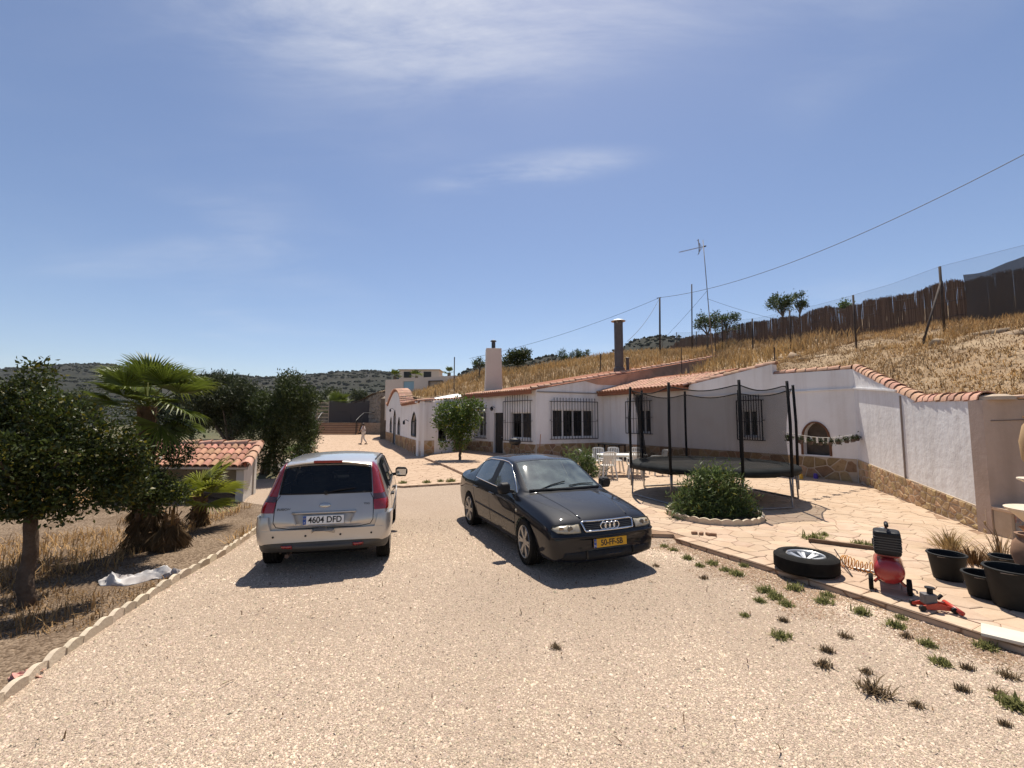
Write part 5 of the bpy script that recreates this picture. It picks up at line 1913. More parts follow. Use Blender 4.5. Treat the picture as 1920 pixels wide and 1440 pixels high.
pebbles()
g = np.random.default_rng(5)
Pl = np.c_[g.uniform(-3.5, 7, 420), g.uniform(2.2, 10, 420)]
Pl = Pl[inside_np(Pl[:, 0], Pl[:, 1], DRIVE)]
o = blades('fallen_twigs', np.c_[Pl, np.full(len(Pl), .012)], .03 + .09 * g.random(len(Pl)) ** 3, M_STRAW, 91, lean=1.45, w=.004, tint=(.3, .24, .2), var=.5)
o.data.vertices.foreach_get('co', _c := np.empty(len(o.data.vertices) * 3, np.float32))
_c = _c.reshape(-1, 3); _c[:, 2] = np.maximum(_c[:, 2], .009); o.data.vertices.foreach_set('co', _c.ravel())
tag(o, 'scattered dry twigs and leaf bits lying on the gravel', 'litter', kind='stuff')
# ================================================================== CARS
M_TYRE = mat('tyre_rubber', (0.009, 0.009, 0.009), .85, (0.018, 0.016, 0.014), 8)
M_BLACKP = mat('black_plastic', (0.009, 0.009, 0.01), .55, spec=.3)
M_INTERIOR = mat('car_interior', (0.02, 0.02, 0.022), .8, (0.035, 0.034, 0.034), 4)
M_CHROME = mat('chrome', (0.75, 0.75, 0.74), .12, metal=1)
M_RIM = mat('alloy', (0.42, 0.41, 0.39), .38, (0.3, 0.28, 0.26), 6, metal=.75)
M_WELL = mat('wheel_well', (0.01, 0.01, 0.01), .95)
M_GAP = mat('panel_gap', (0.006, 0.006, 0.007), .8)
M_LAMP = mat('lamp_glass', (0.46, 0.40, 0.29), .16, (0.34, 0.29, 0.2), 18, coat=1.0)
M_TAIL = mat('tail_lamp', (0.30, 0.012, 0.012), .12, (0.2, 0.008, 0.008), 25, coat=1.0)
M_TAILD = mat('tail_lamp_dark', (0.05, 0.018, 0.018), .15, coat=1.0)


def car_glass(name, tint, dust_sheen, ior=1.55, dcol=(.5, .55, .52)):
    m = glass_mat(name, tint, ior)
    n, l = m.node_tree.nodes, m.node_tree.links
    out = n['Material Output']
    src = out.inputs[0].links[0].from_socket
    d = n.new('ShaderNodeBsdfDiffuse'); d.inputs[0].default_value = (*dcol, 1)  # thin film: dust, with the greenish sky reflection put into its colour
    x = n.new('ShaderNodeMixShader')
    co = n.new('ShaderNodeTexCoord'); nz = n.new('ShaderNodeTexNoise'); nz.inputs['Scale'].default_value = 3.5; nz.inputs['Detail'].default_value = 6
    l.new(co.outputs['Object'], nz.inputs['Vector'])
    mr = n.new('ShaderNodeMapRange'); mr.inputs['From Min'].default_value = .3; mr.inputs['From Max'].default_value = .75; mr.inputs['To Min'].default_value = dust_sheen * .3; mr.inputs['To Max'].default_value = dust_sheen * 1.6
    l.new(nz.outputs['Fac'], mr.inputs['Value']); l.new(mr.outputs[0], x.inputs[0])
    l.new(src, x.inputs[1]); l.new(d.outputs[0], x.inputs[2]); l.new(x.outputs[0], out.inputs[0])
    return m


def car_body(stations, wheels, wr, creases, glassf, paint, well_depth=.32, wy=.9):
    """loft of cross-sections -> smooth closed shell with wheel wells; faces marked by glassf(station, column) -> 0 paint, k glass id"""
    K = 10
    V, F, MI = [], [], []
    idx = []
    for st in stations:
        x, pts, bow, btop = st['x'], st['p'], st.get('bow', 0), st.get('top', 0)
        ring = {}
        for k, (y, z) in enumerate(pts):
            xx = x + bow * (1 - (y / .85) ** 2) + (btop * (1 - (y / .7) ** 2) if k >= 6 else 0)
            if y < 1e-6:
                V.append((xx, 0, z)); ring[k, 1] = ring[k, -1] = len(V) - 1
            else:
                for s in (1, -1):
                    V.append((xx, s * y, z)); ring[k, s] = len(V) - 1
        idx.append(ring)
    for i in range(len(stations) - 1):
        a, b = idx[i], idx[i + 1]
        for k in range(K - 1):
            for s in (1, -1):
                q = (a[k, s], a[k + 1, s], b[k + 1, s], b[k, s])
                F.append(q if s > 0 else q[::-1]); MI.append(glassf(i, k))
    for e, ring in ((0, idx[0]), (-1, idx[-1])):
        for k in range(K - 1):
            q = [ring[k, 1], ring[k, -1], ring[k + 1, -1], ring[k + 1, 1]]
            q = list(dict.fromkeys(q))
            F.append(tuple(q if e == 0 else q[::-1])); MI.append(0)
    me = bpy.data.meshes.new('body_cage')
    me.from_pydata(V, [], F)
    me.polygons.foreach_set('material_index', MI)
    ng = max(MI) + 1
    for k in range(ng):
        me.materials.append(paint)
    me.materials.append(M_WELL)
    bm_ = bmesh.new(); bm_.from_mesh(me)
    bmesh.ops.recalc_face_normals(bm_, faces=bm_.faces)
    bm_.verts.ensure_lookup_table()
    cl = bm_.edges.layers.float.get('crease_edge') or bm_.edges.layers.float.new('crease_edge')
    emap = {frozenset((e.verts[0].index, e.verts[1].index)): e for e in bm_.edges}
    for (kind, k, i0, i1, val) in creases:
        for s in (1, -1):
            if kind == 'long':
                for i in range(i0, min(i1, len(idx) - 1)):
                    e = emap.get(frozenset((idx[i][k, s], idx[i + 1][k, s])))
                    if e: e[cl] = max(e[cl], val)
            else:
                for c in range(i0, i1):
                    e = emap.get(frozenset((idx[k][c, s], idx[k][c + 1, s])))
                    if e: e[cl] = max(e[cl], val)
    bm_.to_mesh(me); bm_.free()
    o = bpy.data.objects.new('body_cage', me); COL.objects.link(o)
    ss = o.modifiers.new('ss', 'SUBSURF'); ss.levels = ss.render_levels = 3
    smooth_me = eval_mesh(o, 'smooth')
    cut = MB()
    for wx in wheels:
        for s in (1, -1):
            Mx = Matrix.Translation((wx, s * (wy - well_depth / 2), wr[1])) @ Matrix.Rotation(math.pi / 2, 4, 'X')
            cut.lathe([(wr[0], -well_depth / 2), (wr[0], well_depth / 2)], 40, (0, 0, 0), Mx)
    cm = cut.mesh('cut'); cm.materials.append(M_WELL)
    co_ = bpy.data.objects.new('cut', cm); COL.objects.link(co_)
    bmo = o.modifiers.new('bool', 'BOOLEAN'); bmo.object = co_; bmo.operation = 'DIFFERENCE'; bmo.solver = 'EXACT'
    bmo.material_mode = 'TRANSFER'
    full = eval_mesh(o, 'full')
    bpy.data.objects.remove(o); bpy.data.objects.remove(co_)
    bvh = BVHTree.FromPolygons([v.co[:] for v in smooth_me.vertices], [tuple(p.vertices) for p in smooth_me.polygons])
    return full, smooth_me, bvh, ng


def split_mat(me, keep, name, m, push=0.0, smooth=True):
    """mesh of the faces whose material slot is in keep"""
    bm_ = bmesh.new(); bm_.from_mesh(me)
    bmesh.ops.delete(bm_, geom=[f for f in bm_.faces if f.material_index not in keep], context='FACES')
    if push:
        bm_.normal_update()
        for v in bm_.verts: v.co += v.normal * push
    out = bpy.data.meshes.new(name)
    for f in bm_.faces: f.material_index = 0
    bm_.to_mesh(out); bm_.free()
    out.materials.clear(); out.materials.append(m)
    if smooth:
        out.polygons.foreach_set('use_smooth', [True] * len(out.polygons))
        out.set_sharp_from_angle(angle=R(32))
    return out


def glass_parts(full, ids, name, m, parent, push=-.004):
    """each separate pane of the given slots as a part of its own"""
    me = split_mat(full, ids, name, m, push)
    bm_ = bmesh.new(); bm_.from_mesh(me)
    left = set(bm_.faces)
    while left:
        st, isl = [left.pop()], []
        while st:
            f = st.pop(); isl.append(f)
            for e in f.edges:
                for q in e.link_faces:
                    if q in left: left.remove(q); st.append(q)
        if sum(f.calc_area() for f in isl) < .02: continue
        b2 = bmesh.new(); mp = {}
        for f in isl:
            vs_ = []
            for v in f.verts:
                if v not in mp: mp[v] = b2.verts.new(v.co)
                vs_.append(mp[v])
            b2.faces.new(vs_)
        out = bpy.data.meshes.new(name); b2.to_mesh(out); b2.free()
        out.polygons.foreach_set('use_smooth', [True] * len(out.polygons))
        part(name, out, m, parent)
    bm_.free()


def shell(me, planes, inflate, name, m, parent, thick=.02, keep=None):
    """piece of the body cut out by planes (point, normal: the side the normal points to is removed) and raised"""
    bm_ = bmesh.new(); bm_.from_mesh(me)
    bmesh.ops.delete(bm_, geom=[f for f in bm_.faces if f.material_index == len(me.materials) - 1], context='FACES')
    for p, n in planes:
        bmesh.ops.bisect_plane(bm_, geom=bm_.verts[:] + bm_.edges[:] + bm_.faces[:], plane_co=p, plane_no=n, clear_outer=True)
    bm_.normal_update()
    for v in bm_.verts: v.co += v.normal * inflate
    out = bpy.data.meshes.new(name)
    for f in bm_.faces: f.material_index = 0
    bm_.to_mesh(out); bm_.free()
    out.materials.clear(); out.materials.append(m)
    out.polygons.foreach_set('use_smooth', [True] * len(out.polygons))
    o = part(name, out, None, parent)
    sm = o.modifiers.new('solid', 'SOLIDIFY'); sm.thickness = thick; sm.offset = -1
    bv = o.modifiers.new('bevel', 'BEVEL'); bv.width = min(.008, thick * .4); bv.segments = 2; bv.limit_method = 'ANGLE'; bv.angle_limit = R(50)
    return o


AX = {'+x': Vector((-1, 0, 0)), '-x': Vector((1, 0, 0)), '+y': Vector((0, -1, 0)), '-y': Vector((0, 1, 0)), '+z': Vector((0, 0, -1))}


def cast(bvh, a, b, side):
    """point on the body: (a, b) are the two coordinates seen from that side"""
    d = AX[side]
    o = {'x': Vector((0, a, b)), 'y': Vector((a, 0, b)), 'z': Vector((a, b, 0))}[side[1]] - d * 5
    h = bvh.ray_cast(o, d)
    if h[0] is None:
        return bvh.find_nearest(o + d * (5 - (2 if side[1] == 'x' else .8)))[0]
    return h[0]


def patch(bvh, poly, side, off, name, m, parent, thick=.012, cuts=3, bevel=0.0):
    """shape drawn in one view of the car and laid onto its skin"""
    bm_ = bmesh.new()
    vs = [bm_.verts.new((a, b, 0)) for a, b in poly]
    bm_.faces.new(vs)
    bmesh.ops.triangulate(bm_, faces=bm_.faces[:])
    for _ in range(cuts):
        long_e = [e for e in bm_.edges if e.calc_length() > .07]
        if not long_e: break
        bmesh.ops.subdivide_edges(bm_, edges=long_e, cuts=1)
        bmesh.ops.triangulate(bm_, faces=bm_.faces[:])
    d = AX[side]
    for v in bm_.verts:
        v.co = cast(bvh, v.co.x, v.co.y, side) - d * off
    bm_.normal_update()
    if sum((f.normal.dot(-d) for f in bm_.faces)) < 0:
        bmesh.ops.reverse_faces(bm_, faces=bm_.faces[:])
    me = bpy.data.meshes.new(name)
    bm_.to_mesh(me); bm_.free()
    me.polygons.foreach_set('use_smooth', [True] * len(me.polygons))
    o = part(name, me, m, parent)
    sm = o.modifiers.new('solid', 'SOLIDIFY'); sm.thickness = thick; sm.offset = -1
    return o


def line_on(bvh, pts, side, w, off, mb, sub=6, r=None):
    out = []
    for (a, b), (c, d) in zip(pts[:-1], pts[1:]):
        for k in range(sub):
            out.append(cast(bvh, lerp(a, c, k / sub), lerp(b, d, k / sub), side) - AX[side] * off)
    out.append(cast(bvh, *pts[-1], side) - AX[side] * off)
    mb.tube(out, r or w / 2, 5)


def rr_box(mb, c, s, r=.04, M=None):
    """box with rounded plan corners"""
    x, y = s[0] / 2, s[1] / 2
    poly = []
    for cx, cy, a0 in ((x - r, y - r, 0), (-x + r, y - r, 90), (-x + r, -y + r, 180), (x - r, -y + r, 270)):
        for k in range(4):
            a = R(a0 + 30 * k)
            poly.append((c[0] + cx + r * math.cos(a), c[1] + cy + r * math.sin(a)))
    mb.prism(poly, c[2] - s[2] / 2, c[2] + s[2] / 2, M)


def wheel(parent, x, y, r, w, rim_r, spokes, turn=0.0, style='alloy'):
    side = 1 if y > 0 else -1
    e = bpy.data.objects.new('wheel', None); link(e, parent)
    e.location = (x, y, r); e.rotation_euler = (0, 0, turn)
    e.empty_display_size = .05
    Mx = Matrix.Rotation(-side * math.pi / 2, 4, 'X')   # local z -> outwards
    t = MB()
    h = w / 2
    prof = [(rim_r * .97, -h * .9), (rim_r + .02, -h), (r - .03, -h * .98), (r - .008, -h * .85)]
    for k in range(5):
        z = lerp(-h * .8, h * .8, k / 4)
        prof += [(r, z - .012), (r, z + .012)] + ([(r - .008, z + .016), (r - .008, z + .022)] if k < 4 else [])
    prof += [(r - .008, h * .85), (r - .03, h * .98), (rim_r + .02, h), (rim_r * .98, h * .86), (rim_r * .97, h * .3)]
    t.lathe(prof, 44, (0, 0, 0), Mx, closed=True)
    t.build('tyre', M_TYRE, e, auto=True)
    rm = MB()
    rm.lathe([(rim_r * 1.01, h * .9), (rim_r * .99, h * .98), (rim_r * .93, h * .9), (rim_r * .9, h * .4), (rim_r * .88, -h * .7), (rim_r * .98, -h * .8)], 40, (0, 0, 0), Mx, cap=False)
    for k in range(spokes):
        a = 2 * math.pi * k / spokes
        for da, ww in ((-.13, .032), (.13, .032)) if style == 'alloy' else ((0, .09),):
            p = Vector((math.cos(a + da * .6) * .05, math.sin(a + da * .6) * .05, h * .74)); q = Vector((math.cos(a + da) * rim_r * .93, math.sin(a + da) * rim_r * .93, h * .8))
            p2, q2 = Mx @ p, Mx @ q
            rm.bar(p2, q2, ww, .03, up=Mx @ Vector((0, 0, 1)))
    rm.lathe([(.075, h * .5), (.075, h * .84), (.05, h * .88), (0, h * .89)], 20, (0, 0, 0), Mx)
    rm.build('rim', M_RIM, e, auto=True)
    bk = MB(); bk.lathe([(rim_r * .9, h * .1), (.0, h * .12)], 30, (0, 0, 0), Mx, cap=False)
    bk.lathe([(.14, h * .3), (.14, h * .36), (0, h * .37)], 24, (0, 0, 0), Mx)
    bk.build('brake', mat('brake_disc', (0.035, 0.032, 0.03), .6, metal=.4), e)
    return e


def seats(parent, z0, fx, rx, steer):
    """front seats, rear bench, dashboard and steering wheel; steer = side of the wheel (+1 left)"""
    tub = MB(); tub.box((lerp(fx, rx, .5), 0, z0 - .12), (2.3, 1.42, .04))
    tub.build('cabin_floor', M_INTERIOR, parent)
    for s in (1, -1):
        sm = MB()
        rr_box(sm, (fx, s * .36, z0 + .06), (.5, .5, .16), .08)
        Mx = Matrix.Translation((fx - .25, s * .36, z0 + .12)) @ Matrix.Rotation(R(-18), 4, 'Y')
        rr_box(sm, (0, 0, .3), (.14, .48, .62), .06, Mx)
        rr_box(sm, (0, 0, .70), (.1, .27, .17), .04, Mx)
        sm.build('front_seat', M_INTERIOR, parent, bevel=.02)
    sm = MB()
    rr_box(sm, (rx + .2, 0, z0 + .06), (.5, 1.3, .16), .08)
    Mx = Matrix.Translation((rx, 0, z0 + .1)) @ Matrix.Rotation(R(-22), 4, 'Y')
    rr_box(sm, (0, 0, .27), (.14, 1.28, .54), .06, Mx)
    for y in (-.42, .42): rr_box(sm, (0, y, .6), (.09, .25, .14), .04, Mx)
    sm.build('rear_seat', M_INTERIOR, parent, bevel=.02)
    d = MB(); rr_box(d, (fx + .78, 0, z0 + .36), (.42, 1.36, .26), .1); d.build('dashboard', M_INTERIOR, parent, bevel=.04)
    st = MB(); c = Vector((fx + .46, steer * .36, z0 + .42))
    Mx = Matrix.Translation(c) @ Matrix.Rotation(R(-62), 4, 'Y')
    st.tube([Mx @ Vector((.18 * math.cos(a), .18 * math.sin(a), 0)) for a in np.linspace(0, 2 * math.pi, 25)[:-1]], .015, 6, closed=True)
    st.bar(Mx @ Vector((0, -.17, 0)), Mx @ Vector((0, .17, 0)), .03, .04); st.bar(c, c + Vector((.2, 0, -.1)), .06)
    st.build('steering_wheel', M_INTERIOR, parent)


def plate(parent, Mx, w, h, col, text, band, tsize, sx, tcol=(.01, .01, .012), toff=.02):
    pl = MB(); pl.box((0, 0, 0), (w, h, .006))
    o = pl.build('number_plate', mat('plate_' + text[:2], col, .45), parent, bevel=.003)
    o.matrix_local = Mx
    bd = MB(); bd.box((-w / 2 + .022, 0, .0036), (.04, h - .004, .003)); bd.build('country_band', mat('plate_blue', (0.01, 0.06, 0.28), .45), o)
    tx = text_mesh('plate_text', text, tsize, .0012, sx=sx, bold=.0022)
    part('plate_text', tx, mat('plate_ink' + text[:2], tcol, .6), o, (toff, -.003, .0042))
    cm = text_mesh('country_letter', band, .03, .0012)
    part('country_letter', cm, mat('plate_white', (.7, .7, .7), .5), o, (-w / 2 + .022, -.03, .0062))
    st = MB()
    for k in range(12):
        a = k * math.pi / 6
        st.box((-w / 2 + .022 + .011 * math.cos(a), .022 + .011 * math.sin(a), .0055), (.0035, .0035, .001))
    st.build('country_stars', mat('plate_yellow', (.75, .55, .03), .5), o)
    return o


def view_matrix(p, nrm, up=Vector((0, 0, 1))):
    """local z along nrm, local y up"""
    z = nrm.normalized(); x = up.cross(z).normalized(); y = z.cross(x)
    return Matrix.Translation(p) @ Matrix((x, y, z)).transposed().to_4x4()


def P(zb, ws, wm, zm, p4, p5, p6, p7, p8, z9):
    return [(0, zb), (ws * .6, zb), (ws, zb + .035), (wm, zm), p4, p5, p6, p7, p8, (0, z9)]


# ------------------------------------------------------------------ dark sedan
def dark_sedan():
    root = thing('dark_sedan', 'dark blue-black four-door sedan with orange-yellow number plate facing the camera', 'car', (.455, 8.10, 0), R(-67.1))
    paint = mat('dark_paint', (0.004, 0.0048, 0.0085), .55, coat=0.7, spec=.1, col3=(0.014, 0.013, 0.012), scale3=3, amt3=.2)
    S = [
        dict(x=2.12, bow=.10, p=P(.30, .56, .62, .40, (.62, .455), (.58, .485), (.48, .495), (.38, .50), (.2, .505), .505)),
        dict(x=2.08, bow=.11, p=P(.215, .72, .765, .42, (.76, .52), (.71, .545), (.6, .555), (.45, .56), (.25, .565), .565)),
        dict(x=2.03, bow=.11, p=P(.19, .77, .815, .42, (.80, .575), (.745, .64), (.62, .672), (.48, .685), (.25, .695), .695)),
        dict(x=1.93, bow=.10, p=P(.18, .795, .84, .45, (.825, .625), (.755, .712), (.645, .742), (.5, .758), (.26, .768), .772)),
        dict(x=1.68, bow=.08, p=P(.18, .81, .857, .5, (.842, .68), (.765, .778), (.66, .812), (.52, .832), (.27, .846), .851)),
        dict(x=1.30, bow=.05, p=P(.18, .81, .868, .53, (.853, .735), (.775, .846), (.68, .876), (.55, .899), (.28, .914), .92)),
        dict(x=1.00, top=.12, p=P(.18, .81, .869, .53, (.858, .775), (.79, .89), (.70, .915), (.60, .935), (.32, .955), .96)),
        dict(x=.95, top=.12, p=P(.18, .81, .869, .53, (.86, .78), (.80, .898), (.735, .945), (.655, .965), (.34, .985), .99)),
        dict(x=.26, top=.10, p=P(.18, .81, .869, .54, (.864, .81), (.812, .918), (.612, 1.295), (.56, 1.345), (.3, 1.378), 1.388)),
        dict(x=-.135, p=P(.18, .81, .869, .54, (.864, .82), (.812, .925), (.60, 1.335), (.55, 1.382), (.3, 1.415), 1.425)),
        dict(x=-.18, p=P(.18, .81, .869, .54, (.864, .82), (.812, .926), (.60, 1.335), (.55, 1.382), (.3, 1.415), 1.425)),
        dict(x=-.82, p=P(.18, .81, .869, .54, (.862, .835), (.808, .94), (.595, 1.31), (.545, 1.362), (.3, 1.395), 1.404)),
        dict(x=-1.06, top=-.06, p=P(.18, .81, .868, .55, (.858, .845), (.80, .95), (.61, 1.245), (.555, 1.305), (.3, 1.345), 1.355)),
        dict(x=-1.58, top=-.10, p=P(.19, .80, .862, .55, (.85, .86), (.778, .955), (.70, 1.0), (.62, 1.03), (.3, 1.05), 1.055)),
        dict(x=-1.68, top=-.08, p=P(.19, .80, .86, .55, (.846, .86), (.768, .952), (.69, .985), (.6, 1.005), (.3, 1.022), 1.027)),
        dict(x=-2.06, bow=-.06, p=P(.21, .78, .83, .55, (.808, .86), (.742, .95), (.66, .982), (.55, 1.0), (.3, 1.015), 1.02)),
        dict(x=-2.15, bow=-.07, p=P(.25, .73, .80, .5, (.775, .74), (.71, .89), (.62, .935), (.5, .95), (.28, .965), .97)),
        dict(x=-2.22, bow=-.08, p=P(.31, .62, .72, .45, (.71, .55), (.66, .6), (.55, .61), (.42, .615), (.25, .62), .62)),
    ]

    def gf(i, k):
        if i == 7 and k >= 7: return 1                  # windscreen
        if k == 5 and i in (7, 8): return 2             # front side glass
        if k == 5 and i in (10, 11): return 3           # rear side glass
        if i == 12 and k >= 7: return 4                 # rear screen
        if k == 5 and i == 9: return 5                  # centre pillar
        return 0
    cr = [('long', 5, 6, 14, .55), ('long', 4, 2, 16, .25), ('long', 2, 1, 16, .5), ('long', 7, 7, 13, .35), ('long', 6, 7, 13, .5), ('ring', 7, 0, 6, 9, .8), ('ring', 6, 0, 6, 9, .5), ('ring', 8, 0, 6, 9, .5), ('ring', 13, 0, 6, 9, .6), ('ring', 12, 0, 6, 9, .45), ('ring', 1, 0, 2, 9, .35), ('ring', 15, 0, 4, 9, .4), ('long', 5, 1, 6, .3)]
    cr = [c if c[0] == 'long' else ('ring', c[1], c[3], c[4], c[5]) for c in cr]
    full, smooth_me, bvh, ng = car_body(S, (1.308, -1.308), (.345, .315), cr, gf, paint)
    body = part('body', split_mat(full, (0,), 'body', paint), None, root)
    part('wheel_wells', split_mat(full, (ng,), 'wheel_wells', M_WELL, smooth=False), None, root)
    gl = car_glass('sedan_glass', (.30, .36, .34), .10, 1.9)
    gd = car_glass('sedan_windscreen', (.3, .37, .345), .17, 2.1, (.5, .6, .56))
    glass_parts(full, (1,), 'windscreen', gd, root)
    glass_parts(full, (2,), 'front_side_window', gl, root)
    glass_parts(full, (3,), 'rear_side_window', gl, root)
    glass_parts(full, (4,), 'rear_window', gl, root)
    glass_parts(full, (5,), 'centre_pillar', M_BLACKP, root, 0)
    seats(root, .38, .0, -.95, 1)
    # panel gaps
    for s, side in ((1, '+y'), (-1, '-y')):
        mb = MB()
        line_on(bvh, [(.93, .24), (.97, .60), (.93, .80), (.86, .905)], side, .009, -.001, mb)
        line_on(bvh, [(-.15, .24), (-.15, .92)], side, .009, -.001, mb)
        line_on(bvh, [(-.86, .30), (-.92, .5), (-1.02, .68), (-1.08, .8), (-1.06, .94)], side, .009, -.001, mb)
        line_on(bvh, [(.93, .24), (-.86, .24)], side, .009, -.001, mb)
        mb.build('door_gaps', M_GAP, root)
        mb = MB()      # rubbing strip and waist trim
        line_on(bvh, [(.93, .50), (-.92, .52)], side, .03, .0, mb, 14, .016)
        mb.build('rubbing_strip', M_BLACKP, root)
        mb = MB()
        line_on(bvh, [(.80, .912), (.3, .925), (-.15, .933), (-.8, .948), (-1.06, .957)], side, .012, .002, mb, 6, .007)
        mb.build('waist_trim', M_CHROME, root)
        mb = MB()
        line_on(bvh, [(.86, .93), (.26, 1.30), (.1, 1.33), (-.15, 1.343), (-.8, 1.32), (-1.06, 1.258), (-1.32, 1.08)], side, .012, .002, mb, 6, .008)
        mb.build('window_surround', M_CHROME, root)
        for hx in (-.02, -.88):
            mb = MB(); p = cast(bvh, hx, .80, side)
            mb.bar(p + Vector((-.1, s * .018, 0)), p + Vector((.1, s * .018, 0)), .035, .028)
            mb.bar(p + Vector((-.09, -.01 * s, 0)), p + Vector((-.09, s * .018, 0)), .03, .028); mb.bar(p + Vector((.09, -.01 * s, 0)), p + Vector((.09, s * .018, 0)), .03, .028)
            mb.build('door_handle', paint, root, bevel=.008)
        mb = MB(); p = cast(bvh, 1.02, .70, side); mb.lathe([(.026, -.01), (.024, .008), (0, .012)], 12, (0, 0, 0), Matrix.Translation(p) @ Matrix.Rotation(-s * math.pi / 2, 4, 'X')); mb.build('indicator', M_LAMP, root, smooth=True)
        # mirror
        mb = MB(); c = Vector((.72, s * .93, .985))
        vsec = []
        for x_, h_, w_ in ((.06, .05, .06), (.03, .085, .09), (-.04, .09, .1), (-.055, .085, .095)):
            vsec.append([c + Vector((x_, s * yy * w_, zz * h_)) for yy, zz in ((-1, -.75), (-.4, -1), (.7, -.95), (1, -.3), (1, .45), (.6, .95), (-.6, 1), (-1, .7))])
        vv = [p_ for sec in vsec for p_ in sec]
        ff = [(i * 8 + j, i * 8 + (j + 1) % 8, (i + 1) * 8 + (j + 1) % 8, (i + 1) * 8 + j) for i in range(3) for j in range(8)] + [tuple(range(8)), tuple(range(24, 32))]
        mb.add(vv, ff)
        mi = mb.build('door_mirror', M_BLACKP, root, bevel=.012)
        st = MB(); st.bar((.74, s * .78, .93), (.72, s * .87, .95), .07, .045); st.build('mirror_foot', M_BLACKP, mi)
        g_ = MB(); g_.add([c + Vector((-.058, s * yy * .085, zz * .075)) for yy, zz in ((-1, -.75), (.8, -.8), (.9, .6), (-.9, .7))], [(0, 1, 2, 3)]); g_.build('mirror_glass', M_CHROME, mi)
    # bonnet gap lines and creases
    for s in (1, -1):
        mb = MB()
        line_on(bvh, [(2.0, s * .44), (1.6, s * .60), (1.2, s * .70), (1.03, s * .73)], '+z', .008, -.002, mb)
        mb.build('bonnet_gap', M_GAP, root)
    for s in (1, -1):
        mb = MB()
        line_on(bvh, [(2.03, s * .37), (1.6, s * .44), (1.05, s * .52)], '+z', .03, -.013, mb, 10, .02)
        mb.build('bonnet_crease', paint, root, smooth=True)
    # scuttle and wipers
    mb = MB()
    pts = [cast(bvh, x_, y_, '+z') + Vector((.0, 0, .006)) for x_, y_ in ((.98, -.62), (1.06, -.3), (1.09, 0), (1.06, .3), (.98, .62))]
    mb.tube(pts, .022, 6); mb.build('scuttle', M_BLACKP, root)
    for y0, y1 in ((-.5, .02), (.05, .55)):
        mb = MB()
        a_, b_ = cast(bvh, 1.03, y0, '+z'), cast(bvh, .94, y1, '+z')
        mb.tube([a_ + Vector((0, 0, .015)), a_.lerp(b_, .5) + Vector((-.01, 0, .03)), b_ + Vector((0, 0, .02))], .009, 5); mb.build('wiper', M_BLACKP, root)
    # grille
    gr = [(-.37, .60), (.37, .60), (.40, .70), (.36, .712), (-.36, .712), (-.40, .70)]
    gpatch = patch(bvh, gr, '+x', .012, 'grille', M_BLACKP, root)
    mb = MB(); line_on(bvh, gr + [gr[0]], '+x', .02, .018, mb, 8, .013); mb.build('grille_surround', M_CHROME, gpatch, smooth=True)
    mb = MB()
    for k in range(5):
        z = .615 + .02 * k
        line_on(bvh, [(-.37, z), (.37, z)], '+x', .006, .014, mb, 8, .004)
    mb.build('grille_slats', mat('dark_grey_plastic', (.05, .05, .052), .4), gpatch)
    for k in range(4):
        mb = MB(); p = cast(bvh, (k - 1.5) * .068, .655, '+x') + Vector((.03, 0, 0))
        mb.tube([p + Vector((0, .043 * math.cos(a), .043 * math.sin(a))) for a in np.linspace(0, 2 * math.pi, 29)[:-1]], .0085, 6, closed=True)
        mb.build('badge_ring', M_CHROME, gpatch, smooth=True)
    # headlamps
    for s in (1, -1):
        hl = [(s * .425, .585), (s * .60, .578), (s * .74, .588), (s * .79, .625), (s * .765, .668), (s * .66, .688), (s * .43, .70)]
        h = patch(bvh, hl, '+x', .012, 'headlamp', M_LAMP, root, .02)
        mb = MB(); p = cast(bvh, s * .57, .637, '+x') + Vector((.004, 0, 0))
        mb.lathe([(.036, .0), (.038, .016), (.03, .02), (0, .014)], 18, (0, 0, 0), view_matrix(p, Vector((1, 0, 0)))); mb.build('reflector', mat('lamp_inner', (.08, .07, .055), .2, coat=1), h, smooth=True)
        mb = MB(); p = cast(bvh, s * .68, .637, '+x') + Vector((.004, 0, 0))
        mb.lathe([(.03, .0), (.03, .014), (0, .012)], 18, (0, 0, 0), view_matrix(p, Vector((1, s * .3, 0)))); mb.build('indicator_lamp', mat('lamp_amber', (.3, .19, .08), .2, coat=1), h, smooth=True)
        mb = MB(); line_on(bvh, hl + [hl[0]], '+x', .008, .012, mb, 5, .006); mb.build('lamp_gasket', M_GAP, h)
        # fog lamp
        mb = MB(); p = cast(bvh, s * .58, .30, '+x') + Vector((.0, 0, 0))
        mb.lathe([(.03, -.05), (.03, -.006), (.02, -.003), (0, -.002)], 18, (0, 0, 0), view_matrix(p, Vector((1, 0, 0)))); mb.build('fog_lamp', M_LAMP, root, smooth=True)
    patch(bvh, [(-.70, .26), (-.66, .345), (-.2, .355), (.2, .355), (.66, .345), (.70, .26), (.3, .245), (-.3, .245)], '+x', .004, 'lower_intake', M_GAP, root)
    for y in (-.36, .36):
        mb = MB(); mb.bar(cast(bvh, y, .255, '+x') + Vector((.008, 0, 0)), cast(bvh, y, .35, '+x') + Vector((.008, 0, 0)), .03, .02)
        mb.build('intake_bar', paint, root)
    # bumper: a raised lip across the nose with a rubbing line
    mb = MB(); line_on(bvh, [(-.80, .535), (-.5, .54), (.5, .54), (.80, .535)], '+x', .03, .004, mb, 12, .014); mb.build('bumper_lip', paint, root, smooth=True)
    plate(root, view_matrix(cast(bvh, 0, .44, '+x') + Vector((.022, 0, -.0)), Vector((1, 0, .06))), .52, .112, (.62, .33, .01), '50-FF-SB', 'NL', .105, .92)
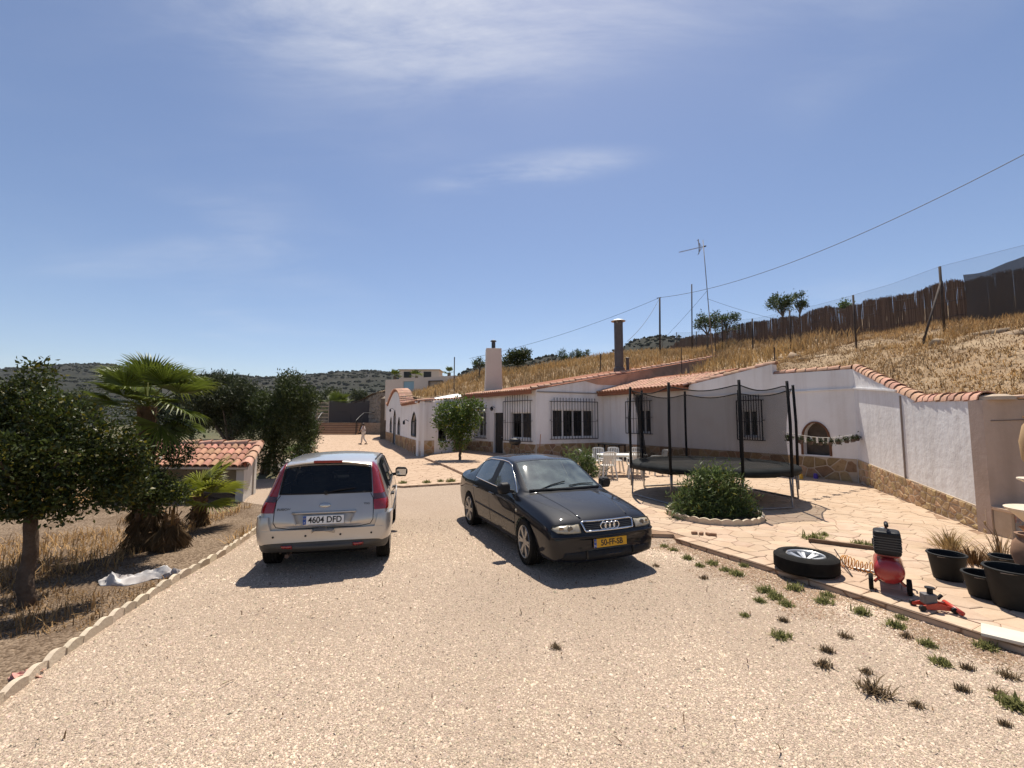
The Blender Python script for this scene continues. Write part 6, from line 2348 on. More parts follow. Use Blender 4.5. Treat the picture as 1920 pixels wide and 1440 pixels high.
    # tail lamps and boot
    for s in (1, -1):
        patch(bvh, [(s * .45, .72), (s * .78, .72), (s * .78, .86), (s * .45, .86)], '-x', .006, 'tail_lamp', M_TAIL, root)
    for x_ in (1.308, -1.308):
        for s in (1, -1):
            wheel(root, x_, s * .765, .315, .205, .225, 6, turn=R(-4) if x_ > 0 else 0)
    ub = MB(); ub.box((0, 0, .26), (3.6, 1.1, .12)); ub.build('underbody', M_WELL, root)
    return root


dark_sedan()


# ------------------------------------------------------------------ silver hatchback
def silver_car():
    root = thing('silver_hatchback', 'silver five-door hatchback with tall red tail lamps seen from behind', 'car', (-2.955, 8.02, 0), R(102.6))
    paint = mat('silver_paint', (0.49, 0.46, 0.42), .34, coat=1.0, metal=.5, col2=(0.45, 0.42, 0.38), scale=2.5)
    S = [
        dict(x=1.95, bow=.09, p=P(.30, .56, .62, .40, (.62, .48), (.58, .52), (.48, .535), (.38, .54), (.2, .545), .545)),
        dict(x=1.90, bow=.10, p=P(.24, .72, .765, .45, (.76, .60), (.71, .63), (.6, .64), (.45, .645), (.25, .65), .65)),
        dict(x=1.82, bow=.10, p=P(.22, .78, .82, .48, (.81, .70), (.755, .78), (.62, .82), (.48, .84), (.25, .85), .85)),
        dict(x=1.65, bow=.08, p=P(.22, .80, .845, .52, (.83, .76), (.77, .86), (.66, .90), (.5, .92), (.26, .935), .94)),
        dict(x=1.25, bow=.04, p=P(.22, .81, .86, .56, (.845, .82), (.785, .93), (.69, .97), (.55, .995), (.28, 1.01), 1.015)),
        dict(x=.98, top=.12, p=P(.22, .81, .862, .56, (.848, .85), (.795, .96), (.71, 1.0), (.62, 1.02), (.32, 1.04), 1.045)),
        dict(x=.93, top=.12, p=P(.22, .81, .862, .56, (.848, .85), (.80, .965), (.74, 1.02), (.66, 1.045), (.34, 1.065), 1.07)),
        dict(x=.24, top=.10, p=P(.22, .81, .862, .57, (.848, .87), (.81, .975), (.655, 1.385), (.60, 1.435), (.32, 1.465), 1.475)),
        dict(x=-.15, p=P(.22, .81, .862, .57, (.848, .88), (.81, .98), (.65, 1.42), (.595, 1.475), (.32, 1.505), 1.515)),
        dict(x=-.22, p=P(.22, .81, .862, .57, (.848, .88), (.81, .98), (.65, 1.42), (.595, 1.475), (.32, 1.505), 1.515)),
        dict(x=-.95, p=P(.22, .81, .862, .57, (.848, .89), (.808, .985), (.645, 1.415), (.59, 1.47), (.32, 1.50), 1.51)),
        dict(x=-1.30, p=P(.23, .81, .86, .57, (.845, .90), (.80, .99), (.645, 1.395), (.59, 1.45), (.32, 1.482), 1.49)),
        dict(x=-1.50, top=-.06, p=P(.24, .80, .855, .57, (.838, .90), (.79, .99), (.645, 1.36), (.575, 1.425), (.31, 1.46), 1.468)),
        dict(x=-1.57, top=-.06, p=P(.24, .80, .852, .57, (.834, .90), (.782, .985), (.65, 1.31), (.585, 1.375), (.31, 1.415), 1.42)),
        dict(x=-1.72, top=-.05, p=P(.25, .79, .84, .57, (.815, .88), (.765, .955), (.705, 1.0), (.62, 1.02), (.31, 1.028), 1.03)),
        dict(x=-1.76, bow=-.03, p=P(.31, .78, .83, .56, (.805, .83), (.757, .90), (.69, .935), (.6, .95), (.31, .958), .96)),
        dict(x=-1.82, bow=-.05, p=P(.34, .76, .81, .54, (.785, .69), (.735, .735), (.66, .75), (.56, .757), (.3, .76), .76)),
        dict(x=-1.845, bow=-.06, p=P(.36, .70, .77, .46, (.76, .56), (.71, .60), (.6, .61), (.47, .615), (.25, .615), .615)),
    ]

    def gf(i, k):
        if i == 6 and k >= 7: return 1
        if k == 5 and i in (6, 7): return 2
        if k == 5 and i in (9,): return 3
        if k == 5 and i == 10: return 3
        if k == 5 and i == 8: return 5
        if i == 13 and k >= 7: return 4
        return 0
    cr = [('long', 5, 5, 14, .5), ('long', 4, 2, 16, .25), ('long', 2, 1, 16, .5), ('long', 7, 6, 15, .4), ('long', 6, 6, 12, .5), ('ring', 6, 6, 9, .8), ('ring', 7, 6, 9, .5), ('ring', 13, 6, 9, .8), ('ring', 14, 5, 9, .85), ('ring', 12, 5, 9, .5), ('ring', 15, 2, 9, .3)]
    full, smooth_me, bvh, ng = car_body(S, (1.243, -1.243), (.345, .31), cr, gf, paint)
    part('body', split_mat(full, (0,), 'body', paint), None, root)
    part('wheel_wells', split_mat(full, (ng,), 'wheel_wells', M_WELL, smooth=False), None, root)
    gl = car_glass('hatch_glass', (.26, .28, .29), .03, 1.6)
    gr = car_glass('hatch_rear_glass', (.2, .21, .22), .01, 1.4)
    glass_parts(full, (1,), 'windscreen', gl, root)
    glass_parts(full, (2,), 'front_side_window', gl, root)
    glass_parts(full, (3,), 'rear_side_window', gl, root)
    glass_parts(full, (4,), 'rear_window', gr, root)
    glass_parts(full, (5,), 'centre_pillar', M_BLACKP, root, 0)
    seats(root, .48, .05, -.85, 1)
    pc = MB(); pc.box((-1.25, 0, .93), (.6, 1.25, .02)); pc.build('parcel_shelf', M_INTERIOR, root)
    # black band round the rear glass
    mb = MB()
    rim = [(-.60, 1.035), (.60, 1.035), (.565, 1.39), (.3, 1.43), (-.3, 1.43), (-.565, 1.39), (-.60, 1.035)]
    line_on(bvh, rim, '-x', .03, .0, mb, 10, .012); mb.build('rear_window_seal', M_GAP, root)
    # tail lamps up the pillars
    for s in (1, -1):
        inner = Vector((0, -s * .625, -.065)).normalized(); inner = Vector((0, -s, -.11)).normalized()
        fwd = Vector((1, 0, -.36)).normalized()
        base_pl = [((0, s * .645, .80), inner), ((-1.655, 0, .80), fwd)]
        t_ = shell(full, base_pl + [((0, 0, 1.425), (0, 0, 1)), ((0, 0, 1.005), (0, 0, -1))], .012, 'tail_lamp', M_TAIL, root, .02)
        shell(full, base_pl + [((0, 0, 1.003), (0, 0, 1)), ((0, 0, .935), (0, 0, -1))], .0125, 'reversing_lens', M_TAILD, t_, .02)
        shell(full, base_pl + [((0, 0, .933), (0, 0, 1)), ((0, 0, .80), (0, 0, -1))], .012, 'brake_lens', M_TAIL, t_, .02)
    # spoiler lip with the third brake lamp
    mb = MB()
    pts = [cast(bvh, y_, 1.44 - .05 * (y_ / .55) ** 2, '-x') + Vector((-.02, 0, .018)) for y_ in np.linspace(-.54, .54, 13)]
    vv = [p_ + Vector((dx, 0, dz)) for p_ in pts for dx, dz in ((-.05, -.012), (.09, -.012), (.09, .014), (-.03, .018), (-.055, .004))]
    mb.add(vv, [(i * 5 + j, i * 5 + (j + 1) % 5, i * 5 + 5 + (j + 1) % 5, i * 5 + 5 + j) for i in range(12) for j in range(5)] + [(0, 1, 2, 3, 4), (60, 61, 62, 63, 64)])
    mb.build('roof_lip', paint, root, auto=True)
    mb = MB(); mb.bar(pts[6] + Vector((-.058, -.19, .002)), pts[6] + Vector((-.058, .19, .002)), .04, .034); mb.build('brake_lamp', M_TAIL, root, bevel=.006)
    for s in (1, -1):
        mb = MB()
        line_on(bvh, [(.3, s * .615), (-.4, s * .61), (-1.2, s * .60)], '+z', .03, .0, mb, 8, .013); mb.build('roof_rail', M_BLACKP, root)
    # tailgate gap, number-plate recess, badge, script
    mb = MB()
    tgz = [(-.585, 1.02), (-.625, .95), (-.635, .80), (-.635, .68), (-.60, .62), (-.45, .595), (.45, .595), (.60, .62), (.635, .68), (.635, .80), (.625, .95), (.585, 1.02)]
    line_on(bvh, tgz, '-x', .012, -.002, mb, 5); mb.build('tailgate_gap', M_GAP, root)
    bump = shell(full, [((0, 0, .59), (0, 0, 1)), ((0, 0, .42), (0, 0, -1)), ((-1.55, 0, 0), (1, 0, 0))], .045, 'rear_bumper', paint, root, .06)
    corner = shell(full, [((0, 0, .75), (0, 0, 1)), ((0, 0, .5905), (0, 0, -1)), ((-1.53, 0, 0), (1, 0, 0)), ((0, .66, .6), (0, -1, .25))], .045, 'bumper_corner', paint, root, .06)
    corner2 = shell(full, [((0, 0, .75), (0, 0, 1)), ((0, 0, .5905), (0, 0, -1)), ((-1.53, 0, 0), (1, 0, 0)), ((0, -.66, .6), (0, 1, .25))], .045, 'bumper_corner', paint, root, .06)
    shell(full, [((0, 0, .418), (0, 0, 1)), ((0, 0, .30), (0, 0, -1)), ((-1.5, 0, 0), (1, 0, 0))], .03, 'bumper_valance', mat('valance', (.05, .048, .045), .6), root, .05)
    for s in (1, -1):
        patch(bvh, [(s * .38, .345), (s * .52, .345), (s * .52, .39), (s * .38, .39)], '-x', .05, 'reflector', M_TAIL, root, .012)
    for y in (-.62, -.22, .22, .62):
        mb = MB(); p = cast(bvh, y, .505, '-x') + Vector((-.05, 0, 0)); mb.lathe([(.014, -.01), (.013, .004), (0, .005)], 12, (0, 0, 0), view_matrix(p, Vector((-1, 0, 0)))); mb.build('parking_sensor', M_BLACKP, root)
    rec = [(-.40, .79), (.40, .79), (.34, .63), (-.34, .63)]
    rp = patch(bvh, rec, '-x', .003, 'plate_recess', mat('recess', (.33, .32, .305), .45, metal=.3), root, .006)
    mb = MB(); line_on(bvh, rec + [rec[0]], '-x', .008, .002, mb, 6, .006); mb.build('recess_edge', paint, rp)
    mb = MB(); line_on(bvh, [(-.41, .795), (.41, .795)], '-x', .03, .008, mb, 8, .017); mb.build('handle_bar', paint, root, smooth=True)
    pz = cast(bvh, 0, .712, '-x')
    plate(root, view_matrix(pz + Vector((-.02, 0, -.005)), Vector((-1, 0, .1))), .52, .112, (.72, .72, .70), '4604 DFD', 'E', .112, .9)
    mb = MB(); p = cast(bvh, 0, .885, '-x') + Vector((-.006, 0, 0)); Mb = view_matrix(p, Vector((-1, 0, .25)))
    mb.lathe([(.075, -.004), (.075, .004), (.06, .009), (0, .011)], 28, (0, 0, 0), Mb @ Matrix.Diagonal((1, .42, 1, 1))); mb.build('oval_badge', mat('badge', (.5, .5, .49), .25, metal=.7), root, smooth=True)
    for txt, y, z, sz in (('FUSION', .52, .845, .042), ('TDCi', -.545, .885, .032)):
        tm = text_mesh('script', txt, sz, .0015, sx=1.15, bold=.0008)
        o = part('script', tm, mat('script_grey', (.09, .09, .09), .4), root)
        o.matrix_local = view_matrix(cast(bvh, y, z, '-x') + Vector((-.004, 0, 0)), Vector((-1, 0, .15)))
    # rear wiper
    mb = MB(); a_ = cast(bvh, .0, 1.05, '-x') + Vector((-.03, 0, 0)); b_ = cast(bvh, -.38, 1.10, '-x') + Vector((-.02, 0, 0))
    mb.tube([a_, a_.lerp(b_, .5) + Vector((-.015, 0, .01)), b_], .009, 6); mb.lathe([(.03, -.02), (.028, .02), (0, .025)], 12, (0, 0, 0), view_matrix(a_, Vector((-1, 0, 0)))); mb.build('rear_wiper', M_BLACKP, root)
    for s, side in ((1, '+y'), (-1, '-y')):
        mb = MB()
        line_on(bvh, [(.90, .28), (.93, .6), (.86, .97)], side, .009, -.001, mb)
        line_on(bvh, [(-.185, .28), (-.185, .97)], side, .009, -.001, mb)
        line_on(bvh, [(-.80, .32), (-.88, .55), (-.98, .74), (-1.02, .98)], side, .009, -.001, mb)
        line_on(bvh, [(.9, .28), (-.8, .28)], side, .009, -.001, mb)
        mb.build('door_gaps', M_GAP, root)
        mb = MB(); line_on(bvh, [(-.97, .995), (-.93, 1.41)], side, .05, .002, mb, 6, .022); mb.build('window_pillar', M_BLACKP, root)
        mb = MB(); line_on(bvh, [(.85, .985), (.2, 1.0), (-1.28, 1.005), (-1.26, 1.38), (-.9, 1.415), (-.2, 1.425), (.24, 1.385), (.85, .985)], side, .012, .001, mb, 6, .009); mb.build('window_seal', M_BLACKP, root)
        mb = MB(); line_on(bvh, [(.85, .53), (-.85, .545)], side, .03, .0, mb, 14, .018); mb.build('rubbing_strip', M_BLACKP, root)
        for hx in (-.08, -.82):
            mb = MB(); p = cast(bvh, hx, .87, side)
            mb.bar(p + Vector((-.09, s * .02, 0)), p + Vector((.09, s * .02, 0)), .035, .028); mb.bar(p + Vector((-.08, -.01 * s, 0)), p + Vector((-.08, s * .02, 0)), .03, .028)
            mb.build('door_handle', M_BLACKP, root, bevel=.008)
        for wx in (1.243, -1.243):       # dark wheel-arch lips
            mb = MB()
            line_on(bvh, [(wx + .375 * math.cos(a), .31 + .375 * math.sin(a)) for a in np.linspace(R(-8), R(188), 18)], side, .03, -.004, mb, 2, .022); mb.build('arch_lip', paint, root, smooth=True)
        mb = MB(); c = Vector((.70, s * .96, 1.04))
        vsec = []
        for x_, h_, w_ in ((.07, .05, .06), (.03, .085, .1), (-.04, .095, .115), (-.055, .09, .11)):
            vsec.append([c + Vector((x_, s * yy * w_, zz * h_)) for yy, zz in ((-1, -.75), (-.4, -1), (.7, -.95), (1, -.3), (1, .45), (.6, .95), (-.6, 1), (-1, .7))])
        vv = [p_ for sec in vsec for p_ in sec]
        mb.add(vv, [(i * 8 + j, i * 8 + (j + 1) % 8, (i + 1) * 8 + (j + 1) % 8, (i + 1) * 8 + j) for i in range(3) for j in range(8)] + [tuple(range(8)), tuple(range(24, 32))])
        mi = mb.build('door_mirror', M_BLACKP, root, bevel=.012)
        st = MB(); st.bar((.73, s * .78, .985), (.71, s * .88, 1.0), .07, .05); st.build('mirror_foot', M_BLACKP, mi)
        g_ = MB(); g_.add([c + Vector((-.058, s * yy * .1, zz * .08)) for yy, zz in ((-1, -.75), (.8, -.8), (.9, .6), (-.9, .7))], [(0, 1, 2, 3)]); g_.build('mirror_glass', mat('mirror', (.5, .52, .54), .05, metal=1), mi)
        patch(bvh, [(s * .45, .66), (s * .74, .70), (s * .74, .80), (s * .48, .78)], '+x', .006, 'headlamp', M_LAMP, root)
    for x_ in (1.243, -1.243):
        for s in (1, -1):
            wheel(root, x_, s * .755, .305, .19, .2, 7, style='steel')
    ub = MB(); ub.box((0, 0, .27), (3.3, 1.1, .12)); ub.build('underbody', M_WELL, root)
    ex = MB(); ex.tube([(-1.5, .45, .25), (-1.86, .45, .24)], .025, 10); ex.build('exhaust', mat('rust', (.1, .06, .04), .8), root)
    return root


silver_car()
# ================================================================== THINGS IN THE YARD
PZ = PATIO_Z + .018
M_GALV = mat('galvanised_tube', (0.32, 0.31, 0.30), .45, (0.22, 0.2, 0.19), 6, metal=.6)
M_FOAM = mat('black_foam', (0.014, 0.014, 0.015), .85)
M_CLAY = mat('terracotta', (0.42, 0.2, 0.11), .85, (0.34, 0.15, 0.08), 6)
M_WPLASTIC = mat('white_plastic', (0.72, 0.71, 0.67), .4, (0.62, 0.6, 0.55), 5)


def circ(c, r, z, a):
    return Vector((c[0] + r * math.cos(a), c[1] + r * math.sin(a), z))


# ------------------------------------------------------------------ trampoline
def trampoline():
    c, r, bz, tz = (5.2, 11.9), 2.0, .92, 2.93
    t = thing('trampoline', 'large round trampoline with black safety net beside the house', 'trampoline', (c[0], c[1], PZ))
    o = (0, 0)
    bz -= PZ; tz -= PZ
    rim = MB(); rim.tube([circ(o, r - .03, bz - .05, a) for a in np.linspace(0, 2 * math.pi, 65)[:-1]], .025, 8, closed=True); rim.build('frame_ring', M_GALV, t, smooth=True)
    bed = MB(); n = 64
    vs = [(0, 0, bz - .015)]
    for rr, dz in ((.8, -.01), (1.66, 0)):
        vs += [tuple(circ(o, rr, bz + dz - .004, 2 * math.pi * k / n)) for k in range(n)]
    fs = [(0, 1 + k, 1 + (k + 1) % n) for k in range(n)] + [(1 + k, 1 + n + k, 1 + n + (k + 1) % n, 1 + (k + 1) % n) for k in range(n)]
    bed.add(vs, fs); bed.build('jumping_mat', mat('mat_weave', (.035, .034, .033), .95, (.05, .047, .044), 3, spec=.1), t, smooth=True)
    pad = MB()
    g = random.Random(4)
    prof = [(1.64, .0), (1.68, .02), (1.8, .028), (1.95, .022), (2.03, -.01), (2.045, -.06), (2.03, -.11), (2.02, -.11), (2.03, -.06), (2.0, -.03), (1.64, -.01)]
    vs, fs = [], []
    for k in range(n):
        a = 2 * math.pi * k / n
        for j, (rr, z) in enumerate(prof):
            vs.append(tuple(circ(o, rr + g.uniform(-.008, .008), bz + z + g.uniform(-.006, .006) - (.04 * g.random() if j in (6, 7) else 0), a)))
    m_ = len(prof)
    for k in range(n):
        for j in range(m_ - 1):
            fs.append((k * m_ + j, ((k + 1) % n) * m_ + j, ((k + 1) % n) * m_ + j + 1, k * m_ + j + 1))
    pad.add(vs, fs); pad.build('edge_pad', mat('pad_vinyl', (.009, .01, .01), .8, (.022, .024, .023), 4, spec=.15), t, smooth=True)
    angs = [R(a) for a in (176, 222, 265, 302, 345, 42, 85, 130)]
    for a in angs:
        p = MB(); p.tube([circ(o, r + .04, bz - .15, a), circ(o, r + .05, 1.9, a), circ(o, r + .02, tz, a)], .033, 10); p.build('net_pole', M_FOAM, t, smooth=True)
        p = MB(); p.tube([circ(o, r + .04, bz - .6, a), circ(o, r + .04, bz - .1, a)], .02, 8); p.build('pole_socket', M_GALV, t, smooth=True)
    for k in range(4):
        a0, a1 = angs[(2 * k) % 8], angs[(2 * k + 1) % 8]
        if a1 < a0: a1 += 2 * math.pi
        lg = MB()
        p0, p1 = circ(o, r + .02, 0.02, a0), circ(o, r + .02, 0.02, a1)
        lg.tube([circ(o, r - .02, bz - .06, a0), circ(o, r + .01, .25, a0), p0, p0.lerp(p1, .08), p0.lerp(p1, .5), p1.lerp(p0, .08), p1, circ(o, r + .01, .25, a1), circ(o, r - .02, bz - .06, a1)], .021, 8)
        lg.build('leg', M_GALV, t, smooth=True)
    # net and ropes
    net = MB(); vs, fs = [], []
    cols = 96
    aa = sorted(a % (2 * math.pi) for a in angs)

    def sag(a):
        a = a % (2 * math.pi)
        for q0, q1 in zip(aa, aa[1:] + [aa[0] + 2 * math.pi]):
            for aa_ in (a, a + 2 * math.pi):
                if q0 <= aa_ <= q1:
                    u = (aa_ - q0) / (q1 - q0)
                    return math.sin(math.pi * u)
        return 0
    rows = 7
    for k in range(cols):
        a = 2 * math.pi * k / cols
        s = sag(a)
        for j in range(rows + 1):
            q = j / rows
            z = lerp(bz + .02, tz - .1 - .12 * s, q)
            rr = lerp(1.78, r - .02 - .16 * s, q) - .06 * math.sin(math.pi * q)
            vs.append(tuple(circ(o, rr, z, a)))
    for k in range(cols):
        for j in range(rows):
            fs.append((k * (rows + 1) + j, ((k + 1) % cols) * (rows + 1) + j, ((k + 1) % cols) * (rows + 1) + j + 1, k * (rows + 1) + j + 1))
    net.add(vs, fs); net.build('safety_net', net_mat('black_net', (.012, .012, .013), .44), t, smooth=True)
    rp = MB(); rp.tube([vs[k * (rows + 1) + rows] for k in range(cols)], .014, 5, closed=True); rp.build('top_rope', M_FOAM, t)
    # loose flap of the net door hanging in folds
    fl = MB(); vs, fs = [], []
    for i in range(13):
        q = i / 12
        for j in range(9):
            u = j / 8
            z = lerp(tz - .15, bz + .05, q)
            wd = lerp(.10, .34, abs(q - .35) * 1.3) if q > .1 else .16
            vs.append((-1.55 + (u - .5) * wd + .06 * q, 1.0 + .05 * math.sin(u * 19 + q * 3), z))
    for i in range(12):
        for j in range(8):
            fs.append((i * 9 + j, i * 9 + j + 1, (i + 1) * 9 + j + 1, (i + 1) * 9 + j))
    fl.add(vs, fs); fl.build('net_door', net_mat('folded_net', (.012, .012, .013), .8), t, smooth=True)
    return t


trampoline()


# ------------------------------------------------------------------ tiled shelter
def shelter():
    A = gp(455, 942); B_ = gp(478, 925)
    t = thing('tiled_shelter', 'low open shelter with a terracotta tile roof behind the small palm', 'shelter', (A[0], A[1], 0))
    ex = Vector((-1, .06, 0)).normalized(); ey = Vector((B_[0] - A[0], B_[1] - A[1], 0)).normalized()
    D = 1.55; W = 3.4
    eave, ridge_ = .84, 1.30
    st = mat('shelter_render', (.56, .52, .46), .9, (.48, .44, .39), 3, bump=.3, bscale=20)
    for nm, x0, x1, y0, y1, h0, h1 in (('post', 0, .2, 0, .24, eave - .05, eave + .02), ('post', 0, .2, D - .3, D, ridge_ - .1, ridge_ - .02), ('side_wall', .04, .12, .24, D - .3, eave + .0, ridge_ - .1), ('post', W - .2, W, 0, .24, eave - .05, eave + .02), ('back_wall', .2, W - .05, D - .14, D - .02, ridge_ - .12, ridge_ - .12), ('side_wall', W - .12, W - .04, .24, D - .3, eave, ridge_ - .1)):
        m = MB()
        q = [ex * x0 + ey * y0, ex * x1 + ey * y0, ex * x1 + ey * y1, ex * x0 + ey * y1]
        vs = [p for p in q] + [q[0] + Vector((0, 0, h0)), q[1] + Vector((0, 0, h0)), q[2] + Vector((0, 0, h1)), q[3] + Vector((0, 0, h1))]
        m.add(vs, [(0, 1, 2, 3), (7, 6, 5, 4), (4, 5, 1, 0), (5, 6, 2, 1), (6, 7, 3, 2), (7, 4, 0, 3)])
        m.build(nm, st if nm != 'back_wall' else M_MORTAR, t)
    e0 = ex * -.12 + ey * -.12 + Vector((0, 0, eave + .03)); e1 = ex * (W + .1) + ey * -.12 + Vector((0, 0, eave + .03))
    up = ey * (D + .12) + Vector((0, 0, ridge_ - eave))
    m = MB(); th_ = Vector((0, 0, -.05))
    m.add([e0, e1, e1 + up, e0 + up, e0 + th_, e1 + th_, e1 + up + th_, e0 + up + th_], [(0, 1, 2, 3), (7, 6, 5, 4), (4, 5, 1, 0), (5, 6, 2, 1), (6, 7, 3, 2), (7, 4, 0, 3)])
    rf = m.build('roof', mat('roof_board', (.5, .44, .36), .9), t)
    shed_me = TILE.copy(); shed_me.materials.clear(); shed_me.materials.append(mat('shed_tile', (.32, .15, .095), .85, (.42, .23, .155), 5, rand=.25, col3=(.3, .2, .15), scale3=12, amt3=.5))
    n = 18
    L = up.length
    for i in range(n):
        for k in range(4):
            put_tile(rf, e0 + (e1 - e0) * ((i + .8) / (n + .6)) + up * (k / 4 - .02), up, shed_me, jitter=.015, s=1.0)
    for k in range(4):
        put_tile(rf, e0 + (e1 - e0) * .012 + up * (k / 4 - .03) + Vector((0, 0, .05)), up, TILE_BIG, jitter=.01, s=.9)
    coping(rf, [e0 + up + Vector((0, 0, .03)), e1 + up + Vector((0, 0, .03))], TILE_BIG, .38, s=.85)
    return t


shelter()


# ------------------------------------------------------------------ scalloped concrete edging
def scallop_mesh(w=.2, h=.1, t=.045):
    n = 8
    top = [(-w / 2 + w * k / n, h * (.72 + .28 * math.sin(math.pi * k / n))) for k in range(n + 1)]
    poly = [(-w / 2, -.06)] + top + [(w / 2, -.06)]
    mb = MB(); k = len(poly)
    mb.add([(x, -t / 2, z) for x, z in poly] + [(x, t / 2, z) for x, z in poly], [tuple(range(k)), tuple(range(k, 2 * k))[::-1]] + [(i, k + i, k + (i + 1) % k, (i + 1) % k) for i in range(k)])
    me = mb.mesh('edging_stone')
    me.materials.append(mat('edging_concrete', (.58, .49, .37), .9, (.5, .41, .3), 9, rand=.12, bump=.4, bscale=40))
    return me


SCALLOP = scallop_mesh()
edging = thing('scalloped_edging', 'long row of cream scalloped edging stones along the left of the gravel drive', 'edging')
acc = 0.0
rs = random.Random(8)
path = [Vector((*p, 0)) for p in EDGE]
for a, b in zip(path[:-1], path[1:]):
    L = (b - a).length
    d = (b - a).normalized()
    k = max(1, round(L / .2))
    for i in range(k):
        p = a + d * (L * (i + .5) / k)
        o = bpy.data.objects.new('edging_stone', SCALLOP)
        o.location = p + Vector((0, 0, rs.uniform(-.012, .008)))
        o.rotation_euler = (rs.uniform(-.12, .12), rs.uniform(-.06, .06), math.atan2(d.y, d.x) + rs.uniform(-.05, .05))
        o.scale = (L / k / .2 * .985, 1, 1)
        link(o, edging)
ring = thing('bed_ring', 'ring of scalloped edging around the bush by the trampoline', 'edging', (*gp(1338, 968, PATIO_Z), PATIO_Z))
for k in range(29):
    a = 2 * math.pi * k / 29
    o = bpy.data.objects.new('edging_stone', SCALLOP)
    o.location = (.9 * math.cos(a), .9 * math.sin(a), .03)
    o.rotation_euler = (rs.uniform(-.06, .06), 0, a + math.pi / 2)
    link(o, ring)
soil = MB(); soil.lathe([(.89, .0), (.86, .03), (.4, .06), (0, .07)], 28); soil.build('soil', mat('dark_soil', (.09, .06, .04), .95, (.14, .1, .07), 8), ring)


# ------------------------------------------------------------------ garden table and chairs
def plastic_chair(label, x, y, rz):
    """facing +y in its own frame"""
    t = thing('garden_chair', label, 'chair', (x, y, PZ), rz, 'white plastic chairs at the garden table')
    if plastic_chair.parts is None:
        sv = MB()
        rr_box(sv, (0, .02, .43), (.44, .42, .03), .07)
        bk = MB()
        prof = [(-.2, .42), (-.21, .6), (-.23, .78), (-.26, .88)]
        for s in (-1, 1): bk.tube([(s * .2, y_, z_) for y_, z_ in prof], .022, 6)
        bk.tube([(-.2, -.262, .87), (-.1, -.285, .895), (.1, -.285, .895), (.2, -.262, .87)], .024, 6)
        for k in range(5):
            x_ = -.14 + .07 * k
            bk.bar((x_, -.205, .45), (x_, -.275, .88), .042, .012)
        arms = []
        for s in (-1, 1):
            am = MB(); am.tube([(s * .21, -.24, .66), (s * .25, -.1, .665), (s * .255, .14, .655), (s * .25, .2, .6), (s * .235, .22, .42)], [.02, .024, .026, .024, .02], 6); arms.append(am)
        legs = []
        for sx_, sy_ in ((-1, 1), (1, 1), (-1, -1), (1, -1)):
            l_ = MB(); l_.bar((sx_ * .19, sy_ * .18 + .02, .43), (sx_ * .25, sy_ * .25 + .01, 0), .045, .035); legs.append(l_)
        plastic_chair.parts = [('seat', sv.mesh('seat')), ('backrest', bk.mesh('backrest'))] + [('armrest', a.mesh('armrest', True)) for a in arms] + [('leg', l_.mesh('leg')) for l_ in legs]
    for nm, me in plastic_chair.parts:
        part(nm, me, M_WPLASTIC, t)
    return t


plastic_chair.parts = None
tx, ty = 3.95, 16.3
tt = thing('garden_table', 'long white plastic garden table among white chairs', 'table', (tx, ty, PZ))
m = MB(); rr_box(m, (0, 0, .72), (1.75, .95, .035), .3); m.build('tabletop', M_WPLASTIC, tt, bevel=.01)
m = MB(); rr_box(m, (0, 0, .68), (1.6, .8, .04), .25); m.build('apron', M_WPLASTIC, tt)
for sx_, sy_ in ((-1, 1), (1, 1), (-1, -1), (1, -1)):
    m = MB(); m.bar((sx_ * .55, sy_ * .28, .7), (sx_ * .66, sy_ * .36, 0), .08, .06); m.build('leg', M_WPLASTIC, tt)
plastic_chair('white plastic chair at the table, front left, its back to the camera', 3.25, 15.35, R(5))
plastic_chair('white plastic chair at the table, front right, its back to the camera', 4.2, 15.45, R(-8))
plastic_chair('white plastic chair behind the table, leftmost of the far side', 3.3, 17.15, R(175))
plastic_chair('white plastic chair behind the table, middle of the far side', 3.95, 17.3, R(184))
plastic_chair('white plastic chair behind the table, rightmost of the far side', 4.75, 17.2, R(170))
plastic_chair('white plastic chair at the left end of the table', 2.72, 16.25, R(-88))
plastic_chair('white plastic chair at the right end of the table by the trampoline', 5.25, 16.2, R(95))


# ------------------------------------------------------------------ walking person
def skin_mesh(name, verts, edges, radii, root=0, sub=2):
    me = bpy.data.meshes.new(name)
    me.from_pydata(verts, edges, [])
    o = bpy.data.objects.new(name, me); COL.objects.link(o)
    o.modifiers.new('skin', 'SKIN')
    s = o.modifiers.new('sub', 'SUBSURF'); s.levels = s.render_levels = sub
    if not me.skin_vertices: me.skin_vertices.new()
    for i, r_ in enumerate(radii):
        sv = me.skin_vertices[0].data[i]
        sv.radius = r_ if isinstance(r_, tuple) else (r_, r_)
        sv.use_root = (i == root)
    out = eval_mesh(o, name)
    bpy.data.objects.remove(o)
    out.polygons.foreach_set('use_smooth', [True] * len(out.polygons))
    return out


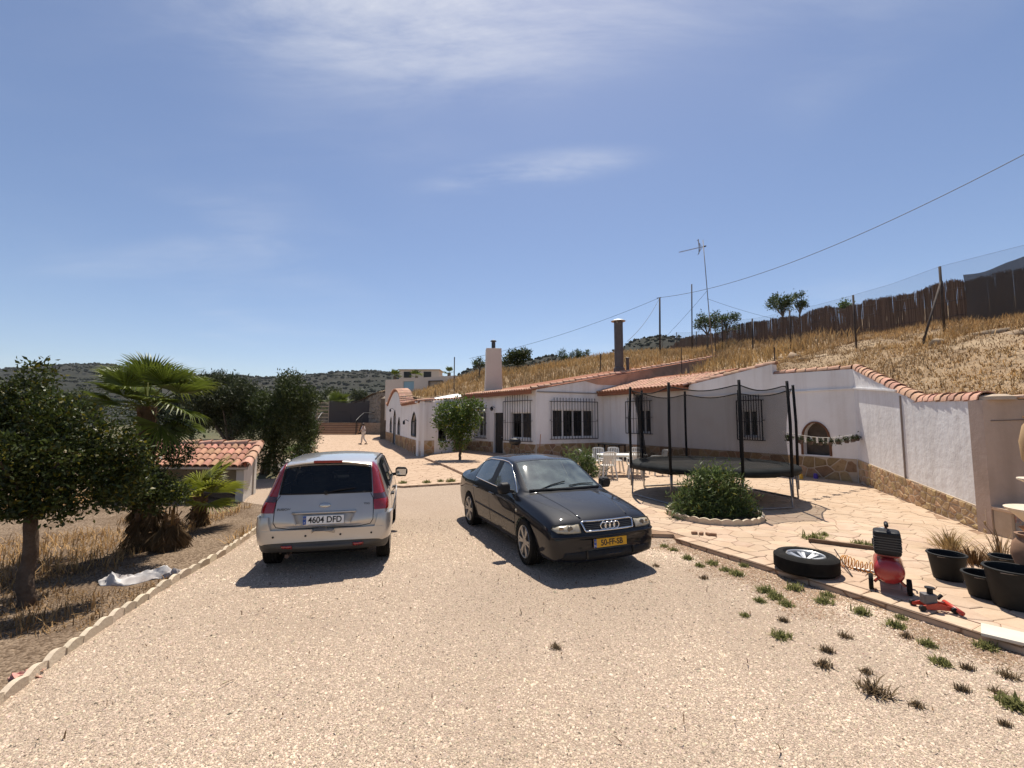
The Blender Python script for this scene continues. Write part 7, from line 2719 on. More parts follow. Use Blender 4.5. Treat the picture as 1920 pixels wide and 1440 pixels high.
def person():
    p = gp(681, 833, PATIO_Z)
    t = thing('person', 'person in pale clothes walking left across the paved yard', 'person', (p[0], p[1], PATIO_Z))
    # frame: walks towards -x
    J = dict(pel=(0, 0, .93), wai=(-.01, 0, 1.08), che=(-.03, 0, 1.28), nec=(-.04, 0, 1.45), hea=(-.06, 0, 1.58), top=(-.06, 0, 1.68),
             hl=(0, .09, .9), kl=(-.16, .1, .5), al=(-.18, .1, .09), fl=(-.36, .11, .035),
             hr=(0, -.09, .9), kr=(.06, -.1, .49), ar=(.3, -.1, .16), fr=(.2, -.1, .03),
             sl=(-.03, .19, 1.39), el=(.1, .23, 1.13), wl=(.04, .24, .9), gl=(.0, .24, .80),
             sr=(-.03, -.19, 1.39), er=(-.12, -.23, 1.14), wr=(-.27, -.2, .97), gr=(-.34, -.19, .93))
    names = list(J)
    ix = {n_: i for i, n_ in enumerate(names)}
    E = [('pel', 'wai'), ('wai', 'che'), ('che', 'nec'), ('nec', 'hea'), ('hea', 'top'), ('pel', 'hl'), ('hl', 'kl'), ('kl', 'al'), ('al', 'fl'), ('pel', 'hr'), ('hr', 'kr'), ('kr', 'ar'), ('ar', 'fr'), ('che', 'sl'), ('sl', 'el'), ('el', 'wl'), ('wl', 'gl'), ('che', 'sr'), ('sr', 'er'), ('er', 'wr'), ('wr', 'gr')]
    Rd = dict(pel=(.11, .14), wai=(.1, .13), che=(.11, .15), nec=.055, hea=(.095, .08), top=.06, hl=.085, kl=.055, al=.04, fl=.035, hr=.085, kr=.055, ar=.04, fr=.035, sl=.06, el=.045, wl=.032, gl=.035, sr=.06, er=.045, wr=.032, gr=.035)
    me = skin_mesh('body', [J[n_] for n_ in names], [(ix[a], ix[b]) for a, b in E], [Rd[n_] for n_ in names])
    part('body', me, mat('skin', (.42, .25, .17), .6), t)

    def garment(nm, keys, edges, grow, m_, root):
        k2 = {n_: i for i, n_ in enumerate(keys)}
        rad = [tuple(q + grow for q in Rd[n_]) if isinstance(Rd[n_], tuple) else Rd[n_] + grow for n_ in keys]
        part(nm, skin_mesh(nm, [J[n_] for n_ in keys], [(k2[a], k2[b]) for a, b in edges], rad, k2[root]), m_, t)
    garment('trousers', ['pel', 'hl', 'kl', 'al', 'hr', 'kr', 'ar'], [('pel', 'hl'), ('hl', 'kl'), ('kl', 'al'), ('pel', 'hr'), ('hr', 'kr'), ('kr', 'ar')], .022, mat('pale_trousers', (.6, .54, .48), .9), 'pel')
    garment('shirt', ['pel', 'wai', 'che', 'nec', 'sl', 'el', 'sr', 'er'], [('pel', 'wai'), ('wai', 'che'), ('che', 'nec'), ('che', 'sl'), ('sl', 'el'), ('che', 'sr'), ('sr', 'er')], .018, mat('pale_shirt', (.66, .6, .56), .9, (.5, .42, .4), 20), 'wai')
    h = MB(); h.lathe([(.02, .13), (.07, .11), (.1, .06), (.105, .0), (.09, -.06)], 14, (-.04, 0, 1.6), cap=False); h.build('hair', mat('hair', (.05, .035, .025), .7), t, smooth=True)
    for s in (.1, -.1):
        sh = MB()
        pt = J['fl'] if s > 0 else J['fr']
        rr_box(sh, (pt[0] + .06, s, .035), (.26, .09, .07), .03); sh.build('shoe', mat('dark_shoe', (.05, .04, .035), .7), t, bevel=.015)
    fc = MB(); fc.lathe([(.0, .02), (.016, .0), (.0, -.03)], 6, (-.165, 0, 1.575)); fc.build('nose', MATS['skin'], t)


person()

# ------------------------------------------------------------------ steps, rails, gate and stone wall at the far end
s0, s1 = (at(592, 814, 60.1).x, 60.1), (at(669, 814, 60.1).x, 60.1)
steps = thing('stone_steps', 'flight of broad reddish steps at the far end of the yard', 'steps', (0, 0, 0))
M_STEP = mat('step_tile', (.42, .26, .16), .85, (.5, .33, .22), 2)
for k in range(5):
    y0, z1 = s0[1] + .0 + k * .36, PATIO_Z + (k + 1) * .312
    m = MB(); m.box(((s0[0] + s1[0]) / 2, (y0 + 63.0) / 2, z1 / 2), (s1[0] - s0[0], 63.0 - y0, z1)); m.build('tread', M_STEP, steps)
    m = MB(); m.box(((s0[0] + s1[0]) / 2, y0 - .02, z1 - .03), (s1[0] - s0[0] + .02, .1, .07)); m.build('nosing', mat('step_nosing', (.16, .09, .06), .9), steps)
for x, cat_l in ((s0[0] + .1, 'black iron handrail on the left of the far steps'), (s1[0] - .1, 'black iron handrail curving up on the right of the far steps')):
    rl = thing('handrail', cat_l, 'railing', (x, s0[1], PATIO_Z))
    m = MB(); m.tube([(0, -.1, 0), (0, -.1, 1.9), (.15 if x > s0[0] + 1 else 0, .5, 2.3), (.5 if x > s0[0] + 1 else 0, 1.4, 2.9), (1.8 if x > s0[0] + 1 else 0, 2.0, 3.0)], .06, 8); m.build('rail', M_IRON, rl)
    for k, (xx, yy, z0, z1) in enumerate(((0, .3, .3, 2.1), (.3 if x > s0[0] + 1 else 0, 1.2, 1.2, 2.7))):
        m = MB(); m.tube([(xx, yy, z0), (xx, yy, z1)], .035, 6); m.build('baluster', M_IRON, rl)
gt = thing('shade_net_gate', 'tall gate screened with grey shade net above the far steps', 'gate', (at(617, 793, 65).x, 65, 1.62))
gw = at(698, 793, 65).x - at(617, 793, 65).x
gh = zat(752, 65) - 1.62
for k in range(3):
    m = MB(); m.tube([(gw * k / 2, 0, 0), (gw * k / 2, 0, gh)], .06, 8); m.build('post', M_IRON, gt)
for z in (.05, gh * .5, gh - .04):
    m = MB(); m.tube([(0, 0, z), (gw, 0, z)], .04, 6); m.build('rail', M_IRON, gt)
m = MB(); vs, fs = [], []
for i in range(21):
    for j in range(9):
        u, v = i / 20, j / 8
        vs.append((gw * u, -.06 - .06 * math.sin(u * 9 + v * 4), lerp(.05, gh - .25 * math.sin(math.pi * u) * v, v)))
fs = [(i * 9 + j, i * 9 + 9 + j, i * 9 + 10 + j, i * 9 + 1 + j) for i in range(20) for j in range(8)]
m.add(vs, fs); m.build('shade_net', net_mat('grey_shade_net', (.085, .075, .075), .86), gt, smooth=True)
sf = thing('wire_screen', 'pale see-through screen fence left of the shade-net gate', 'fence', (at(594, 793, 65).x, 65, 1.62))
sw_ = at(617, 793, 65).x - at(594, 793, 65).x - .1
for k in range(2):
    m = MB(); m.tube([(sw_ * k, 0, 0), (sw_ * k, 0, gh)], .05, 6); m.build('post', M_MORTAR, sf)
for k in range(6):
    m = MB(); m.bar((0, 0, gh * (k + .5) / 6), (sw_, 0, gh * (k + .5) / 6), .03, .12); m.build('slat', M_MORTAR, sf)
m = MB(); m.add([(0, .05, .05), (sw_, .05, .05), (sw_, .05, gh), (0, .05, gh)], [(0, 1, 2, 3)]); m.build('netting', net_mat('pale_net', (.3, .27, .2), .35), sf)

rw = thing('retaining_wall', 'dry-stone retaining wall holding the slope behind the arched annex', 'wall')
rp_ = [(-12.6, 46.6), (-14.0, 52), (-15.2, 61.9), (-18.2, 62.2), (-22, 66.2), (-34, 70.2)]
rd2 = random.Random(12)
rest_ = MB()
for a, b in zip(rp_[:-1], rp_[1:]):
    L, fr = seg_frame(a, b)
    za, zb_ = float(hill_z([a[0]], [a[1]])[0]), float(hill_z([b[0]], [b[1]])[0])
    m = MB(); m.add([fr(0, -.1, .0), fr(L, -.1, .0), fr(L, zb_ + .1, -.25), fr(0, za + .1, -.25), fr(0, -.1, -1), fr(L, -.1, -1), fr(L, zb_ + .1, -1), fr(0, za + .1, -1)], [(0, 1, 2, 3), (3, 2, 6, 7), (0, 3, 7, 4), (1, 5, 6, 2)])
    m.build('core', mat('wall_core', (.14, .11, .085), .95, (.2, .16, .12), 2), rw)
    for c in cells(0, L, 0, max(za, zb_), .55, rd2, .36, 1.3):
        c = inset(c, .03)
        if len(c) < 3: continue
        cx = sum(q[0] for q in c) / len(c); cy = sum(q[1] for q in c) / len(c)
        if cy > lerp(za, zb_, cx / L) - .05: continue
        sp = slab_piece(c, lambda x, y, d, fr=fr, za=za, zb_=zb_, L=L: fr(x, y, -.25 * y / max(.5, lerp(za, zb_, max(0, min(1, x / L)))) + d - .02), rd2.uniform(.08, .16), .05)
        if sp: rest_.add(*sp)
tag(rest_.build('stones', mat('rubble', (.27, .22, .17), .95, (.36, .3, .24), 1.2, bump=.8, bscale=5, col3=(.15, .12, .09), scale3=2, amt3=.6), rw), kind='stuff')

# ------------------------------------------------------------------ fences on the hill
def hzp(x, y, dz=0.0):
    return Vector((x, y, float(hill_z([x], [y])[0]) + dz))


wf = thing('wire_fence', 'tall wire-mesh fence on leaning posts along the hillside', 'fence')
FP = [(17.3, 12.0, 2.6), (15.35, 15.7, 2.35), (14.75, 19.0, 2.3), (15.1, 24.0, 2.25), (15.4, 28.4, 2.3), (15.9, 33.5, 2.2), (16.6, 40, 2.2), (17.5, 47, 2.2), (18.6, 55, 2.2)]
M_POST = mat('rusty_post', (.05, .04, .035), .85, (.085, .068, .06), 6)
tops, bots = [], []
for k, (x, y, h) in enumerate(FP):
    b = hzp(x, y, -.1); tp = b + Vector((rs.uniform(-.05, .08), rs.uniform(-.05, .05), h + .1))
    m = MB(); m.tube([b, tp], .04 if k < 4 else .045, 8); m.build('post', M_POST, wf, smooth=True)
    tops.append(tp); bots.append(b + Vector((0, 0, .15)))
m = MB(); m.tube([tops[1] + Vector((-.02, -.03, -.55)), hzp(13.75, 14.9, -.05)], .035, 8); m.build('brace', M_POST, wf, smooth=True)
for q in (0.0, .97):
    for a, b, c, d in zip(tops[:-1], tops[1:], bots[:-1], bots[1:]):
        p, r_ = a.lerp(c, q), b.lerp(d, q)
        m = MB(); m.tube([p, p.lerp(r_, .5) - Vector((0, 0, .06)), r_], .0035, 4); m.build('wire', M_POST, wf)
mesh_m = MB()
for a, b, c, d in zip(tops[:-1], tops[1:], bots[:-1], bots[1:]):
    k = len(mesh_m.v)
    md = (a + b) / 2 - Vector((0, 0, .06)); mb2 = (c + d) / 2
    mesh_m.add([c, mb2, md, a], [(0, 1, 2, 3)]); mesh_m.add([mb2, d, b, md], [(0, 1, 2, 3)])
tag(mesh_m.build('wire_mesh', net_mat('wire_mesh', (.2, .2, .2), .13), wf), kind='stuff')
# thin iron stakes nearer the house
for x, y, Y, h, lab in ((1453, 700, 16.9, 1.0, 'thin rusty iron stake beside the stepped gable of the house'), (1278, 690, 25.5, 1.2, 'thin rusty stake rising from the gable tiles'), (851, 735, 33, 2.6, 'thin dark pole standing behind the lime-washed vault'), (1343, 690, 27, 3.2, 'thin pole at the foot of the aerial mast'), (1126, 690, 34, 1.1, 'short stake in the grass left of the tall metal chimney')):
    p = at(x, y, Y)
    m = MB(); m.tube([(0, 0, -.6), (.02, 0, h)], .022 if Y < 28 else .04, 6)
    tag(m.build('iron_stake', M_POST, None, p), lab, 'stake')

reed = thing('reed_fence', 'brown reed screen fence running along the top of the bank', 'fence')
RF = [(17.9, 12.5), (17.5, 17), (17.3, 21), (17.4, 24.5), (17.4, 29), (17.6, 33.4), (18.2, 40), (18.9, 47), (20, 56)]
g = np.random.default_rng(31)
Vv, Tt = [], []
for a, b in zip(RF[:-1], RF[1:]):
    L = math.hypot(b[0] - a[0], b[1] - a[1])
    near = 1.0 if a[1] < 26 else .55
    n = int(L * 190 * near)
    u = np.sort(g.random(n))
    X = a[0] + (b[0] - a[0]) * u; Y = a[1] + (b[1] - a[1]) * u
    Z = hill_z(X, Y) - .1
    h = (1.62 + .04 * np.sin(u * L * 2.2) + g.normal(0, .04, n)) + .12
    h = h * np.where(vnoise(u * L * .9 + a[1], u * 0, 3) > .85, .95, 1)
    X = X + .03 * np.sin(u * L * 3.1); lean = g.normal(0, .03, n)
    w = .013 / near
    for k in range(n):
        x, y, z, hh = X[k], Y[k], Z[k], h[k]
        dx, dy = (b[0] - a[0]) / L * w, (b[1] - a[1]) / L * w
        le = lean[k]
        ddx, ddy = (b[0] - a[0]) / L * le, (b[1] - a[1]) / L * le
        off = g.uniform(-.012, .012)
        Vv += [(x - dx + off, y - dy, z), (x + dx + off, y + dy, z), (x + dx * .7 + ddx + off, y + dy * .7 + ddy, z + hh), (x - dx * .7 + ddx + off, y - dy * .7 + ddy, z + hh)]
        tv = g.uniform(.55, 1.35); Tt += [(tv, tv * .97, tv * .92)] * 4
Vv = np.array(Vv); nf = len(Vv) // 4
tag(part('reeds', np_mesh('reeds', Vv, np.arange(4 * nf).reshape(nf, 4), leaf_mat('reed', (.165, .105, .07), .1, .9), np.array(Tt)), None, reed), kind='stuff')
for a, b in zip(RF[:-1], RF[1:]):
    for q in (.35, .95, 1.4):
        pa, pb = hzp(*a, q), hzp(*b, q)
        m = MB(); m.tube([pa - Vector((.02, 0, 0)), (pa + pb) / 2 - Vector((.02, 0, .04)), pb - Vector((.02, 0, 0))], .008, 4); m.build('binding_wire', M_POST, reed)
# grey shade net hung over the near end
m = MB(); vs = []
net_l = [(17.86, 12.6), (17.7, 14.2), (17.42, 16.6)]
ns = 24
for i in range(ns + 1):
    u = i / ns
    x = lerp(18.0, 17.36, u); y = lerp(11.2, 16.8, u)
    zb0 = hzp(x, y, 0).z
    for j in range(7):
        v = j / 6
        top_ = 1.95 + .25 * (1 - u) - (.12 * math.sin(u * 9))
        vs.append((x - .06 - .05 * math.sin(u * 22 + v * 3), y, zb0 + lerp(-.05, top_, v)))
m.add(vs, [(i * 7 + j, i * 7 + 7 + j, i * 7 + 8 + j, i * 7 + 1 + j) for i in range(ns) for j in range(6)])
m.build('shade_net', net_mat('hill_shade_net', (.075, .062, .054), .88), reed, smooth=True)

# ------------------------------------------------------------------ aerial, poles, cables
ab, at_ = at(1338, 668, 29), at(1318, 450, 28.5)
an = thing('tv_aerial', 'leaning television aerial mast on the hill edge of the house roof', 'aerial', ab)
d = at_ - ab
m = MB(); m.tube([Vector((0, 0, -1.2)), d], [.035, .024], 8); m.build('mast', M_GALV, an, smooth=True)
bx0, bx1 = at(1273, 473, 28.2) - ab, at(1325, 461, 28.6) - ab
m = MB(); m.tube([bx0, bx1], .018, 6); m.build('boom', M_GALV, an)
dirb = (bx1 - bx0).normalized()
for k in range(16):
    q = .04 + .62 * k / 15
    c = bx0.lerp(bx1, q)
    m = MB(); m.tube([c + Vector((.05, .16, 0)), c - Vector((.05, .16, 0))], .006, 4); m.build('element', M_GALV, an)
for sgn in (1, -1):
    for k in range(4):
        c = bx0.lerp(bx1, .72) + dirb * .0
        e_ = c + Vector((-.1 - .08 * k, (k - 1.5) * .12, sgn * (.5))) + dirb * (.12 * k)
        m = MB(); m.bar(c + dirb * (.09 * k), e_, .04, .012); m.build('reflector', M_GALV, an)
m = MB(); m.tube([bx0.lerp(bx1, .96) + Vector((0, 0, .0)), bx0.lerp(bx1, .9)], .05, 8); m.build('clamp', M_POST, an)
pole_tops = {}
for key, x, y0, y1, Y, lab in (('a', 1237, 558, 650, 38, 'wooden cable pole on the hill, the shorter left one'), ('b', 1297, 533, 640, 36, 'thin pole on the hill between the cable pole and the aerial')):
    b_ = at(x, y1, Y); tp = at(x, y0, Y)
    m = MB(); m.tube([Vector((0, 0, -1)), tp - b_], [.085, .07] if key == 'a' else [.05, .05], 8)
    tag(m.build('cable_pole', M_POST, None, b_, smooth=True), lab, 'pole')
    pole_tops[key] = tp


def cable(label, a, b, sag_, r=.016, n=28):
    m = MB(); a, b = Vector(a), Vector(b)
    m.tube([a.lerp(b, k / n) - Vector((0, 0, sag_ * 4 * (k / n) * (1 - k / n))) for k in range(n + 1)], r, 5)
    o = m.build('cable', mat('cable_black', (.03, .03, .032), .7))
    return tag(o, label, 'cable')


cable('long black cable rising to the right across the sky', pole_tops['a'], at(2250, 110, 13), 1.4, .017)
cable('cable sagging left from the pole to the plastered chimney', pole_tops['a'], at(880, 672, 42), .5, .014)
cable('cable dropping from the pole to the tall metal chimney', pole_tops['a'], at(1176, 640, 28), .35, .014)
cable('stay wire from the aerial down to the right', at(1326, 560, 28.6), at(1462, 600, 33), .1, .009)
cable('stay wire from the aerial down to the left', at(1326, 545, 28.6), at(1225, 655, 34), .1, .009)
bo = MB(); bo.tube([Vector(pole_tops['a']) + Vector((-.25, 0, -.05)), Vector(pole_tops['a']) + Vector((.1, 0, 0.02))], .03, 6)
tag(bo.build('insulator', M_POST), 'small insulator bracket at the top of the cable pole', 'bracket')


# ------------------------------------------------------------------ wheel lying on the patio
def lying_wheel():
    p = gp(1512, 1070, PZ)
    t = thing('spare_wheel', 'big car wheel with alloy rim lying flat on the patio', 'wheel', (p[0], p[1], PZ), .4)
    r, h, rim = .37, .225, .22
    m = MB()
    prof = [(rim, .02), (rim + .03, .0), (r - .04, .005), (r - .012, .03)]
    for k in range(5):
        z = lerp(.055, h - .055, k / 4)
        prof += [(r, z - .018), (r, z + .018)] + ([(r - .012, z + .021), (r - .012, z + .029)] if k < 4 else [])
    prof += [(r - .012, h - .03), (r - .04, h - .005), (rim + .04, h), (rim + .005, h - .03), (rim, h - .04)]
    m.lathe(prof, 56, closed=True); m.build('tyre', M_TYRE, t, auto=True)
    m = MB(); m.lathe([(rim + .006, h - .025), (rim - .002, h - .012), (rim - .014, h - .02), (rim - .02, h - .09), (rim - .03, .03), (rim - .0, .02)], 48, cap=False)
    m.lathe([(.06, h - .13), (.06, h - .075), (.04, h - .07), (0, h - .07)], 20)
    for k in range(7):
        a = 2 * math.pi * k / 7
        for da in (-.14, .14):
            m.bar((.05 * math.cos(a), .05 * math.sin(a), h - .09), ((rim - .015) * math.cos(a + da), (rim - .015) * math.sin(a + da), h - .05), .038, .03)
    m.build('rim', mat('bright_alloy', (.62, .62, .61), .3, metal=.7), t, auto=True)
    m = MB(); m.lathe([(rim - .03, .03), (0, .03)], 24, cap=False); m.build('rim_back', M_WELL, t)


lying_wheel()


# ------------------------------------------------------------------ air compressor
def compressor():
    p = gp(1668, 1100, PZ)
    t = thing('air_compressor', 'red air compressor with black motor cover standing on the patio', 'compressor', (p[0], p[1], PZ), R(52))
    red = mat('red_enamel', (.36, .02, .018), .35, (.28, .02, .02), 6, coat=.5)
    Mx = Matrix.Translation((0, 0, .24)) @ Matrix.Rotation(math.pi / 2, 4, 'Y')
    m = MB(); m.lathe([(0, -.33), (.07, -.325), (.115, -.3), (.138, -.26), (.142, -.22), (.142, .22), (.138, .26), (.115, .3), (.07, .325), (0, .33)], 32, (0, 0, 0), Mx)
    m.build('air_tank', red, t, smooth=True)
    m = MB(); rr_box(m, (-.02, 0, .405), (.34, .2, .05), .03); m.build('mount_plate', red, t, bevel=.008)
    m = MB(); rr_box(m, (-.1, 0, .54), (.27, .25, .27), .05); m.build('motor_cover', M_BLACKP, t, bevel=.025)
    m = MB()
    for k in range(6): m.box((-.1, 0, .47 + k * .028), (.276, .256, .012))
    m.build('cooling_slots', mat('cover_grey', (.05, .05, .05), .6), t)
    m = MB(); m.lathe([(.06, 0), (.06, .2), (.05, .24), (.03, .25)], 14, (.08, .02, .42)); rr_box(m, (.08, 0, .53), (.16, .15, .1), .02)
    m.build('pump_head', mat('cast_alloy', (.25, .24, .23), .5, metal=.6), t, bevel=.006)
    m = MB(); m.lathe([(.05, 0), (.05, .07), (.02, .08)], 12, (.18, .09, .43)); m.build('air_filter', M_BLACKP, t)
    m = MB(); m.tube([(.02, 0, .42), (.03, 0, .68), (.0, 0, .745), (-.05, 0, .76), (-.24, 0, .75)], .013, 8); m.build('handle', red, t, smooth=True)
    m = MB(); m.tube([(-.1, 0, .757), (-.25, 0, .75)], .021, 8); m.build('handle_grip', M_BLACKP, t, smooth=True)
    for s in (1, -1):
        m = MB(); Mw = Matrix.Translation((-.2, s * .17, .085)) @ Matrix.Rotation(math.pi / 2, 4, 'X')
        m.lathe([(.03, -.02), (.085, -.022), (.09, 0), (.085, .022), (.03, .02)], 22, (0, 0, 0), Mw); m.build('wheel', M_TYRE, t, smooth=False)
        m = MB(); m.bar((-.2, s * .14, .085), (-.18, s * .07, .16), .03, .02); m.build('axle_bracket', red, t)
    m = MB(); m.bar((.2, 0, .11), (.2, 0, .02), .05, .2); m.lathe([(.03, 0), (.03, .03)], 10, (.2, -.07, 0)); m.lathe([(.03, 0), (.03, .03)], 10, (.2, .07, 0)); m.build('front_foot', M_BLACKP, t)
    m = MB(); m.tube([(.12, -.12, .5), (.2, -.14, .42), (.22, -.12, .33), (.18, -.11, .3)], .009, 6); m.build('copper_pipe', mat('dull_steel', (.3, .29, .28), .4, metal=.7), t)
    m = MB(); m.lathe([(.035, 0), (.035, .02), (0, .022)], 16, (0, 0, 0), Matrix.Translation((.24, -.1, .46)) @ Matrix.Rotation(R(70), 4, 'X')); m.build('gauge', M_WPLASTIC, t)


compressor()
# coiled hose
p0 = Vector((*gp(1580, 1062, PZ), PZ)); p1 = Vector((*gp(1642, 1078, PZ), PZ))
m = MB(); pts = []
ax = (p1 - p0); dirh = ax.normalized(); sd = Vector((-dirh.y, dirh.x, 0))
for k in range(240):
    q = k / 239
    a = q * 9 * 2 * math.pi
    rr = .075 * (1 + .12 * math.sin(q * 7))
    pts.append(p0 + ax * (q ** 1.4) + sd * rr * math.cos(a) * .8 + Vector((0, 0, rr * .95 + rr * math.sin(a) * .9)))
m.tube(pts, .006, 5)
tag(m.build('air_hose', mat('orange_hose', (.62, .28, .04), .4)), 'coiled orange air hose between the spare wheel and the compressor', 'hose')
m = MB(); a_, b_ = Vector((*gp(1600, 1068, PZ), PZ + .02)), Vector((*gp(1636, 1075, PZ), PZ + .02)); m.tube([a_, b_], .016, 8); m.tube([b_, b_ + Vector((.02, -.08, 0))], .012, 6)
tag(m.build('air_gun', M_GALV), 'grey air gun lying beside the orange hose', 'tool')
m = MB(); a_, b_ = Vector((*gp(1566, 1052, PZ), PZ + .16)), Vector((*gp(1598, 1082, PZ), PZ + .01)); m.tube([a_, b_], .008, 6)
tag(m.build('tyre_lever', M_POST), 'thin tyre lever leaning on the spare wheel', 'tool')


# ------------------------------------------------------------------ small red jack tool
def red_tool():
    p = gp(1753, 1143, PZ)
    t = thing('red_floor_jack', 'small red floor jack with a grey head on the patio', 'jack', (p[0], p[1], PZ), R(-12))
    t.scale = (.85, .85, .85)
    red = mat('red_paint', (.48, .045, .02), .4, (.36, .03, .02), 8)
    for s in (1, -1):
        m = MB(); m.add([(-.2, s * .07 - .006, .02), (.16, s * .07 - .006, .02), (.16, s * .07 - .006, .06), (-.02, s * .07 - .006, .1), (-.2, s * .07 - .006, .05), (-.2, s * .07 + .006, .02), (.16, s * .07 + .006, .02), (.16, s * .07 + .006, .06), (-.02, s * .07 + .006, .1), (-.2, s * .07 + .006, .05)],
                        [(0, 1, 2, 3, 4), (9, 8, 7, 6, 5)] + [(i, 5 + i, 5 + (i + 1) % 5, (i + 1) % 5) for i in range(5)]); m.build('side_plate', red, t)
    for x_, w_ in ((-.18, .05), (.15, .035)):
        for s in (1, -1):
            m = MB(); m.lathe([(.012, -.015), (.035, -.016), (.035, .016), (.012, .015)], 14, (0, 0, 0), Matrix.Translation((x_, s * .09, .035)) @ Matrix.Rotation(math.pi / 2, 4, 'X')); m.build('caster', M_BLACKP, t)
    m = MB(); rr_box(m, (-.06, 0, .13), (.14, .11, .12), .02); m.build('pump_block', mat('jack_grey', (.12, .11, .11), .5), t, bevel=.01)
    m = MB(); m.bar((-.1, 0, .08), (.0, 0, .17), .09, .03); m.build('lift_arm', red, t)
    m = MB(); m.lathe([(.03, 0), (.03, .05), (.05, .06), (.05, .075), (0, .075)], 16, (-.04, 0, .19)); m.build('saddle', M_BLACKP, t)
    m = MB(); m.tube([(.18, -.17, .035), (.18, .13, .06)], .026, 10); m.build('handle_tube', red, t, smooth=True)
    m = MB(); m.tube([(.05, .03, .12), (.1, .03, .17)], .02, 8); m.build('release_valve', M_BLACKP, t)


red_tool()


# ------------------------------------------------------------------ buckets, brush, slab
def bucket(label, x, y, r, h, rot=0.0):
    p = gp(x, y, PZ)
    t = thing('black_bucket', label, 'bucket', (p[0], p[1], PZ), rot, 'black buckets by the bench')
    bm_ = mat('bucket_rubber', (.008, .008, .008), .65, (.015, .015, .014), 7, spec=.25)
    m = MB(); m.lathe([(0, .006), (r * .74, 0), (r * .76, .01), (r, h), (r - .012, h), (r * .75 - .012, .03), (0, .03)], 36); m.build('shell', bm_, t, auto=True)
    m = MB(); m.tube([(r * 1.01 * math.cos(a), r * 1.01 * math.sin(a), h - .008) for a in np.linspace(0, 2 * math.pi, 33)[:-1]], .012, 6, closed=True); m.build('rim', bm_, t, smooth=True)
    m = MB(); m.tube([(r * 1.02 * math.cos(a), r * 1.02 * math.sin(a) , h - .03 - .02 * math.sin(a * 1)) for a in np.linspace(R(200), R(340), 14)], .005, 5); m.build('bail_handle', M_GALV, t)
    return t


bucket('wide black bucket standing apart, nearest the compressor', 1778, 1085, .185, .31)
bucket('low black bucket in the middle, in front of the big one', 1848, 1118, .18, .25)
bucket('tall black bucket at the right edge of the picture', 1905, 1138, .225, .4)
bucket('black bucket mostly hidden behind the tall one', 1890, 1085, .15, .27)


def brush(label, x, y, n, h, seed, tint, spread=.12):
    p = gp(x, y, PZ)
    g = np.random.default_rng(seed)
    th = g.uniform(0, 6.28, n); rr = np.abs(g.normal(0, spread, n)).clip(0, spread * 1.8)
    o = blades('dry_brush', np.c_[rr * np.cos(th), rr * np.sin(th), np.zeros(n)], h * g.uniform(.5, 1.2, n), M_STRAW if tint[0] > .3 else M_WEED, seed, lean=.6, w=.005, tint=tint)
    o.location = (p[0], p[1], PZ)
    return tag(o, label, 'dry plant')


brush('half-dry green shrub by the stone wall behind the buckets', 1782, 1030, 300, .3, 61, (.9, .9, .8), .14)
brush('heap of brown dead twigs behind the wide bucket', 1825, 1055, 420, .2, 62, (.35, .27, .22), .2)
brush('bare grey twigs standing behind the tall bucket', 1878, 1062, 150, .5, 63, (.55, .5, .48), .07)
m = MB(); m.box((0, 0, .014), (.5, .3, .028)); sl = m.build('stone_slab', mat('pale_slab', (.62, .56, .46), .6, (.55, .49, .4), 4), None, (*gp(1915, 1200, PZ), PZ), R(-46), bevel=.004)
tag(sl, 'pale rectangular tile lying at the patio edge, bottom right', 'tile')
m = MB(); a_, b_ = Vector((*gp(1516, 1016, PZ), PZ + .03)), Vector((*gp(1640, 1031, PZ), PZ + .02)); m.bar(a_, b_, .05, .06)
tag(m.build('timber_strip', mat('old_timber', (.12, .075, .05), .9, (.18, .12, .08), 9)), 'dark strip of timber lying across the patio behind the compressor', 'timber')
for i, (x, y) in enumerate(((1302, 1002), (1315, 1003), (1328, 1004), (1338, 1005))):
    m = MB(); rr_box(m, (0, 0, .025), (.1, .06, .05), .02)
    tag(m.build('brick_bit', mat('brick_red', (.33, .2, .13), .9, (.25, .15, .1), 12), None, (*gp(x, y, PZ), PZ), i * .9, bevel=.012), 'broken piece of brick on the patio in front of the round bed', 'brick', 'broken bricks before the round bed')


# ------------------------------------------------------------------ fountain, urn, floodlight at the right edge
def lathed(parent, nm, prof, m, z=0.0, n=36):
    b = MB(); b.lathe(prof, n, (0, 0, z)); return b.build(nm, m, parent, auto=True)


fy = 6.55
fo = thing('tiered_fountain', 'cream cast-stone fountain cut off by the right edge', 'fountain', (fy * 984 / 840, fy, PZ))
M_CAST = mat('cast_stone', (.6, .5, .38), .85, (.68, .6, .5), 5, bump=.3, bscale=30)
lathed(fo, 'plinth', [(.0, 0), (.3, 0), (.3, .06), (.26, .08), (.25, .36), (.29, .4), (0, .4)], mat('brick_plinth', (.45, .26, .15), .9, (.38, .2, .11), 8))
lathed(fo, 'bowl', [(.12, .4), (.2, .44), (.36, .62), (.42, .66), (.43, .69), (.4, .69), (.3, .63), (0, .6)], M_CAST)
lathed(fo, 'stem', [(.06, .6), (.09, .66), (.06, .75), (.1, .92), (.07, .97)], M_CAST)
lathed(fo, 'upper_bowl', [(.07, .95), (.2, 1.06), (.27, 1.1), (.27, 1.12), (.22, 1.11), (0, 1.06)], M_CAST)
lathed(fo, 'urn', [(.06, 1.1), (.1, 1.15), (.2, 1.4), (.215, 1.65), (.17, 1.88), (.12, 1.96), (.16, 2.02), (.13, 2.02), (0, 1.96)], mat('ochre_urn', (.45, .3, .15), .8, (.38, .24, .12), 6))
ur = thing('terracotta_urn', 'brown terracotta urn at the right edge beside the tall bucket', 'urn', (*gp(1950, 1130, PZ), PZ))
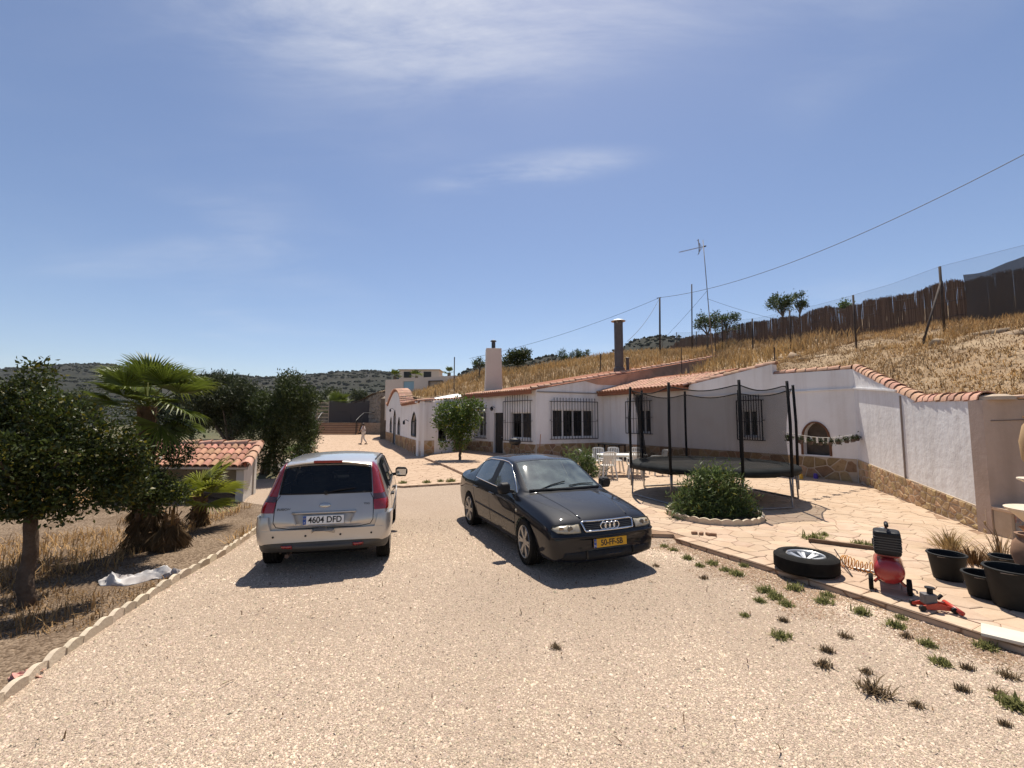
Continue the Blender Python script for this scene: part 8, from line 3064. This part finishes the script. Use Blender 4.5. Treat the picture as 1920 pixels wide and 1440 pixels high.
lathed(ur, 'jar', [(0, 0), (.12, 0), (.13, .03), (.1, .1), (.15, .35), (.19, .5), (.17, .62), (.12, .68), (.15, .72), (.12, .72), (.1, .66), (0, .6)], mat('weathered_clay', (.28, .17, .11), .9, (.2, .12, .08), 7))
fl_ = thing('floodlight', 'black floodlight bracketed to the end of the garden wall', 'lamp', frP(.62, 2.06, .08))
m = MB(); m.bar((0, 0, .0), (.36, -.12, -.02), .09, .06); m.build('bracket', M_IRON, fl_)
m = MB(); m.box((.34, -.2, -.08), (.3, .1, .2), R(-20)); m.build('housing', M_IRON, fl_, bevel=.02)
m = MB(); m.box((.34 - .018, -.2 - .052, -.08), (.26, .006, .16), R(-20)); m.build('lens', mat('led_lens', (.6, .6, .58), .3), fl_)
m = MB(); m.tube([frP(.1, 2.03, .01), frP(.6, 2.05, .012), frP(.68, 2.0, .01), frP(.78, 1.85, .012), frP(.84, 1.3, .012)], .006, 5); tag(m.build('cable', mat('cable_brown', (.14, .1, .08), .8)), 'thin cable pinned to the end wall below the floodlight', 'cable')

# ------------------------------------------------------------------ line with hanging pots, toys, barbecue and boxes by the house
pl_a = Vector((6.95, 11.55, 1.75)); pl_b = Vector(frW(.35, 1.62, .05))
lp = [pl_a.lerp(pl_b, k / 16) - Vector((0, 0, .14 * math.sin(math.pi * k / 16))) for k in range(17)]
m = MB(); m.tube(lp, .006, 4); tag(m.build('plant_line', M_WPLASTIC), 'white line of hanging pots strung from the trampoline to the garden wall', 'string')
for i, q in enumerate((1, 3, 5, 7, 9, 11, 13, 14.6, 15.6)):
    p = lp[int(q)].lerp(lp[min(16, int(q) + 1)], q - int(q))
    t = thing('hanging_pot', ('small pot hanging on the line, %s one counted from the trampoline' % ('first second third fourth fifth sixth seventh eighth ninth'.split()[i])), 'flower pot', p + Vector((0, 0, -.22)), i * .7, 'pots hanging on the line')
    lathed(t, 'pot', [(0, 0), (.05, 0), (.075, .09), (.08, .09), (.07, .085), (.045, .02), (0, .02)], mat('dark_pot', (.09, .06, .05), .7), 0, 14)
    m = MB(); m.tube([(-.07, 0, .09), (0, 0, .22)], .003, 4); m.tube([(.07, 0, .09), (0, 0, .22)], .003, 4); m.build('hanger', M_WPLASTIC, t)
    leaf_cloud('plant', [((0, 0, .1), (.05, .05, .035))], 200, .05, .028, M_LEAF_OLIVE, 700 + i, t)['kind'] = 'stuff'
for i in range(6):
    m = MB(); a = lp[4].lerp(lp[10], i / 5); m.box((0, 0, -.1), (.07, .012, .16)); tag(m.build('white_tag', M_WPLASTIC, None, a, .3), 'white paper strip hanging from the plant line before the niche', 'paper', 'white strips on the plant line')
toys = [(1494, 889, 'ball', (.05, .3, .08), 'green toy ball on the paving at the foot of the stone base'), (1507, 886, 'truck', (.6, .09, .03), 'orange toy truck on the paving below the niche'), (1516, 893, 'ring', (.1, .04, .3), 'purple toy ring on the paving below the niche'), (1530, 897, 'block', (.08, .05, .35), 'violet toy block near the stone base'), (1500, 898, 'duck', (.65, .4, .05), 'yellow toy block nearest the trampoline')]
for i, (x, y, kd, col, lab) in enumerate(toys):
    p = gp(x, y, PZ); m = MB()
    if kd == 'ball':
        m.lathe([(0, 0)] + [(.11 * math.sin(a), .11 - .11 * math.cos(a)) for a in np.linspace(.2, math.pi - .2, 9)] + [(0, .22)], 18)
    elif kd == 'truck':
        rr_box(m, (0, 0, .09), (.3, .14, .08), .02); rr_box(m, (.09, 0, .17), (.1, .13, .09), .02)
        for xx in (-.09, .09):
            for s in (1, -1): m.lathe([(.04, -.015), (.04, .015)], 12, (0, 0, 0), Matrix.Translation((xx, s * .075, .04)) @ Matrix.Rotation(math.pi / 2, 4, 'X'))
    elif kd == 'ring':
        m.tube([(.1 * math.cos(a), .1 * math.sin(a), .03) for a in np.linspace(0, 2 * math.pi, 21)[:-1]], .03, 8, closed=True)
    else:
        rr_box(m, (0, 0, .06), (.17, .12, .12), .03); rr_box(m, (.03, 0, .14), (.08, .1, .06), .02)
    tag(m.build('toy_' + kd, mat('toy%d' % i, col, .4), None, (p[0], p[1], PZ), i * 1.3), lab, 'toy')
bq = thing('barbecue', 'black charcoal barbecue standing by the house door', 'barbecue', (.15, 22.6, PATIO_Z + .09))
lathed(bq, 'bowl', [(0, .62), (.15, .63), (.27, .72), (.3, .8), (.3, .84), (.25, .93), (.1, .98), (0, .99)], M_IRON, 0, 24)
for k in range(3):
    a = k * 2.09 + .5
    m = MB(); m.tube([(.2 * math.cos(a), .2 * math.sin(a), .68), (.3 * math.cos(a), .3 * math.sin(a), 0)], .014, 6); m.build('leg', M_IRON, bq)
cb_ = thing('covered_table', 'dark low table against the stone base behind the garden chairs', 'table', (5.05, 22.9, PATIO_Z), R(-55))
m = MB(); rr_box(m, (0, 0, .74), (1.5, .55, .05), .05); m.build('tabletop', M_BLACKP, cb_)
for sx_, sy_ in ((-1, 1), (1, 1), (-1, -1), (1, -1)):
    m = MB(); m.bar((sx_ * .68, sy_ * .22, .72), (sx_ * .68, sy_ * .22, 0), .05); m.build('leg', M_BLACKP, cb_)
m = MB(); rr_box(m, (0, 0, .2), (.4, .35, .4), .04); tag(m.build('blue_box', mat('blue_plastic', (.12, .16, .42), .5), None, (4.55, 22.1, PATIO_Z), .2, bevel=.01), 'blue plastic box beside the dark low table', 'box')
m = MB(); m.tube([(0, 0, 0), (.1, .1, 1.25)], .02, 6); tag(m.build('broom_handle', M_CLAY, None, frF1(-.05, PATIO_Z, .35)), 'reddish broom handle leaning at the house corner', 'broom')

# ------------------------------------------------------------------ left side odds and ends
def crumple(name, label, x, y, w, h, m, seed, cat, rz, hz=.07):
    p = gp(x, y)
    b = MB(); nx, ny = 26, 14
    vs = []
    for i in range(nx):
        for j in range(ny):
            u, v = i / (nx - 1) - .5, j / (ny - 1) - .5
            e = 1 - (abs(u) * 2) ** 4 * .4
            z = .012 + hz * (float(vnoise(u * 9 + seed, v * 5, seed)) ** 2) * e + hz * .5 * abs(float(vnoise(u * 19, v * 11 + seed, seed + 1)) - .5)
            vs.append((u * w + .03 * math.sin(v * 9), v * h * (1 + .3 * math.sin(u * 6 + seed)) + .04 * math.sin(u * 11), max(.006, z * (1 - (abs(v) * 2) ** 3 * .8))))
    b.add(vs, [(i * ny + j, (i + 1) * ny + j, (i + 1) * ny + j + 1, i * ny + j + 1) for i in range(nx - 1) for j in range(ny - 1)])
    o = b.build(name, m, None, (p[0], p[1], 0), rz, auto=True)
    sm_ = o.modifiers.new('solid', 'SOLIDIFY'); sm_.thickness = .006
    return tag(o, label, cat)


crumple('crumpled_sacking', 'crumpled white and grey sacking beside the scalloped edging', 270, 1086, .85, .3, mat('sacking', (.62, .6, .58), .85, (.25, .22, .21), 3.2), 3, 'sack', R(22), .16)
crumple('pink_rag', 'small pink rag by the edging, bottom left', 50, 1268, .16, .1, mat('pink_cloth', (.6, .2, .2), .85, (.55, .45, .3), 9), 5, 'rag', .6, .05)
for i, (x, y, s_) in enumerate(((560, 858, .3), (572, 850, .34), (548, 866, .26), (585, 842, .3), (540, 874, .28), (556, 876, .2), (530, 880, .26), (520, 884, .22))):
    p = gp(x, y)
    v = ICO_V * (1 + .18 * np.random.default_rng(i).normal(size=(len(ICO_V), 1))) * np.array([s_ * 1.3, s_ * .8, s_ * .7])
    o = part('border_rock', np_mesh('border_rock', v, ICO_F, mat('pale_rock', (.62, .55, .47), .9, (.52, .45, .38), 4, bump=.5, bscale=12)), None, None, (p[0], p[1], s_ * .3), (0, 0, i))
    tag(o, 'pale rock edging the planting left of the paved yard', 'rock', 'pale rocks left of the paved yard')
pp = gp(577, 848, PATIO_Z)
pt = thing('stone_planter', 'pale square planter at the left edge of the paved yard', 'planter', (pp[0], pp[1], PATIO_Z))
m = MB(); q0, q1 = .22, .34
m.add([(-q0, -q0, 0), (q0, -q0, 0), (q0, q0, 0), (-q0, q0, 0), (-q1, -q1, .75), (q1, -q1, .75), (q1, q1, .75), (-q1, q1, .75)], [(3, 2, 1, 0), (4, 5, 6, 7), (0, 1, 5, 4), (1, 2, 6, 5), (2, 3, 7, 6), (3, 0, 4, 7)]); m.build('pot', M_CAST, pt, bevel=.02)
leaf_cloud('plant', [((0, 0, 1.0), (.4, .4, .3)), ((-.3, 0, .9), (.25, .25, .25))], 700, .12, .04, M_LEAF_BRIGHT, 801, pt)
# pale rock ledge below the wire fence
g = np.random.default_rng(90)
for i in range(11):
    u = i / 10
    x = lerp(14.3, 13.4, u) + g.normal(0, .12); y = lerp(12.6, 22.5, u) + g.normal(0, .2)
    s_ = g.uniform(.28, .6)
    v = ICO_V * (1 + .32 * g.normal(size=(len(ICO_V), 1))) * np.array([s_ * .7, s_ * 1.0, s_ * .4])
    p = hzp(x, y, -.08)
    o = part('ledge_rock', np_mesh('ledge_rock', v, ICO_F, mat('ledge_stone', (.3, .22, .15), .95, (.4, .31, .22), 3, rand=.1, bump=.8, bscale=8)), None, None, p, (0, 0, float(g.uniform(-.3, .3))))
    tag(o, 'half-buried pale rock of the ledge below the wire fence', 'rock', 'rocks of the ledge on the bank')
# ================================================================== AIR
hz_box = MB(); hz_box.box((0, 1350, 74.5), (6400, 3500, 151))
hm_ = bpy.data.materials.new('haze_air'); hm_.use_nodes = True
nn_, ll_ = hm_.node_tree.nodes, hm_.node_tree.links
nn_.remove(nn_['Principled BSDF'])
pv = nn_.new('ShaderNodeVolumePrincipled')
pv.inputs['Color'].default_value = (0.86, 0.91, 1.0, 1)
pv.inputs['Density'].default_value = 0.00007
ll_.new(pv.outputs[0], nn_['Material Output'].inputs['Volume'])
tag(hz_box.build('haze', hm_), kind='stuff')
